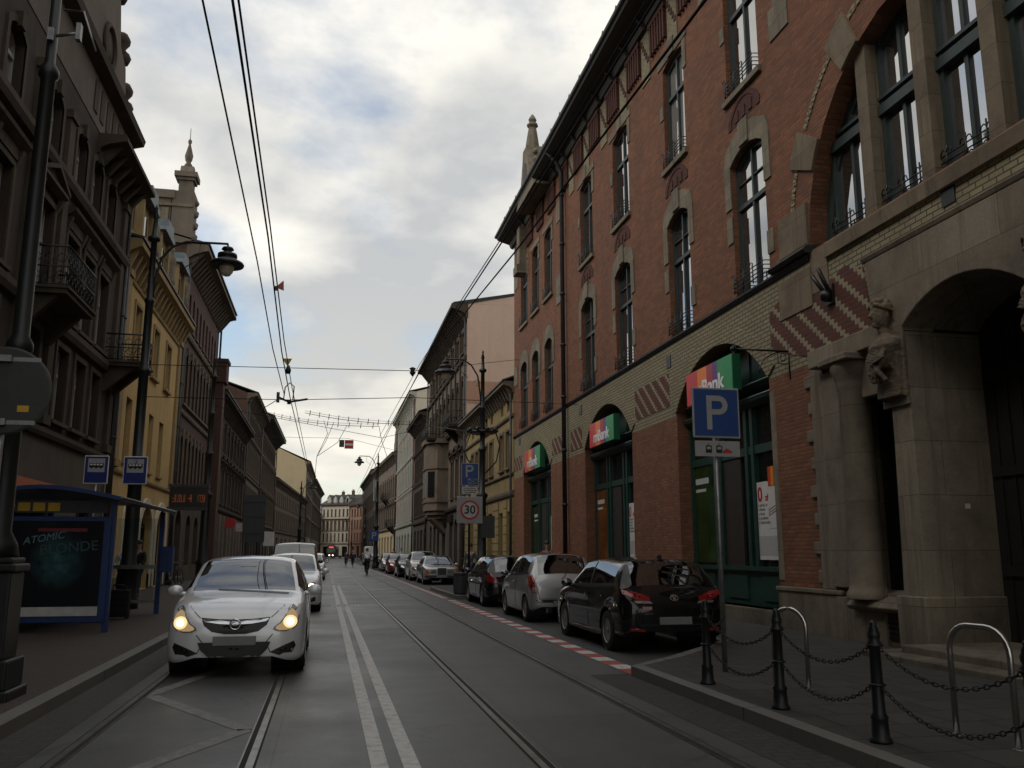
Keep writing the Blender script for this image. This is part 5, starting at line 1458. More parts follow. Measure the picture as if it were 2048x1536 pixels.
b.build('symbol_windows', M['sign_pale'], o2)
b = MB(); b.prism([(.07,-.51),(.19,-.51),(.19,-.482),(.165,-.477),(.14,-.455),(.105,-.455),(.09,-.477),(.07,-.482)], -.004, -.001, 'y'); b.build('tow_car_symbol', M['signred'], o2)

t = thing('speed_sign', 'white board with a red ringed 30 and a blue parking sign above it', 'road sign', (4.72,30.3,KZ))
b = MB(); b.tube([(0,.08,0),(0,.08,4.55)], .04, 10); b.build('post', M['iron'], t)
b = MB(); b.box(-.45,.45,-.02,.02,2.38,3.30); o = b.build('board', M['sign_pale'], t); bevel(o, .03)
b = MB(); b.lathe([(.33,-.028),(.33,-.021)], (0,0,2.84), 32, axis='y'); b.build('red_ring', M['signred'], o)
b = MB(); b.lathe([(.262,-.034),(.262,-.0285)], (0,0,2.84), 32, axis='y'); b.build('white_disc', M['offwhite'], o)
lettering('30', .40, M['black'], o, (0,-.036,2.84), (R(90),0,0), .002, bold=.008)
b = MB(); b.box(-.30,.30,-.02,.0,3.68,4.45); o = b.build('parking_panel', M['offwhite'], t)
b = MB(); b.box(-.285,.285,-.024,-.0205,3.695,4.435); b.build('blue_face', M['signblue'], o); o2 = o
letter_P(o2, .42, -.030, -.03, 4.17)
b = MB()
for p, q in (((-.05,3.74),(.25,3.74)),((.25,3.74),(.25,3.90)),((.25,3.90),(-.05,3.90)),((-.05,3.90),(-.05,3.74)),((-.05,3.74),(.25,3.90)),((-.05,3.90),(.25,3.74))): b.tube([(p[0],-.027,p[1]),(q[0],-.027,q[1])], .006, 4)
b.build('envelope_symbol', M['offwhite'], o2)
b = MB(); b.box(-.28,.28,-.02,.0,3.38,3.64); o = b.build('text_plate', M['offwhite'], t)
b = MB()
for z, a in ((3.58,.22),(3.51,.23),(3.44,.19)):
    x = -a
    while x < a: l = rnd.uniform(.03,.09); b.box(x,min(x+l,a),-.024,-.0205,z-.012,z+.012); x += l+.02
b.build('small_print', M['darkgrey'], o)
t, o = flat_sign('parking_sign', 'small far blue parking sign beside the lamp post with the curved arm', (4.12,83.4,3.05), .85, .95, 'signblue', rim='signblue'); letter_P(o, .62); t['label'] = 'small far blue parking sign past the row of parked cars'
# bin
t = thing('litter_bin', 'dark slatted litter bin at the end of the red and white kerb marks', 'litter bin', (4.50,30.9,KZ))
b = MB(); b.lathe([(.20,0),(.22,.06),(.21,.62),(.23,.66),(.23,.72),(.19,.73)], (0,0,0), 18, s=False)
for k in range(18): a = k*2*PI/18; b.box(.215*math.cos(a)-.012,.215*math.cos(a)+.012,.215*math.sin(a)-.012,.215*math.sin(a)+.012,.06,.64)
b.build('body', M['darkgrey'], t); b = MB(); b.lathe([(.17,.70),(.17,.735)], (0,0,0), 16); b.build('opening', M['black'], t)

# ------------------------------------------------------------------ bollards, chains, bicycle stands
bprof = [(.105,0),(.105,.03),(.085,.05),(.075,.20),(.085,.22),(.06,.26),(.052,.82),(.07,.84),(.075,.87),(.05,.90),(.06,.93),(.062,.96),(.045,.99),(.05,1.0),(.03,1.03),(.04,1.05),(.012,1.08)]
t0 = thing('bollard', '', 'bollard', (4.12,9.47,KZ), 0, 'iron bollards along the right kerb')
b = MB(); b.lathe([(p[0]*.8,p[1]*.83) for p in bprof], (0,0,0), 16); bme = b.build('post', M['iron'], t0)
b = MB()
for z in (.71,.42): b.tube([(.055*math.cos(q),.055*math.sin(q),z) for q in [i*PI/5 for i in range(10)]], .012, 5, closed=True)
b.build('ring', M['iron'], t0)
BOL = [(4.12,9.47),(4.13,7.87),(4.15,6.37),(4.15,4.8)]
BS = .83
labs = ['iron bollard in front of the black hatchback corner', 'iron bollard before the smaller bicycle stand', 'iron bollard standing alone before the stone portal', 'iron bollard at the large bicycle stand']
t0['label'] = labs[0]
for (x, y), l in zip(BOL[1:], labs[1:]): dup(t0, (x,y,KZ), rnd.uniform(-.4,.4), l)
def chain(name, label, a, c, sag):
    A, C_ = Vector(a), Vector(c); L = (C_-A).length; n = int(L*1.12/.055); b = MB()
    pts = []
    for k in range(n*3+1):
        f = k/(n*3); p = A.lerp(C_, f); p.z -= sag*4*f*(1-f); pts.append(p)
    for k in range(n):
        p, q = pts[k*3], pts[k*3+3]; d = (q-p).normalized(); c_ = (p+q)/2
        s = d.cross(Vector((0,0,1))); s.normalize(); w_ = s if k % 2 else d.cross(s)
        b.tube([c_+d*.034*math.cos(t_)+w_*.015*math.sin(t_) for t_ in [i*PI/4 for i in range(8)]], .0048, 5, closed=True)
    o = b.build(name, M['iron']); 
    return tag(o, label, 'chain', 'chains between the bollards')
for k, (p, q) in enumerate(zip(BOL, BOL[1:])):
    who = ['first and second bollard from the parked cars', 'two bollards on each side of the smaller bicycle stand', 'lone portal bollard and the bollard at the picture edge'][k]
    chain('chain', 'upper sagging chain between the ' + who, (p[0],p[1]-.05,KZ+.70), (q[0],q[1]+.05,KZ+.70), .19)
    chain('chain', 'lower sagging chain between the ' + who, (p[0],p[1]-.05,KZ+.41), (q[0],q[1]+.05,KZ+.41), .20)
chain('chain', 'upper chain from the first bollard to the parking sign post', (4.13,9.52,KZ+.70), (4.73,10.3,KZ+.66), .10)
def rack(label, x0, y0, x1, y1, h=.82):
    t = thing('bicycle_stand', label, 'bike rack', (x0,y0,KZ), math.atan2(y1-y0,x1-x0), 'steel hoop bicycle stands')
    L = math.hypot(x1-x0,y1-y0); r_ = .2; b = MB()
    path = [(0,0,-.02),(0,0,h-r_)] + [(r_-r_*math.cos(a),0,h-r_+r_*math.sin(a)) for a in [PI/2*i/6 for i in range(1,7)]] + [(L-r_+r_*math.sin(a),0,h-r_+r_*math.cos(a)) for a in [PI/2*i/6 for i in range(0,7)]] + [(L,0,-.02)]
    b.tube(path, .024, 12); b.build('hoop', M['steel'], t)
    b = MB(); b.lathe([(.05,0),(.05,.008)], (0,0,0), 12); b.lathe([(.05,0),(.05,.008)], (L,0,0), 12); b.build('foot_plate', M['galv'], t)
rack('steel hoop bicycle stand directly behind the second bollard', 4.73,9.10,4.98,8.86, .83)
rack('large steel hoop bicycle stand at the bottom right corner', 4.90,6.50,4.97,5.93, .85)

# ------------------------------------------------------------------ bank signs, posters, small fittings on the brick building
def bank_sign(label, y0, y1, z0, z1):
    t = thing('bank_sign', label, 'shop sign', (Xb,y1,z0), R(-90), 'striped bank signs over the shop arches')
    # local x runs towards the camera, y+ points to the wall's outside after the turn: outward is -y
    L, H = y1-y0, z1-z0
    b = MB(); b.box(0,L,-.17,.02,0,H); b.build('box', plain('green sign side', (.010,.10,.045), .4, 0, .1), t)
    cols = [(.62,.03,.03),(.85,.22,.02),(.42,.03,.05),(.12,.04,.20),(.03,.30,.10)]
    fr = [0,.26,.47,.60,.70,1.0]
    p = None
    for k in range(5):
        b = MB(); b.box(L*fr[k],L*fr[k+1],-.19,-.171,.012,H-.012); b.build('colour_stripe', plain('sign stripe %d' % k, cols[k], .35, 0, .05), t)
    lettering('mBank', H*.62, plain('white sign lettering', (.8,.8,.82), .4, 0, 0), t, (L*.50,-.195,H*.36), (R(90),0,0), .006, bold=.012, sx=1.2)
    return t
bank_sign('striped bank sign above the nearest arch, half hidden by the large parking sign', 17.4, 19.9, 4.98, 5.78)
bank_sign('striped bank sign above the middle arch with the whole word readable', 25.65, 28.2, 4.92, 5.72)
bank_sign('striped bank sign above the farthest arch by the yellow house', 35.4, 38.3, 4.98, 5.92)
def poster(label, y0, y1, z0, z1, n):
    t = thing('bank_poster', label, 'poster', (Xb+.37,y1,z0), R(-90), 'white price posters in the bank windows')
    L, H = y1-y0, z1-z0
    b = MB(); b.box(0,L,-.01,.0,0,H); o = b.build('sheet', M['white'], t)
    b = MB(); b.box(L*.60,L*.97,-.016,-.0105,H*.93,H*1.18); r_ = b.build('red_corner', plain('red poster corner', (.5,.05,.02), .4, 0, .05), o)
    b = MB(); b.box(L*.74,L*.86,-.02,-.0165,H*.93,H*1.18); b.build('orange_stripe', plain('orange poster stripe', (.75,.25,.02), .4, 0, .05), o)
    lettering('0', .42, M['signred'], o, (L*.20,-.012,H*.83), (R(90),0,0), .001, bold=.012); lettering('zł', .2, M['signred'], o, (L*.5,-.012,H*.79), (R(90),0,0), .001, bold=.006)
    for k, s in enumerate(('» pensji za','» konto','» karty','» przelewy','» bankomaty')):
        lettering(s, .095, M['darkgrey'], o, (L*.10,-.012,H*(.70-.056*k)), (R(90),0,0), .001, 'LEFT')
    b = MB()
    x, z = L*.76, H*.62
    for p, q in (((-.17,-.1),(.17,.0)),((.17,.0),(.17,.12)),((.17,.12),(-.17,.02)),((-.17,.02),(-.17,-.1)),((-.12,-.03),(.12,.04))): b.tube([(x+p[0],-.012,z+p[1]),(x+q[0],-.012,z+q[1])], .008, 4)
    b.build('stamp', M['signred'], o)
    b = MB(); b.box(L*.55,L*.9,-.012,-.0105,H*.385,H*.4); b.box(L*.06,L*.93,-.012,-.0105,H*.05,H*.30); b.build('fine_print', plain('pale grey print', (.42,.42,.41), .6, 0, .2, 40), o)
poster('white price poster in the nearest arch, fully readable beside the brick pier', 16.72, 17.68, 1.38, 3.0, 0)
poster('white price poster in the middle arch beside the drainpipe side pier', 25.1, 26.05, 1.4, 3.0, 1)
poster('narrow white price poster in the farthest arch', 34.85, 35.8, 1.4, 3.02, 2)
def film(name, label, y0, y1, z0, z1, col):
    t = thing(name, label, 'window poster', (Xb+.385,y1,z0), R(-90)); L, H = y1-y0, z1-z0
    m, nt, bs = new_mat('window film'); f = maprange(nt, noise(nt, coord(nt), 1.6, 5, .6), .35, .7); bs.inputs['Roughness'].default_value = .15
    nt.links.new(ramp_mix(nt, f, [c*.35 for c in col], col), bs.inputs['Base Color'])
    b = MB(); b.box(0,L,-.01,0,0,H); o = b.build('sheet', m, t)
    b = MB(); b.box(L*.1,L*.75,-.013,-.0105,H*.80,H*.86); b.box(L*.1,L*.6,-.013,-.0105,H*.72,H*.75); b.build('print', M['darkgrey'] if col[0] > .2 else M['offwhite'], o)
film('green_window_film', 'dim green window film left of the door in the nearest arch', 19.8, 21.0, 1.3, 3.65, (.022,.06,.014))
film('orange_window_film', 'orange window film in the middle arch', 28.2, 29.35, 1.3, 3.6, (.20,.075,.02))
film('pale_green_window_film', 'small green window film in the farthest arch', 37.6, 39.0, 1.3, 3.5, (.016,.06,.024))
t = thing('sign_bracket', 'wrought iron bracket without a sign on the brick pier right of the nearest arch', 'bracket', (Xb,15.55,5.35), R(90))
b = MB(); b.tube([(0,0,-.55),(0,.02,.25)], .02, 6); b.tube([(0,.02,0),(0,1.45,0)], .02, 6); b.ball((0,1.46,0), .06, 6); b.lathe([(.09,0),(.09,.02)], (0,1.42,0), 8, axis='y')
b.tube([(0,.05+.75*math.cos(a),-.45+.45*math.sin(a)) for a in [PI/2*i/8 for i in range(9)]], .014, 5); b.tube([(0,.3,0),(0,.3,-.25),(0,.05,-.25)], .012, 5); b.tube([(0,.16+.08*math.cos(a),-.12+.08*math.sin(a)) for a in [i*PI/4 for i in range(8)]], .01, 4, closed=True)
b.build('bracket_arm', M['iron'], t); t.location = (Xb,15.3,5.35); t.rotation_euler = (0,0,R(90)); t.scale = (1,.8,1)
t = thing('flag_holder', 'black double flag holder on the diamond patterned brickwork', 'flag holder', (Xb,13.7,6.1), R(90))
b = MB(); b.box(-.12,.12,0,.06,-.25,.1); b.tube([(-.05,.03,-.15),(-.12,.32,.35)], .04, 8); b.tube([(.05,.03,-.15),(.12,.30,.30)], .04, 8); b.ball((0,.12,-.1), .12, 8); b.build('holder', M['black'], t)

# ------------------------------------------------------------------ overhead wires
def wire(name, label, pts, r=.011, cat='overhead wire', sag=0, group=None):
    P = [Vector(p) for p in pts]
    if sag:
        a, c = P[0], P[-1]; P = []
        for k in range(17):
            f = k/16; p = a.lerp(c, f); p.z -= sag*4*f*(1-f); P.append(p)
    b = MB(); b.tube(P, r, 6); o = b.build(name, M['rubber']); return tag(o, label, cat, group)
g = 'tram contact and feeder wires'
wire('contact_wire', 'left of the near overhead wires above the left track', [(-1.25,-6,6.5),(-1.2,7.07,6.08),(-1.2,13.3,5.83),(-1.2,17.5,5.45),(-1.2,22.3,5.38)], .010, group=g)
wire('contact_wire', 'thick doubled overhead wire running up beside the red pennant', [(-.88,-6,6.2),(-.95,7,6.06),(-1.0,12.5,5.95),(-1.12,19,5.75),(-1.17,24.7,5.72),(-1.2,60,5.75),(-1.2,200,5.75)], .013, group=g)
wire('contact_wire', 'second thick overhead wire close beside the doubled one', [(-.82,-6,6.3),(-.93,7,6.22),(-.98,12.5,6.12),(-1.08,19,5.98),(-1.13,24.7,6.0),(-1.15,40,5.98),(-1.2,60,5.86)], .011, group=g)
wire('contact_wire', 'overhead wire crossing the brick facade towards the top edge, lower one', [(2.2,-4,5.4),(2.3,5.8,5.69),(2.3,12.1,5.94),(2.3,22.5,6.45),(2.35,37.6,6.6),(2.4,80,6.3),(2.4,200,6.2)], .011, group=g)
wire('contact_wire', 'overhead wire crossing the brick facade towards the top edge, upper one', [(2.3,-4,4.9),(2.32,4.9,5.13),(2.32,11.1,5.5),(2.32,22.5,6.43),(2.3,45,6.75),(2.35,80,6.7)], .011, group=g)
wire('contact_wire', 'thin third overhead wire above the right track', [(2.7,7,6.55),(2.75,14.7,6.9),(2.6,27,7.3),(2.4,45.7,7.4)], .009, group=g)
g2 = 'span wires across the street'
wire('span_wire', 'upper cross street wire between the tall lamp post and the brick building', [(-4.9,24.8,6.5),(2.2,25,6.66),(8.6,40.5,10.6)], .010, group=g2)
wire('span_wire', 'lower cross street wire holding the wire loop', [(-4.9,24.8,5.62),(-1.2,24.9,5.68),(2.2,25,5.88),(8.55,30,6.7)], .010, group=g2)
wire('span_wire', 'thin cross street wire at the grey banded post', [(-4.9,38.7,7.6),(2.2,40,6.6),(6.2,36.8,7.3)], .010, group=g2)
wire('span_wire', 'thin cable carrying the pair of hanging plates', [(-6.7,80,11.5),(1.05,62,9.3),(6.1,78,10.2)], .012, group=g2)
t = thing('cable_garland', 'double row of insulated cable with clips sagging across the street', 'cable', (0,0,0))
b = MB(); c = MB()
rows = (((-6.4,84,14.3),(3.2,62,10.2),.35),((-2.0,66,11.6),(6.2,60,10.15),.25))
for a, e, s in rows:
    A, E_ = Vector(a), Vector(e); P = []
    for k in range(25):
        f = k/24; p = A.lerp(E_, f); p.z -= s*4*f*(1-f); P.append(p)
    b.tube(P, .022, 5); b.tube([p+Vector((0,0,.16)) for p in P], .012, 5)
    for k in range(1,24,2): c.mark(); c.tube([P[k]+Vector((0,0,-.16)),P[k]+Vector((.05,0,.26))], .028, 5)
b.tube([(6.2,60,10.15),(6.3,48,8.2),(6.25,36.9,6.5)], .02, 6); c.mark(); c.tube([(6.22,50,8.55),(6.25,40,6.95)], .025, 6)
for p in (((3.2,62,10.2),(3.4,62,9.2),(3.9,64,8.4),(4.4,70,7.7)),((-.6,62,10.5),(-.3,62,9.6),(-1.0,64,8.2)),((1.0,62,10.2),(.4,62,9.0),(-1.0,64,8.2)),((.1,62,10.4),(-.4,63,9.2),(-1.0,64,8.2)),((-1.0,64,8.2),(-1.1,66,7.0),(-1.2,70,5.8))):
    b.tube([Vector(q) for q in p], .018, 5)
b.build('cable', M['rubber'], t); c.build('clip', M['rubber'], t)
t = thing('wire_loop', 'black section insulator with an upright wire loop over the left track', 'insulator', (-1.2,24.9,5.68))
b = MB(); b.tube([(-.15,0,.0),(-.12,0,.35),(0,0,.48),(.12,0,.38),(.10,0,0)], .016, 6); b.tube([(-.28,0,.06),(0,0,-.06),(.5,0,.04)], .03, 6); b.box(-.34,-.26,-.05,.05,-.08,.2); b.tube([(-.3,0,0),(-1.25,6,.6)], .012, 5); b.lathe([(.05,-.12),(.05,.0)], (0,0,0), 8); b.build('fitting', M['black'], t)
t = thing('red_pennant', 'red triangular pennant clipped to the doubled overhead wire', 'pennant', (-.99,14.9,5.9))
b = MB(); b.prism([(-.04,.03),(.09,.16),(.10,-.02)], -.006, .006, 'y'); b.build('flag', plain('red enamel', (.45,.07,.02), .4), t); b = MB(); b.box(-.05,.0,-.03,.03,-.02,.05); b.build('clip', M['black'], t)
t = thing('yellow_triangle', 'yellow triangle plate pointing down on the overhead wire', 'wire sign', (-1.13,21.5,5.95))
b = MB(); b.prism([(-.12,.17),(.12,.17),(.02,-.02)], -.006, .006, 'y'); b.build('plate', plain('dull yellow enamel', (.45,.33,.06), .5), t); b = MB(); b.lathe([(.05,-.2),(.07,-.12),(.03,0)], (.04,0,0), 8); b.build('clip', M['black'], t)
t = thing('hanging_plates', 'pair of small plates, grey and red white, hanging over the street', 'hanging sign', (.93,62,9.3))
b = MB(); b.box(-.42,-.08,-.02,.02,-.62,-.12); b.build('plate', M['grey'], t); b = MB(); b.box(-.05,.55,-.02,.02,-.72,-.12); o = b.build('red_plate', M['signred'], t); b = MB(); b.box(-.02,.52,-.026,-.021,-.50,-.36); b.build('white_bar', M['white'], o)
t = thing('wire_insulator', 'black insulator cluster on the wire left of the salmon gable', 'insulator', (2.2,25,6.6)); b = MB(); b.lathe([(.02,-.15),(.09,-.05),(.05,.02),(.1,.08),(.02,.12)], (0,0,.05), 8); b.build('fitting', M['black'], t)
# ------------------------------------------------------------------ cars
def pchip(xs, ys):
    n = len(xs); h = [xs[i+1]-xs[i] for i in range(n-1)]; d = [(ys[i+1]-ys[i])/h[i] for i in range(n-1)]; m = [0]*n
    m[0], m[-1] = d[0], d[-1]
    for i in range(1, n-1):
        if d[i-1]*d[i] <= 0: m[i] = 0
        else:
            w1, w2 = 2*h[i]+h[i-1], h[i]+2*h[i-1]; m[i] = (w1+w2)/(w1/d[i-1]+w2/d[i])
    def f(x):
        x = min(max(x, xs[0]), xs[-1]); i = 0
        while i < n-2 and x > xs[i+1]: i += 1
        t = (x-xs[i])/h[i]; t2, t3 = t*t, t*t*t
        return (2*t3-3*t2+1)*ys[i] + (t3-2*t2+t)*h[i]*m[i] + (-2*t3+3*t2)*ys[i+1] + (t3-t2)*h[i]*m[i+1]
    return f

# y from the front, half width, floor z, shoulder z, shoulder half width, roof edge half width, roof edge z, top z
HATCH = [(0,.52,.25,.50,.48,.34,.575,.59),(.05,.70,.20,.62,.66,.50,.69,.71),(.15,.80,.18,.73,.755,.59,.80,.82),(.38,.845,.175,.83,.79,.64,.89,.91),(.78,.863,.18,.905,.81,.68,.955,.98),(1.02,.865,.19,.925,.815,.71,.985,1.01),
         (1.45,.867,.19,.95,.82,.655,1.235,1.285),(1.80,.867,.19,.965,.82,.61,1.395,1.45),(2.35,.867,.19,.975,.82,.60,1.43,1.49),(3.0,.865,.20,1.0,.815,.585,1.405,1.475),(3.42,.855,.22,1.02,.80,.565,1.36,1.43),(3.66,.84,.24,1.02,.785,.57,1.18,1.22),(3.84,.81,.26,.99,.75,.58,.985,1.02),(3.93,.76,.29,.90,.70,.56,.92,.93),(3.99,.62,.34,.70,.58,.45,.74,.75),(4.0,.5,.38,.6,.46,.36,.63,.64)]
SEDAN = [(0,.58,.34,.62,.56,.44,.70,.72),(.04,.74,.27,.70,.71,.60,.78,.80),(.14,.80,.24,.76,.77,.66,.82,.845),(.5,.835,.22,.82,.795,.68,.875,.89),(1.1,.84,.2,.86,.80,.69,.915,.935),(1.35,.84,.2,.875,.80,.70,.94,.96),
         (1.75,.84,.2,.89,.80,.62,1.20,1.24),(2.05,.84,.2,.90,.80,.575,1.335,1.385),(2.6,.84,.2,.90,.80,.565,1.36,1.415),(3.1,.84,.2,.90,.80,.57,1.33,1.39),(3.45,.835,.22,.90,.795,.60,1.13,1.17),(3.75,.83,.22,.90,.79,.64,.925,.955),(4.2,.82,.25,.88,.78,.64,.91,.93),(4.36,.78,.28,.82,.74,.60,.86,.875),(4.42,.6,.35,.66,.56,.45,.72,.73)]
BOXY = [(0,.60,.38,.80,.58,.5,.88,.90),(.06,.80,.32,.90,.78,.68,.98,1.0),(.18,.87,.30,.98,.84,.74,1.05,1.07),(.7,.90,.30,1.04,.87,.78,1.09,1.11),(.98,.90,.30,1.08,.88,.80,1.13,1.15),
        (1.25,.90,.30,1.1,.88,.78,1.50,1.54),(1.48,.90,.30,1.1,.88,.76,1.80,1.86),(2.0,.90,.30,1.1,.88,.755,1.85,1.92),(3.4,.90,.30,1.1,.88,.755,1.85,1.92),(4.2,.90,.30,1.1,.87,.74,1.82,1.89),(4.38,.88,.33,1.08,.85,.72,1.5,1.55),(4.46,.84,.36,1.0,.8,.68,1.1,1.12),(4.5,.6,.42,.8,.58,.5,.86,.88)]

def scaled(st, L, W, H):
    L0 = st[-1][0]; W0 = max(s[1] for s in st); H0 = max(s[7] for s in st)
    return [(s[0]*L/L0, s[1]*W/W0/2*1.0 if False else s[1]*W/(2*W0), s[2]*H/H0, s[3]*H/H0, s[4]*W/(2*W0), s[5]*W/(2*W0), s[6]*H/H0, s[7]*H/H0) for s in st]

def project_patch(bvh, ol, axis, off=.005, rings=4, L=0, dens=.05):
    """a patch that lies on the body: outline in (x,z) for front/rear, (y,z) for the sides, (x,y) for the top"""
    pts = []
    for p, q in zip(ol, ol[1:]+ol[:1]):
        n = max(1, int(math.hypot(q[0]-p[0], q[1]-p[1])/dens))
        for k in range(n): pts.append((p[0]+(q[0]-p[0])*k/n, p[1]+(q[1]-p[1])*k/n))
    cx = sum(p[0] for p in pts)/len(pts); cy = sum(p[1] for p in pts)/len(pts)
    def hit(u, v):
        if axis == 'front': o, d = Vector((u, L/2+2, v)), Vector((0,-1,0))
        elif axis == 'rear': o, d = Vector((u, -L/2-2, v)), Vector((0,1,0))
        elif axis == 'right': o, d = Vector((3, u, v)), Vector((-1,0,0))
        elif axis == 'left': o, d = Vector((-3, u, v)), Vector((1,0,0))
        else: o, d = Vector((u, v, 4)), Vector((0,0,-1))
        h = bvh.ray_cast(o, d)
        if h[0] is None or h[3] > 3.6: return None
        n = h[1]
        if n.dot(d) > 0: n = -n
        return h[0] + n*off*.5 - d*off*.7
    mb = MB(); ring_ids = []
    c = hit(cx, cy)
    for r in range(1, rings+1):
        ids = []
        for p in pts:
            h = hit(cx+(p[0]-cx)*r/rings, cy+(p[1]-cy)*r/rings)
            ids.append(mb.pt(h) if h is not None else None)
        ring_ids.append(ids)
    n = len(pts)
    if c is not None:
        ci = mb.pt(c)
        for i in range(n):
            a, b = ring_ids[0][i], ring_ids[0][(i+1)%n]
            if a is not None and b is not None: mb.idx((ci,a,b), 0, True)
    for A, B in zip(ring_ids, ring_ids[1:]):
        for i in range(n):
            q = (A[i], A[(i+1)%n], B[(i+1)%n], B[i])
            if None not in q: mb.idx(q, 0, True)
    return mb

def ell(cx, cz, rx, rz, n=16): return [(cx+rx*math.cos(2*PI*i/n), cz+rz*math.sin(2*PI*i/n)) for i in range(n)]
def mir(ol): return [(-p[0],p[1]) for p in ol][::-1]
def line_ol(path, wd):
    L_, R_ = [], []
    for i, p in enumerate(path):
        a, b = Vector(path[max(0,i-1)]), Vector(path[min(len(path)-1,i+1)]); t = (b-a).normalized(); n = Vector((-t.y,t.x))*wd/2
        L_.append((p[0]+n.x,p[1]+n.y)); R_.append((p[0]-n.x,p[1]-n.y))
    return L_ + R_[::-1]
def seg_patch(bvh, path, wd, axis, L):
    mb = MB()
    for p, q in zip(path, path[1:]):
        m2 = project_patch(bvh, line_ol([p,q], wd), axis, .004, 1, L)
        base = len(mb.v); mb.v += m2.v
        for f in m2.f: mb.idx([k+base for k in f], 0, True)
    return mb

def interior(t, L, W, H, side, win, rear):
    """dark tub, dashboard, steering wheel and seats behind clear glass"""
    y = lambda q: L/2-q
    b = MB(); w_ = W/2-.11; zf, zs = .34, H*.60
    for s in (1,-1): b.box(s*w_, s*(w_-.03), y(win[0]-.1), y(rear[1]-.05), zf, zs)
    b.box(-w_, w_, y(win[0]-.1), y(rear[1]-.05), zf-.03, zf); b.box(-w_, w_, y(win[0]+.22), y(win[0]-.1), zf, zs+.02); b.box(-w_, w_, y(rear[0]+.02), y(rear[0]+.06), zf, zs-.04); b.box(-w_, w_, y(rear[0]), y(rear[1]-.02), zs-.06, zs-.04)
    o = b.build('cabin_lining', M['plastic'], t)
    for s in (.36,-.36):
        q = MB(); y0 = y(win[1]+.55); q.box(s-.24,s+.24,y0-.05,y0+.45,.42,.58); q.prism([(y0-.20,1.13*H/1.49),(y0-.10,1.15*H/1.49),(y0+.06,.56),(y0-.08,.54)], s-.23, s+.23, 'x'); r_ = q.build('front_seat', M['cl_grey'], t); bevel(r_, .04, 3)
        q = MB(); q.box(s-.13,s+.13,y0-.24,y0-.13,1.17*H/1.49,1.33*H/1.49); bevel(q.build('headrest', M['cl_grey'], r_), .035, 3)
    q = MB(); yb = y(rear[0]-.30); q.box(-w_+.04,w_-.04,yb-.05,yb+.45,.42,.58); q.prism([(yb-.22,1.02*H/1.49),(yb-.12,1.04*H/1.49),(yb+.05,.56),(yb-.08,.54)], -w_+.04, w_-.04, 'x'); r_ = q.build('rear_seat', M['cl_grey'], t); bevel(r_, .04, 3)
    q = MB(); q.tube([(.36+.17*math.cos(a),y(win[1]-.08)+.06*math.sin(a),.90+.16*math.sin(a)) for a in [i*PI/9 for i in range(18)]], .016, 6, closed=True); q.tube([(.36,y(win[1]-.08),.90),(.36,y(win[1]-.35),.80)], .03, 6); q.build('steering_wheel', M['plastic'], t)
    q = MB(); q.box(-.11,.11,y(win[1]-.22),y(win[1]-.25),H*.855,H*.895); q.build('rear_view_mirror', M['plastic'], t)

def make_wheel(root, x, y, r, wd, spokes=5, rim='alloy'):
    t = MB(); s = 1 if x > 0 else -1
    t.lathe([(r*.62,-wd/2),(r*.9,-wd/2),(r*.985,-wd*.38),(r,-wd*.2),(r,wd*.2),(r*.985,wd*.38),(r*.9,wd/2),(r*.62,wd/2)], (0,0,0), 28, axis='x', caps=False)
    o = t.build('wheel', M['rubber'], root, (x,y,r))
    m = MB()
    m.lathe([(r*.64,s*wd*.50),(r*.64,s*wd*.44),(r*.58,s*wd*.40),(r*.55,s*wd*.28),(r*.2,s*wd*.26)], (0,0,0), 28, axis='x', caps=False)
    for k in range(spokes):
        a = 2*PI*k/spokes+.3; ca, sa = math.cos(a), math.sin(a); h = .24*5/spokes
        i = [m.pt((s*wd*q, r*(f*ca - e*h*sa), r*(f*sa + e*h*ca))) for f, e, q in ((.12,-1,.40),(.12,1,.40),(.60,1.1,.44),(.60,-1.1,.44))]
        m.idx(i)
    m.lathe([(r*.16,s*wd*.44),(r*.10,s*wd*.46)], (0,0,0), 12, axis='x')
    m.build('rim', M[rim], o)
    d = MB(); d.lathe([(r*.55,s*wd*.2),(r*.02,s*wd*.21)], (0,0,0), 20, axis='x'); d.build('brake_disc', M['black'], o)
    return o

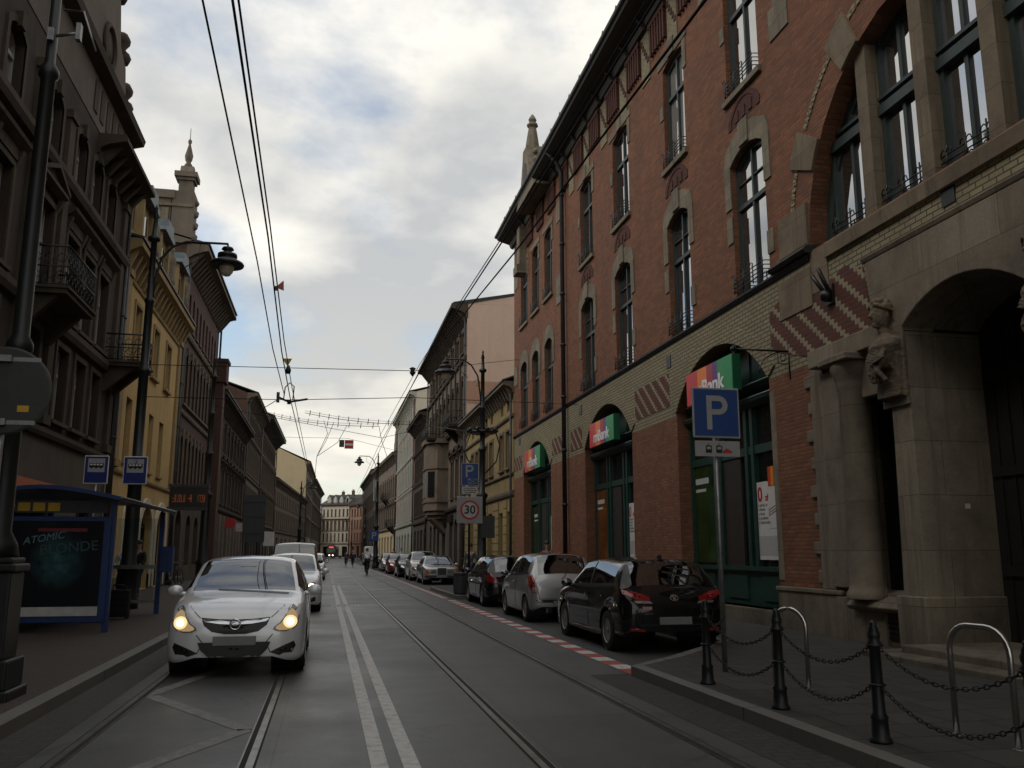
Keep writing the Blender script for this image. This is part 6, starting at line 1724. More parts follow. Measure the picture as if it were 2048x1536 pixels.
def car(name, label, cat, loc, rz, st, L, W, H, paint, wheels, r=.31, win=(1.08,1.78), rear=(3.45,3.86), side=(1.2,3.48), pillars=(2.3,), front=None, back=None, group=None, bumper=None, gaps=True, spokes=6, rim='alloy', bs='body', seg=5, cabin=False):
    """loft the body, cut windows and wheel arches, then lay the lamps, grilles and trim on its skin. local +y is the front"""
    st = scaled(st, L, W, H); k_ = L/[s[0] for s in (HATCH if st[-1][0] else HATCH)][-1]
    t = thing(name, label, cat, loc, rz, group)
    ys = [s[0] for s in st]; F = [pchip(ys, [s[i] for s in st]) for i in range(1, 8)]
    cuts = set(ys) | set(win) | set(rear) | set(side)
    for p in pillars: cuts |= {p-.04, p+.04}
    cuts = sorted(cuts); Y = [cuts[0]]
    for a, b in zip(cuts, cuts[1:]):
        if b-a < .012: continue
        n = max(1, int((b-a)/.055))
        for k in range(1, n+1): Y.append(a+(b-a)*k/n)
    T = [0,.5,1,1.5,2,2.25,2.5,2.75,3,3.25,3.5,3.75,4,4.13,4.3,4.5,4.7,4.88,5,5.14,5.4,5.7,6,6.5,7]
    def section(y):
        wl, zb, zs, ws, wr, zr, zt = [f(y) for f in F]
        P = [(0,zb),(wl*.90,zb),(wl*.985,zb+(zs-zb)*.10),(wl,zb+(zs-zb)*.52),(ws,zs),(wr,zr),(wr*.6,zt-(zt-zr)*.28),(0,zt)]
        fx, fz = pchip(range(8), [p[0] for p in P]), pchip(range(8), [p[1] for p in P])
        return [(fx(q), fz(q)) for q in T]
    grid = [[(x, L/2-y, z) for x, z in section(y)] for y in Y]
    R_ = r*1.16; ny, nT = len(Y), len(T)
    def inside(i, j):
        p = grid[i][j]
        if not (1.5 <= T[j] <= 4.0): return False
        return any(math.hypot(p[1]-(L/2-wy), p[2]-r) < R_ for wy in wheels)
    ins = [[inside(i,j) for j in range(nT)] for i in range(ny)]
    def pos(i, j):
        p = grid[i][j]
        if not ins[i][j]: return p
        for wy in wheels:
            dy, dz = p[1]-(L/2-wy), p[2]-r; d = math.hypot(dy,dz)
            if d < R_:
                if d < 1e-5: return p
                return (p[0], L/2-wy+dy/d*R_, r+dz/d*R_)
        return p
    body, glass = MB(), {'windscreen': MB(), 'rear_window': MB(), }
    for sgn in (1, -1):
        for i in range(ny-1):
            yc = (Y[i]+Y[i+1])/2
            for j in range(nT-1):
                tc = (T[j]+T[j+1])/2
                if tc < 1: continue
                q = ((i,j),(i+1,j),(i+1,j+1),(i,j+1))
                if all(ins[a][b] for a, b in q): continue
                tgt, mi = body, 0
                if tc > 5.14 and win[0] < yc < win[1]: tgt = glass['windscreen']
                elif tc > 5.14 and rear[0] < yc < rear[1]: tgt = glass['rear_window']
                elif 4.13 < tc < 4.88 and side[0] < yc < side[1]:
                    if any(abs(yc-p) < .04 for p in pillars): mi = 1
                    else: tgt = glass.setdefault(('side_window', sgn, sum(yc > p for p in pillars)), MB())
                elif 4.0 < tc < 5.0 and side[0]-.1 < yc < side[1]+.08 and (4.0 < tc < 4.13): mi = 1
                pts = [(lambda p: (sgn*p[0],p[1],p[2]))(pos(a,b)) for a, b in q]
                tgt.face(pts if sgn < 0 else pts[::-1], mi, True)
    # underside, nose and tail caps
    for e in (0, ny-1):
        for sgn in (1,-1):
            for j in range(nT-1):
                a, b = grid[e][j], grid[e][j+1]
                body.face([(0,a[1],a[2]),(sgn*a[0],a[1],a[2]),(sgn*b[0],b[1],b[2]),(0,b[1],b[2])], 0, True)
    for i in range(ny-1):
        a, b = grid[i][4], grid[i+1][4]
        body.face([(-a[0]*.9,a[1],a[2]+.02),(a[0]*.9,a[1],a[2]+.02),(b[0]*.9,b[1],b[2]+.02),(-b[0]*.9,b[1],b[2]+.02)], 1)
    pm = M[paint]
    def welded(mb, nm, mats, parent):
        me = mb.mesh(nm, mats); bm = bmesh.new(); bm.from_mesh(me); bmesh.ops.remove_doubles(bm, verts=bm.verts, dist=.0006)
        bmesh.ops.recalc_face_normals(bm, faces=bm.faces); bm.to_mesh(me); bm.free()
        for p in me.polygons: p.use_smooth = True
        return link(nm, me, parent)
    bo = welded(body, 'body', [pm, M['plastic']], t)
    for k, g in glass.items():
        if g.f: welded(g, k if isinstance(k, str) else k[0], M['carglass_clear' if cabin else 'carglass'], t)
    if cabin: interior(t, L, W, H, side, win, rear)
    allm = MB()
    for g in [body] + list(glass.values()):
        b0 = len(allm.v); allm.v += g.v; allm.f += [[k+b0 for k in f] for f in g.f]
    bvh = BVHTree.FromPolygons([Vector(v) for v in allm.v], allm.f)
    # wheels, arches
    wx = max(s[1] for s in st)
    for wy in wheels:
        for s in (1,-1):
            make_wheel(t, s*(wx-.115), L/2-wy, r, .20, spokes, rim)
    b = MB()
    for wy in wheels:
        for s in (1,-1):
            b.mark(); b.lathe([(.02,s*(wx-.45)),(R_*.995,s*(wx-.44)),(R_*.995,s*(wx-.03))], (0,L/2-wy,r), 26, axis='x', s=False, caps=False)
    for sgn in (1,-1): pass
    b.build('wheel_arch', M['black'], t)
    def put(nm, ol, axis, mat, off=.005, rings=4, parent=None, both=False):
        o = None
        for o_ in ([ol, mir(ol)] if both else [ol]):
            m2 = project_patch(bvh, o_, axis, off, rings, L)
            if m2.f: o = m2.build(nm, M[mat] if isinstance(mat, str) else mat, parent or t)
        return o
    # mirrors
    ym = L/2-side[0]-.10; zm = F[2](side[0]+.1)+.07; xm = F[3](side[0]+.1)
    for s in (1,-1):
        b = MB(); b.ball((s*(xm+.12),ym,zm), .105, 14, 0, (1,.6,.72)); b.tube([(s*(xm-.06),ym,zm-.05),(s*(xm+.08),ym,zm-.04)], .03, 8)
        o = b.build('mirror', pm, t)
        b = MB(); b.ball((s*(xm+.124),ym-.03,zm), .09, 12, 0, (1,.5,.68)); b.build('mirror_glass', M['carglass'], o)
    # shut lines, handles
    if gaps:
        mb = MB()
        for ax in ('left','right'):
            y0, y1, y2 = L/2-side[0]-.02, L/2-(pillars[0] if pillars else 2.3), L/2-side[1]+.25
            zlow = .30; zt = F[2](side[0])-.02
            for path in ([(y0,zt),(y0+.02,.62),(y0-.02,zlow)],[(y1,zt+.02),(y1,zlow)],[(y0-.02,zlow),(y2+.3,zlow)],[(y2,zt+.03),(y2+.05,.75),(y2+.28,.45),(y2+.3,zlow)]):
                m2 = seg_patch(bvh, path, .012, ax, L); b0 = len(mb.v); mb.v += m2.v
                for f in m2.f: mb.idx([q+b0 for q in f], 0, True)
        mb.build('door_gap', M['black'], t)
        for ax in ('left','right'):
            for yc in (y1+.14, y2+.16):
                hz = zt-.07; m2 = project_patch(bvh, [(yc-.09,hz-.018),(yc+.09,hz-.018),(yc+.09,hz+.018),(yc-.09,hz+.018)], ax, .03, 2, L)
                m2.build('door_handle', pm, t)
    ctx = dict(t=t, put=put, bvh=bvh, L=L, F=F, seg=lambda path, wd, ax, mat, nm: seg_patch(bvh, path, wd, ax, L).build(nm, M[mat], t))
    if front: front(ctx)
    if back: back(ctx)
    return t

def plate(c, z, ax='front', w_=.26, mat='plate'):
    L = c['L']; s = 1 if ax == 'front' else -1
    h = c['bvh'].ray_cast(Vector((0, s*(L/2+2), z)), Vector((0,-s,0))); y = h[0].y if h[0] else s*L/2
    b = MB(); b.box(-w_, w_, y-s*.02, y+s*.035, z-.056, z+.056)
    o = b.build('number_plate', M[mat], c['t']); return bevel(o, .006, 2)
def lit_lamp(c, ol, bulb, r=.075, on=True):
    for s in (1,-1):
        o_ = ol if s > 0 else mir(ol)
        lamp = c['put']('headlight', o_, 'front', 'lensclear', .006)
        cx = sum(p[0] for p in o_)/len(o_); cz = sum(p[1] for p in o_)/len(o_)
        if lamp is None: continue
        rim = c['put']('reflector', [(cx+(p[0]-cx)*.84, cz-.012+(p[1]-cz)*.80) for p in o_] if on else [(cx+(p[0]-cx)*.7, cz+(p[1]-cz)*.66) for p in o_], 'front', 'headlamp_dim' if on else 'chrome', .012, parent=lamp)
        if on: c['put']('reflector_bowl', ell(s*bulb[0], bulb[1], .085, .075), 'front', 'headlamp_mid', .016, parent=lamp)
        if on: c['put']('bulb', ell(s*bulb[0], bulb[1], r, r*.95), 'front', 'headlamp', .02, 3, parent=lamp)

def front_corsa(c):
    p = c['put']
    p('grille', [(-.42,.725),(-.2,.705),(0,.70),(.2,.705),(.42,.725),(.38,.63),(.28,.555),(.12,.525),(-.12,.525),(-.28,.555),(-.38,.63)], 'front', 'black', .004)
    p('grille_bar', [(-.41,.71),(-.2,.685),(0,.675),(.2,.685),(.41,.71),(.37,.675),(.2,.648),(0,.638),(-.2,.648),(-.37,.675)], 'front', 'chrome', .012)
    t = c['t']; b = MB(); yy = c['L']/2+.018
    b.tube([(.062*math.cos(a),yy,.645+.062*math.sin(a)) for a in [i*PI/9 for i in range(18)]], .010, 6, closed=True)
    b.prism([(-.085,.652),(.03,.652),(.005,.640),(.085,.640),(-.03,.632),(-.005,.645)], yy-.006, yy+.008, 'y')
    b.build('emblem', M['chrome'], t)
    p('lower_intake', [(-.44,.43),(.44,.43),(.40,.34),(.30,.25),(.12,.225),(-.12,.225),(-.30,.25),(-.40,.34)], 'front', 'black', .022, 9)
    p('fog_niche', [(.43,.30),(.52,.345),(.72,.43),(.745,.37),(.70,.29),(.60,.285),(.55,.26)], 'front', 'black', .006, both=True)
    c['seg']([(-.46,.52),(-.38,.42),(-.44,.3)], .012, 'front', 'grey', 'bumper_crease'); c['seg']([(.46,.52),(.38,.42),(.44,.3)], .012, 'front', 'grey', 'bumper_crease')
    lit_lamp(c, [(.46,.575),(.52,.55),(.62,.55),(.71,.575),(.765,.64),(.775,.74),(.74,.83),(.685,.87),(.635,.83),(.60,.74),(.54,.655),(.475,.61)], (.665,.665), .045)
    plate(c, .445, 'front')
    c['seg']([(-.60,.98),(-.3,1.0),(.35,1.03)], .02, 'front', 'black', 'wiper')
    c['seg']([(-.585,.86),(-.43,.72)], .008, 'front', 'grey', 'bonnet_gap'); c['seg']([(.585,.86),(.43,.72)], .008, 'front', 'grey', 'bonnet_gap')
def front_plain(on):
    def f(c):
        p = c['put']
        p('grille', [(-.34,.66),(.34,.66),(.30,.55),(-.30,.55)], 'front', 'black'); p('lower_intake', [(-.5,.38),(.5,.38),(.42,.24),(-.42,.24)], 'front', 'black')
        p('fog_niche', [(.56,.36),(.72,.40),(.72,.28),(.58,.26)], 'front', 'black', both=True)
        b = MB(); yy = c['L']/2+.015; b.tube([(.055*math.cos(a),yy,.61+.05*math.sin(a)) for a in [i*PI/6 for i in range(12)]], .009, 5, closed=True); b.build('emblem', M['chrome'], c['t'])
        lit_lamp(c, [(.42,.60),(.60,.57),(.735,.62),(.74,.70),(.66,.78),(.50,.70)], (.60,.66), .075, on)
        plate(c, .45, 'front')
    return f
def front_sedan(c):
    p = c['put']
    b = MB(); yy = c['L']/2+.02
    b.box(-.22,.22,yy-.05,yy,.46,.80); o = b.build('grille', M['chrome'], c['t']); bevel(o,.01)
    b = MB(); b.box(-.195,.195,yy,yy+.004,.48,.765)
    b.build('grille_mesh', M['darkgrey'], o)
    b = MB()
    for k in range(7): b.box(-.19,.19,yy+.004,yy+.010,.50+k*.04,.507+k*.04)
    b.box(-.012,.012,yy+.004,yy+.012,.48,.765); b.build('grille_bar', M['chrome'], o)
    b = MB(); b.tube([(.045*math.cos(a),yy-.06,.88+.045*math.sin(a)) for a in [i*PI/6 for i in range(12)]], .006, 5, closed=True)
    for k in range(3): a = PI/2+k*2*PI/3; b.tube([(0,yy-.06,.88),(.045*math.cos(a),yy-.06,.88+.045*math.sin(a))], .006, 4)
    b.tube([(0,yy-.06,.80),(0,yy-.06,.84)], .008, 5); b.build('bonnet_star', M['chrome'], c['t'])
    for s in (1,-1):
        o = p('headlight', [(s*.26,.52),(s*.60,.52),(s*.60,.74),(s*.26,.74)], 'front', 'lensclear', .012)
        p('indicator', [(s*.615,.52),(s*.75,.52),(s*.75,.74),(s*.615,.74)], 'front', 'lensorange', .012)
    b = MB(); b.box(-.80,.80,yy-.14,yy+.05,.36,.47); o = b.build('bumper', M['darkgrey'], c['t']); bevel(o,.03)
    b = MB(); b.box(-.80,.80,yy+.05,yy+.056,.43,.455); b.build('bumper_strip', M['chrome'], o)
    b = MB(); b.box(-.26,.26,yy+.056,yy+.07,.36,.46); b.build('number_plate', M['plate'], o)
    for s in (1,-1): c['seg']([(s*.5,.86),(s*.42,.80)], .01, 'front', 'grey', 'bonnet_gap')
def back_i10(c):
    p = c['put']; t = c['t']
    for s in (1,-1):
        o = p('tail_light', [(s*.60,.64),(s*.74,.66),(s*.775,.80),(s*.765,.98),(s*.70,1.06),(s*.66,.88)], 'rear', 'lensred', .012)
        if o: p('reversing_lens', [(s*.64,.66),(s*.735,.67),(s*.73,.76),(s*.67,.78)], 'rear', 'lensclear', .018, parent=o)
    p('bumper_strip', [(-.66,.50),(.66,.50),(.60,.44),(-.60,.44)], 'rear', 'black', .006)
    plate(c, .42, 'rear')
    c['seg']([(-.58,.52),(-.60,.70),(-.66,.92),(-.62,1.0)], .010, 'rear', 'black', 'hatch_gap'); c['seg']([(.58,.52),(.60,.70),(.66,.92),(.62,1.0)], .010, 'rear', 'black', 'hatch_gap'); c['seg']([(-.58,.52),(.58,.52)], .012, 'rear', 'black', 'hatch_gap')
    b = MB(); yy = -c['L']/2+.0
    o = p('badge', ell(0,.76,.075,.085), 'rear', 'chrome', .014); p('badge_field', ell(0,.76,.058,.068), 'rear', 'darkgrey', .02, parent=o)
    c['seg']([(-.04,.80),(-.03,.72)], .016, 'rear', 'chrome', 'badge_letter'); c['seg']([(.03,.80),(.04,.72)], .016, 'rear', 'chrome', 'badge_letter'); c['seg']([(-.035,.765),(.035,.755)], .014, 'rear', 'chrome', 'badge_letter')
    c['seg']([(-.06,.94),(.03,1.0),(.12,1.14)], .018, 'rear', 'black', 'wiper')
def back_dark(c):
    p = c['put']; t = c['t']
    for s in (1,-1):
        o = p('tail_light', [(s*.40,.80),(s*.60,.80),(s*.80,.90),(s*.80,.96),(s*.62,.93),(s*.40,.86)], 'rear', 'lensred', .012)
        p('reversing_lens', [(s*.36,.755),(s*.62,.765),(s*.66,.80),(s*.40,.795)], 'rear', 'alloy', .014)
        p('reflector', [(s*.50,.34),(s*.72,.36),(s*.72,.40),(s*.50,.38)], 'rear', 'lensred', .012)
    p('bumper_panel', [(-.62,.34),(.62,.34),(.5,.26),(-.5,.26)], 'rear', 'plastic', .008)
    plate(c, .50, 'rear')
    b = MB(); yy = None
    o = p('badge', ell(0,.84,.07,.05), 'rear', 'chrome', .014); p('badge_field', ell(0,.84,.055,.036), 'rear', 'black', .018, parent=o); p('badge_oval', ell(0,.84,.02,.045), 'rear', 'chrome', .022, parent=o); p('badge_oval', ell(0,.862,.05,.015), 'rear', 'chrome', .022, parent=o)
    p('sticker', [(-.53,.665),(-.38,.665),(-.38,.715),(-.53,.715)], 'rear', plain('pale sticker', (.5,.3,.28), .5), .01); p('name_badge', [(-.5,.60),(-.36,.60),(-.36,.612),(-.5,.612)], 'rear', 'chrome', .01)
    c['seg']([(-.58,.44),(-.62,.66),(-.46,.76)], .012, 'rear', 'plastic', 'hatch_gap'); c['seg']([(.58,.44),(.62,.66),(.46,.76)], .012, 'rear', 'plastic', 'hatch_gap'); c['seg']([(-.58,.44),(.58,.44)], .012, 'rear', 'plastic', 'hatch_gap')
    c['seg']([(.05,.99),(.4,1.0)], .014, 'rear', 'grey', 'wiper')
    b = MB(); zr = c['F'][6](c['L']*.80); b.prism([(-c['L']/2+.75,zr-.02),(-c['L']/2+.62,zr+.05),(-c['L']/2+.58,zr+.05),(-c['L']/2+.58,zr-.03)], -.02, .02, 'x'); b.build('roof_fin', M['black'], t)
def back_round(c):
    p = c['put']
    for s in (1,-1): p('tail_light', [(s*.50,.70),(s*.66,.66),(s*.79,.72),(s*.82,.86),(s*.74,.94),(s*.60,.88)], 'rear', 'lensred', .014)
    plate(c, .45, 'rear'); c['seg']([(-.58,.44),(-.62,.66)], .012, 'rear', 'plastic', 'hatch_gap'); p('bumper_panel', [(-.62,.34),(.62,.34),(.5,.26),(-.5,.26)], 'rear', 'plastic', .008)

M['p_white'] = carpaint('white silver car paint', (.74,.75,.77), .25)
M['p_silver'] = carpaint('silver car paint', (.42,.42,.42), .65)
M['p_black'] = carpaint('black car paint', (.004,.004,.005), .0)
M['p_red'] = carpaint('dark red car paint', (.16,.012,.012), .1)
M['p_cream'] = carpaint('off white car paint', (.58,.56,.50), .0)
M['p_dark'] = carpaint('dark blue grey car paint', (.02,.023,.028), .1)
def C_(x, yfront, L, facing=True):
    """root position: car whose front (facing the camera) or rear is at yfront"""
    return (x, yfront + L/2, 0)
HW = (.80, 3.30)
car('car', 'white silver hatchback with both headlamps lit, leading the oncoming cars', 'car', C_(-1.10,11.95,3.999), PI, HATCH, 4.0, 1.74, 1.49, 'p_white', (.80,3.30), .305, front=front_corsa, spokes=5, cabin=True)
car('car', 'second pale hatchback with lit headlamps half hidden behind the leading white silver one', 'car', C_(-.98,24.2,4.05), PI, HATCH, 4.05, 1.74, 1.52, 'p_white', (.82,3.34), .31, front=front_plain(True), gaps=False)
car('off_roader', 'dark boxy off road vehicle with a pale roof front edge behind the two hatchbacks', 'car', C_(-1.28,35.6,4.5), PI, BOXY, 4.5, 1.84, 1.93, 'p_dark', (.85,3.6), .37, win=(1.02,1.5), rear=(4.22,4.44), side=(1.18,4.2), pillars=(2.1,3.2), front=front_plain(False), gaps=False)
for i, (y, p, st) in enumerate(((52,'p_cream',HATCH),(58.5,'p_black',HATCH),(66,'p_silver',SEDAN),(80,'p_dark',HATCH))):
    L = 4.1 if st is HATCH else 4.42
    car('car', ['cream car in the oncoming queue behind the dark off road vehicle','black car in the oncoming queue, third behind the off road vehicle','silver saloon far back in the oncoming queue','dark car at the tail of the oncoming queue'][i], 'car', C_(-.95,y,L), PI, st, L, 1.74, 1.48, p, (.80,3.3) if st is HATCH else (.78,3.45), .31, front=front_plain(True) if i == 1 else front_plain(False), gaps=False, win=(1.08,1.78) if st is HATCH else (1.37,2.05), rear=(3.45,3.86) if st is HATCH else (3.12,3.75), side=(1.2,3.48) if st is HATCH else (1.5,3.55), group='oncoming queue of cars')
I10 = [(s[0], s[1], s[2], s[3], s[4], s[5]*1.05, s[6], s[7]) for s in HATCH]
I10[-5] = (3.66,.845,.24,1.02,.80,.62,1.22,1.26); I10[-4] = (3.80,.83,.25,.99,.785,.63,1.0,1.04); I10[-3] = (3.93,.80,.28,.86,.755,.60,.90,.92); I10[-6] = (3.46,.855,.22,1.02,.81,.60,1.39,1.455)
# parked facing away: rear towards the camera
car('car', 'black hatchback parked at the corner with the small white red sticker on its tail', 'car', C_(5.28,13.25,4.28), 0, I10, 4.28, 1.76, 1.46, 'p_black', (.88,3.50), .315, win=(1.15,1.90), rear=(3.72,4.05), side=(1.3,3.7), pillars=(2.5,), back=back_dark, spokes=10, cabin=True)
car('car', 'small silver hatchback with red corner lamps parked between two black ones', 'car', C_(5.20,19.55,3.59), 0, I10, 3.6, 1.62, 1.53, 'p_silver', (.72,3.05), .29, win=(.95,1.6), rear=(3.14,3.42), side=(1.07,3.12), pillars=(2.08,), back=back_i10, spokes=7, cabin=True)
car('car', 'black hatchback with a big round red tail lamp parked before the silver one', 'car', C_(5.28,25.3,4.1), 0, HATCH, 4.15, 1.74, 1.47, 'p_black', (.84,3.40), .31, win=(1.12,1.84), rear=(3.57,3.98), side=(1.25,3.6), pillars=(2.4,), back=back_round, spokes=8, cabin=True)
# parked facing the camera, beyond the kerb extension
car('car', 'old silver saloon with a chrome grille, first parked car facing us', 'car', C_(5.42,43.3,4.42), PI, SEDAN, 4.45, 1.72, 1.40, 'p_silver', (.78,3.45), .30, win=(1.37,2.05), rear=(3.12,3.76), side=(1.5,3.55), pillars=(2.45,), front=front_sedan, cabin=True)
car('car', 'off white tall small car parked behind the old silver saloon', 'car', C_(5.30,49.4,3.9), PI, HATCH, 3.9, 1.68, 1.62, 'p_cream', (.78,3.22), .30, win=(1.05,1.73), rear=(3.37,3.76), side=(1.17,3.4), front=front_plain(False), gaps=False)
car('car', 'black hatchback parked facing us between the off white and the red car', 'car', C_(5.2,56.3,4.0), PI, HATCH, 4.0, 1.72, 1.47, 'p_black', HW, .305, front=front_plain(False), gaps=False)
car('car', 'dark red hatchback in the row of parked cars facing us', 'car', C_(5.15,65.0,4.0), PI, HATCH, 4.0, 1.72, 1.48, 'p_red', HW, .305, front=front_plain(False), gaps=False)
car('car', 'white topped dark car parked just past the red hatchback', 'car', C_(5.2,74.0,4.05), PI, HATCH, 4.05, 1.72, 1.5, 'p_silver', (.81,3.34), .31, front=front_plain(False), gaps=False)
car('delivery_van', 'white delivery van parked farthest away near the riding cyclist', 'van', C_(5.35,112,4.5), PI, BOXY, 4.9, 1.95, 2.3, 'p_cream', (.9,3.9), .35, win=(1.1,1.64), rear=(4.6,4.85), side=(1.28,2.2), pillars=(), front=front_plain(False), gaps=False)

# ------------------------------------------------------------------ tram coming up the street
t = thing('tram', 'dark tram with yellow headlights and a red destination display at the bend', 'tram', (.9,236,0))
b = MB(); pr_ = [(-1.2,.35),(-1.2,2.2),(-1.1,3.1),(-.7,3.4),(.7,3.4),(1.1,3.1),(1.2,2.2),(1.2,.35)]
b.prism(pr_, 0, 14, 'y'); o = b.build('body', plain('tram dark blue paint', (.02,.025,.05), .4), t); bevel(o,.08)
b = MB(); b.prism([(-1.05,1.35),(1.05,1.35),(.98,2.6),(-.98,2.6)], -.03, .0, 'y'); b.build('windscreen', M['shopglass'], t)
b = MB(); b.box(-.6,.6,-.04,0,2.72,3.02); b.build('destination_display', emit('red display', (1,.12,.05), 1.0), t)
for s in (-.42,.42):
    b = MB(); b.lathe([(.15,-.06),(.15,.0)], (s,0,.85), 14, axis='y'); b.build('headlight', M['headlamp'], t)
b = MB(); b.box(-1.15,1.15,-.06,0,.32,.55); b.build('bumper', M['black'], t)
b = MB(); b.tube([(-.5,3,3.4),(-.1,4.2,4.6),(.1,4.2,4.6),(.5,3,3.4)], .04, 6); b.tube([(-.7,4.2,5.7),(.7,4.2,5.7)], .03, 6); b.tube([(0,4.2,4.6),(0,3.4,5.2),(0,4.2,5.7)], .03, 6); b.build('pantograph', M['black'], t)
for y in (1,3.2,5.4,7.6,9.8,12):
    b = MB(); b.box(-1.215,-1.2,y,y+1.7,1.4,2.5); b.build('side_window', M['carglass'], t)
# ------------------------------------------------------------------ people and bicycles (local +y is forward)
def skin_obj(name, verts, edges, radii, mat, parent, root=0, sub=1):
    me = bpy.data.meshes.new(name); me.from_pydata(verts, edges, []); me.materials.append(mat)
    o = link(name, me, parent)
    if not me.skin_vertices: bpy.context.view_layer.objects.active = o
    md = o.modifiers.new('skin', 'SKIN'); md.use_smooth_shade = True; md.branch_smoothing = .3
    if not me.skin_vertices:
        me.attributes  # the layer is created with the modifier's first use
    for i, r in enumerate(radii):
        sv = me.skin_vertices[0].data[i]; sv.radius = (r, r) if isinstance(r, (int,float)) else r; sv.use_root = (i == root)
    if sub: s = o.modifiers.new('sub', 'SUBSURF'); s.levels = sub; s.render_levels = sub
    return o

STAND = dict(pelvis=(0,0,.93), waist=(0,.01,1.08), chest=(0,.0,1.30), neck=(0,-.01,1.47), head0=(0,.02,1.56), head1=(0,.03,1.68), crown=(0,.0,1.73),
             sh=(.17,0,1.41), el=(.24,-.03,1.14), wr=(.26,.08,.90), hip=(.09,0,.90), kn=(.10,.02,.50), an=(.10,-.02,.09), toe=(.11,.15,.04))
RIDE = dict(pelvis=(0,-.20,1.0), waist=(0,-.13,1.12), chest=(0,.04,1.30), neck=(0,.17,1.45), head0=(0,.23,1.52), head1=(0,.27,1.63), crown=(0,.24,1.69),
            sh=(.18,.10,1.40), el=(.27,.22,1.18), wr=(.26,.46,1.08), hip=(.10,-.18,.97), kn=(.11,.20,.78), an=(.11,.02,.42), toe=(.11,.17,.37))
def person(label, loc, rz, pose, top, bottom, hair='hair', height=1.75, longhair=False, group=None, left=None, cat='person', skirt=False, bag=None, helmet=None):
    t = thing('person', label, cat, loc, rz, group); s = height/1.75
    L_ = dict(pose); L_.update(left or {})
    J = {}
    for k in ('pelvis','waist','chest','neck','head0','head1','crown'): J[k] = Vector(pose[k])*s
    for k in ('sh','el','wr','hip','kn','an','toe'):
        p = pose[k]; J[k+'R'] = Vector(p)*s; q = L_[k]; J[k+'L'] = Vector((-q[0],q[1],q[2]))*s
    V, E, Rr, ix = [], [], [], {}
    def add(k, p, r, par=None):
        ix[k] = len(V); V.append(tuple(p)); Rr.append(r*s)
        if par is not None: E.append((ix[par], ix[k]))
    add('pelvis', J['pelvis'], .12); add('waist', J['waist'], .11, 'pelvis'); add('chest', J['chest'], .13, 'waist'); add('neck', J['neck'], .05, 'chest')
    add('head0', J['head0'], .072, 'neck'); add('head1', J['head1'], .088, 'head0'); add('crown', J['crown'], .055, 'head1')
    fw = (J['head1']-J['neck']).cross(Vector((1,0,0))); fw = -fw.normalized() if fw.y > 0 else fw.normalized()
    fwd = Vector((0,1,0)); 
    for S in 'RL':
        g = 1 if S == 'R' else -1
        add('sh'+S, J['sh'+S], .06, 'chest'); add('el'+S, J['el'+S], .042, 'sh'+S); add('wr'+S, J['wr'+S], .028, 'el'+S)
        d = (J['wr'+S]-J['el'+S]).normalized(); palm = J['wr'+S]+d*.07*s; add('palm'+S, palm, .028, 'wr'+S)
        side = d.cross(Vector((g,0,0))); side = side.normalized() if side.length > .01 else Vector((0,1,0))
        for f, (o_, ln) in enumerate(((-.027,.062),(-.009,.075),(.009,.08),(.027,.068))):
            a = palm+d*.022*s+side*o_*s; add('f%d%s' % (f,S), a+d*ln*.5*s, .009, 'palm'+S); add('g%d%s' % (f,S), a+d*ln*.85*s+Vector((-g*.02,0,-.012))*s, .007, 'f%d%s' % (f,S))
        add('th'+S, J['wr'+S]+d*.06*s+side*.045*s+Vector((-g*.012,0,0)), .010, 'wr'+S); add('tk'+S, J['wr'+S]+d*.095*s+side*.055*s+Vector((-g*.018,0,0)), .008, 'th'+S)
        add('hip'+S, J['hip'+S], .092, 'pelvis'); add('kn'+S, J['kn'+S], .058, 'hip'+S); add('an'+S, J['an'+S], .038, 'kn'+S)
    skin_obj('body', V, E, Rr, M['skin'], t)
    sub = lambda keys, kk, ex: ([V[ix[k]] for k in keys], [(keys.index(a), keys.index(b)) for a in keys for b in keys if (ix[a],ix[b]) in E], [Rr[ix[k]]*kk+ex for k in keys])
    keys = ['pelvis','waist','chest','shR','elR','wrR','shL','elL','wrL']; v, e, r = sub(keys, 1.08, .012); skin_obj('jacket', v, e, r, M[top], t)
    if skirt:
        b = MB(); p = J['pelvis']; b.lathe([(.20,-.48),(.18,-.2),(.15,.05)], tuple(p), 14); b.build('skirt', M[bottom], t)
    else:
        keys = ['pelvis','hipR','knR','anR','hipL','knL','anL']; v, e, r = sub(keys, 1.06, .012); skin_obj('trousers', v, e, r, M[bottom], t)
    b = MB()
    for S in 'RL':
        a, q = J['an'+S], J['toe'+S]; m_ = (a+q)/2; b.tube([a+Vector((0,-.05,-.03))*s, m_+Vector((0,0,-.0))*s, q], [.042*s,.045*s,.035*s], 8)
    b.build('shoes', M['black'], t)
    b = MB(); h = J['head1']
    b.ball(h+Vector((0,-.025,.03))*s, .102*s, 12, 0, (.92,1.05,1.0))
    if longhair: b.ball(h+Vector((0,-.075,-.12))*s, .09*s, 10, 0, (1,.5,1.6))
    b.build('hair' if not helmet else 'helmet', M[helmet or hair], t)
    b = MB()   # face: nose, brow, mouth, ears
    f0 = h+Vector((0,.085,-.02))*s
    b.ball(f0+Vector((0,.012,-.015))*s, .018*s, 6, 0, (.7,1,1.2))
    for g in (1,-1): b.ball(h+Vector((g*.085,0,-.03))*s, .024*s, 6, 0, (.5,.8,1.3))
    o = b.build('nose_and_ears', M['skin'], t)
    b = MB()
    for g in (1,-1): b.ball(f0+Vector((g*.032,-.004,.018))*s, .010*s, 6)
    b.ball(f0+Vector((0,-.004,-.058))*s, .018*s, 6, 0, (1.2,.4,.35)); b.build('eyes_and_mouth', M['hair'], o)
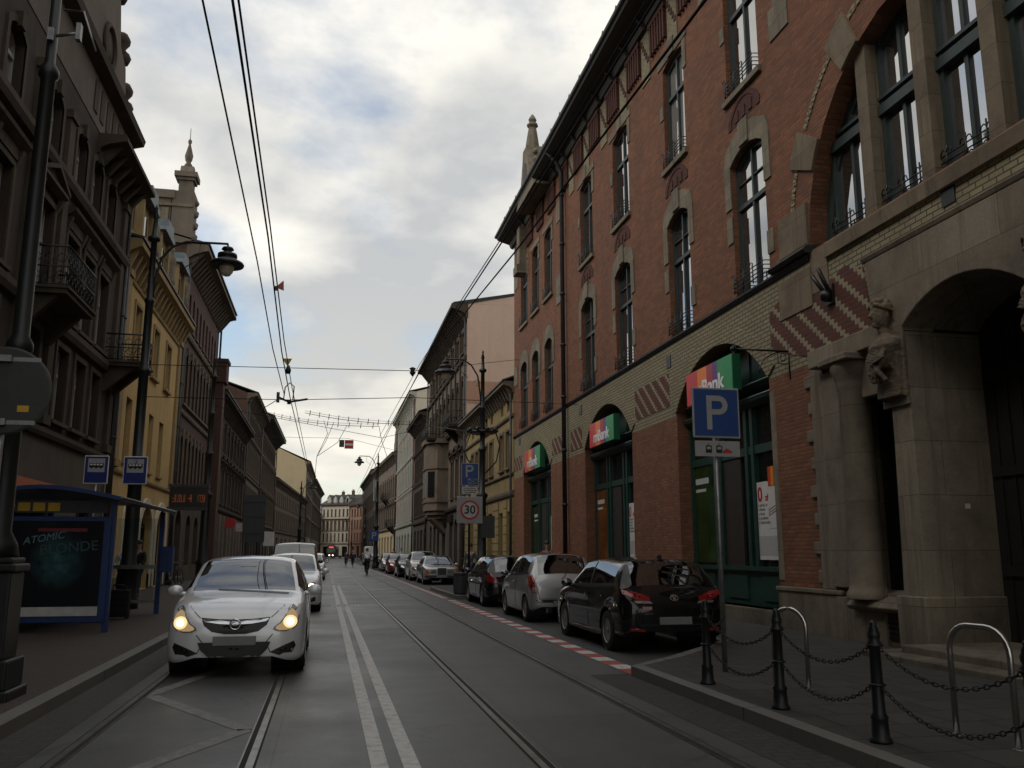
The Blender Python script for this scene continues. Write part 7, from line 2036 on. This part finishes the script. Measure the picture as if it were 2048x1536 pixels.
    if bag:
        b = MB(); c = J['chest']; b.ball(c+Vector((.0,-.17,-.05))*s, .17*s, 10, 0, (.9,.5,1.25)); b.build('rucksack', M[bag], t)
    return t

def bicycle(label, loc, rz, lean=0, col='black', group='bicycles'):
    t = thing('bicycle', label, 'bicycle', loc, rz, group); t.rotation_euler = (0, lean, rz)
    r = .34
    for y in (-.52,.53):
        b = MB(); b.tube([(0,r*math.cos(a),r*math.sin(a)) for a in [2*PI*i/24 for i in range(24)]], .02, 6, closed=True); o = b.build('wheel', M['rubber'], t, (0,y,r))
        b = MB()
        for k in range(12): a = 2*PI*k/12; b.tube([(0,0,0),(0,r*math.cos(a),r*math.sin(a))], .003, 3)
        b.lathe([(.025,-.05),(.025,.05)], (0,0,0), 8, axis='x'); b.build('spokes', M['galv'], o)
    b = MB()
    bb, st, hd, hb = (0,-.08,.30), (0,-.22,.80), (0,.36,.80), (0,.40,.66)
    for p, q in ((bb,st),(bb,hb),(st,hd),(st,(0,-.52,r)),(bb,(0,-.52,r)),(hd,hb),(hb,(0,.53,r)),(hd,(0,.33,.98)),(st,(0,-.25,.94))): b.tube([p,q], .017, 6)
    b.tube([(-.05,-.52,r),(-.05,-.58,.72)], .008, 5); b.box(-.07,.07,-.75,-.35,.72,.735); b.build('frame', M[col], t)
    b = MB(); b.tube([(-.27,.34,1.02),(-.2,.40,1.03),(0,.33,1.0),(.2,.40,1.03),(.27,.34,1.02)], .014, 6); b.build('handlebar', M['galv'], t)
    b = MB(); b.ball((0,-.26,.96), .12, 8, 0, (.7,1.1,.3)); b.build('saddle', M['black'], t)
    b = MB(); b.lathe([(.09,-.01),(.09,.01)], (.04,bb[1],bb[2]), 14, axis='x'); b.tube([(.06,bb[1],bb[2]),(.07,bb[1]+.10,bb[2]+.10)], .01, 5); b.tube([(-.06,bb[1],bb[2]),(-.07,bb[1]-.1,bb[2]-.1)], .01, 5); b.box(.07,.15,.0,.06,.39,.41); b.box(-.15,-.07,-.22,-.16,.19,.21); b.build('pedals', M['galv'], t)
    return t
low = dict(kn=(.11,.12,.60), an=(.11,-.06,.28), toe=(.11,.10,.22))
bicycle('bicycle under the rider in the pale shirt, seen from behind', (2.72,63.4,.007), R(2))
person('cyclist in a pale shirt and black trousers riding away on the right track', (2.72,63.4,.007), R(2), RIDE, 'cl_white', 'cl_black', left=low, height=1.82)
bicycle('bicycle of the left rider of the distant pair', (2.05,101,.007), 0)
person('left cyclist of the distant pair, in dark brown clothes', (2.05,101,.007), 0, RIDE, 'wood_dk', 'cl_grey', left=low)
bicycle('bicycle of the right rider of the distant pair', (2.75,100,.007), 0)
person('right cyclist of the distant pair, in black with a pale helmet', (2.75,100,.007), 0, RIDE, 'cl_black', 'cl_blue', left=low, helmet='offwhite')
bicycle('bicycle leaning on the dark stone wall past the shelter, nearer one', (-6.55,41.2,KZ), R(6), R(-12))
bicycle('bicycle leaning on the dark stone wall past the shelter, farther one', (-6.5,43.2,KZ), R(-4), R(-12))
walk = dict(el=(.25,.06,1.14), wr=(.25,.24,.98), kn=(.10,.16,.52), an=(.10,.10,.10), toe=(.11,.27,.05))
person('standing man in a dark jacket and blue jeans at the far end of the shelter', (-5.95,30.9,KZ), R(160), STAND, 'cl_black', 'cl_blue', height=1.76, left=walk)
person('long haired woman in a white top and dark skirt waiting behind the shelter', (-5.82,28.2,KZ), R(190), STAND, 'cl_white', 'cl_black', longhair=True, height=1.68, skirt=True, left=dict(el=(.25,.05,1.15), wr=(.12,.2,1.2)))
person('woman in a pale purple top standing inside the shelter near the bench', (-5.45,24.0,KZ), R(200), STAND, 'cl_white', 'cl_beige', longhair=True, height=1.62, left=dict(el=(.26,.02,1.15), wr=(.14,.22,1.05)))
t = thing('suitcase', 'black boxy suitcase standing on the pavement inside the shelter', 'suitcase', (-4.42,21.0,KZ))
b = MB(); b.box(-.26,.26,-.14,.14,.05,.62); o = b.build('shell', M['cl_black'], t); bevel(o,.04,3)
b = MB(); b.box(-.27,.27,-.02,.02,.06,.60)
for z in (.2,.34,.48): b.box(-.25,.25,-.147,-.14,z,z+.02)
b.tube([(-.1,0,.6),(-.1,0,.72),(.1,0,.72),(.1,0,.6)], .015, 6); b.build('handle', M['plastic'], t)
b = MB()
for x in (-.22,.22):
    for y in (-.1,.1): b.lathe([(.03,-.015),(.03,.015)], (x,y,.03), 10, axis='x')
b.build('wheel', M['rubber'], t)
person('pedestrian in grey standing on the kerb extension behind the black car', (5.72,36.4,KZ), R(150), STAND, 'cl_grey', 'cl_blue', height=1.74)
person('pedestrian in red by the farthest shop arch, only the head above the silver car', (7.7,31.4,KZ), R(180), STAND, 'cl_red', 'cl_black', height=1.78, left=walk)
person('pedestrian in black walking on the right pavement beyond the parked cars', (7.0,98,KZ), R(10), STAND, 'cl_black', 'cl_black', height=1.8, left=walk)
person('pedestrian in pale clothes walking on the right pavement beyond the parked cars', (7.2,90,KZ), R(180), STAND, 'cl_white', 'cl_blue', height=1.78, left=walk)
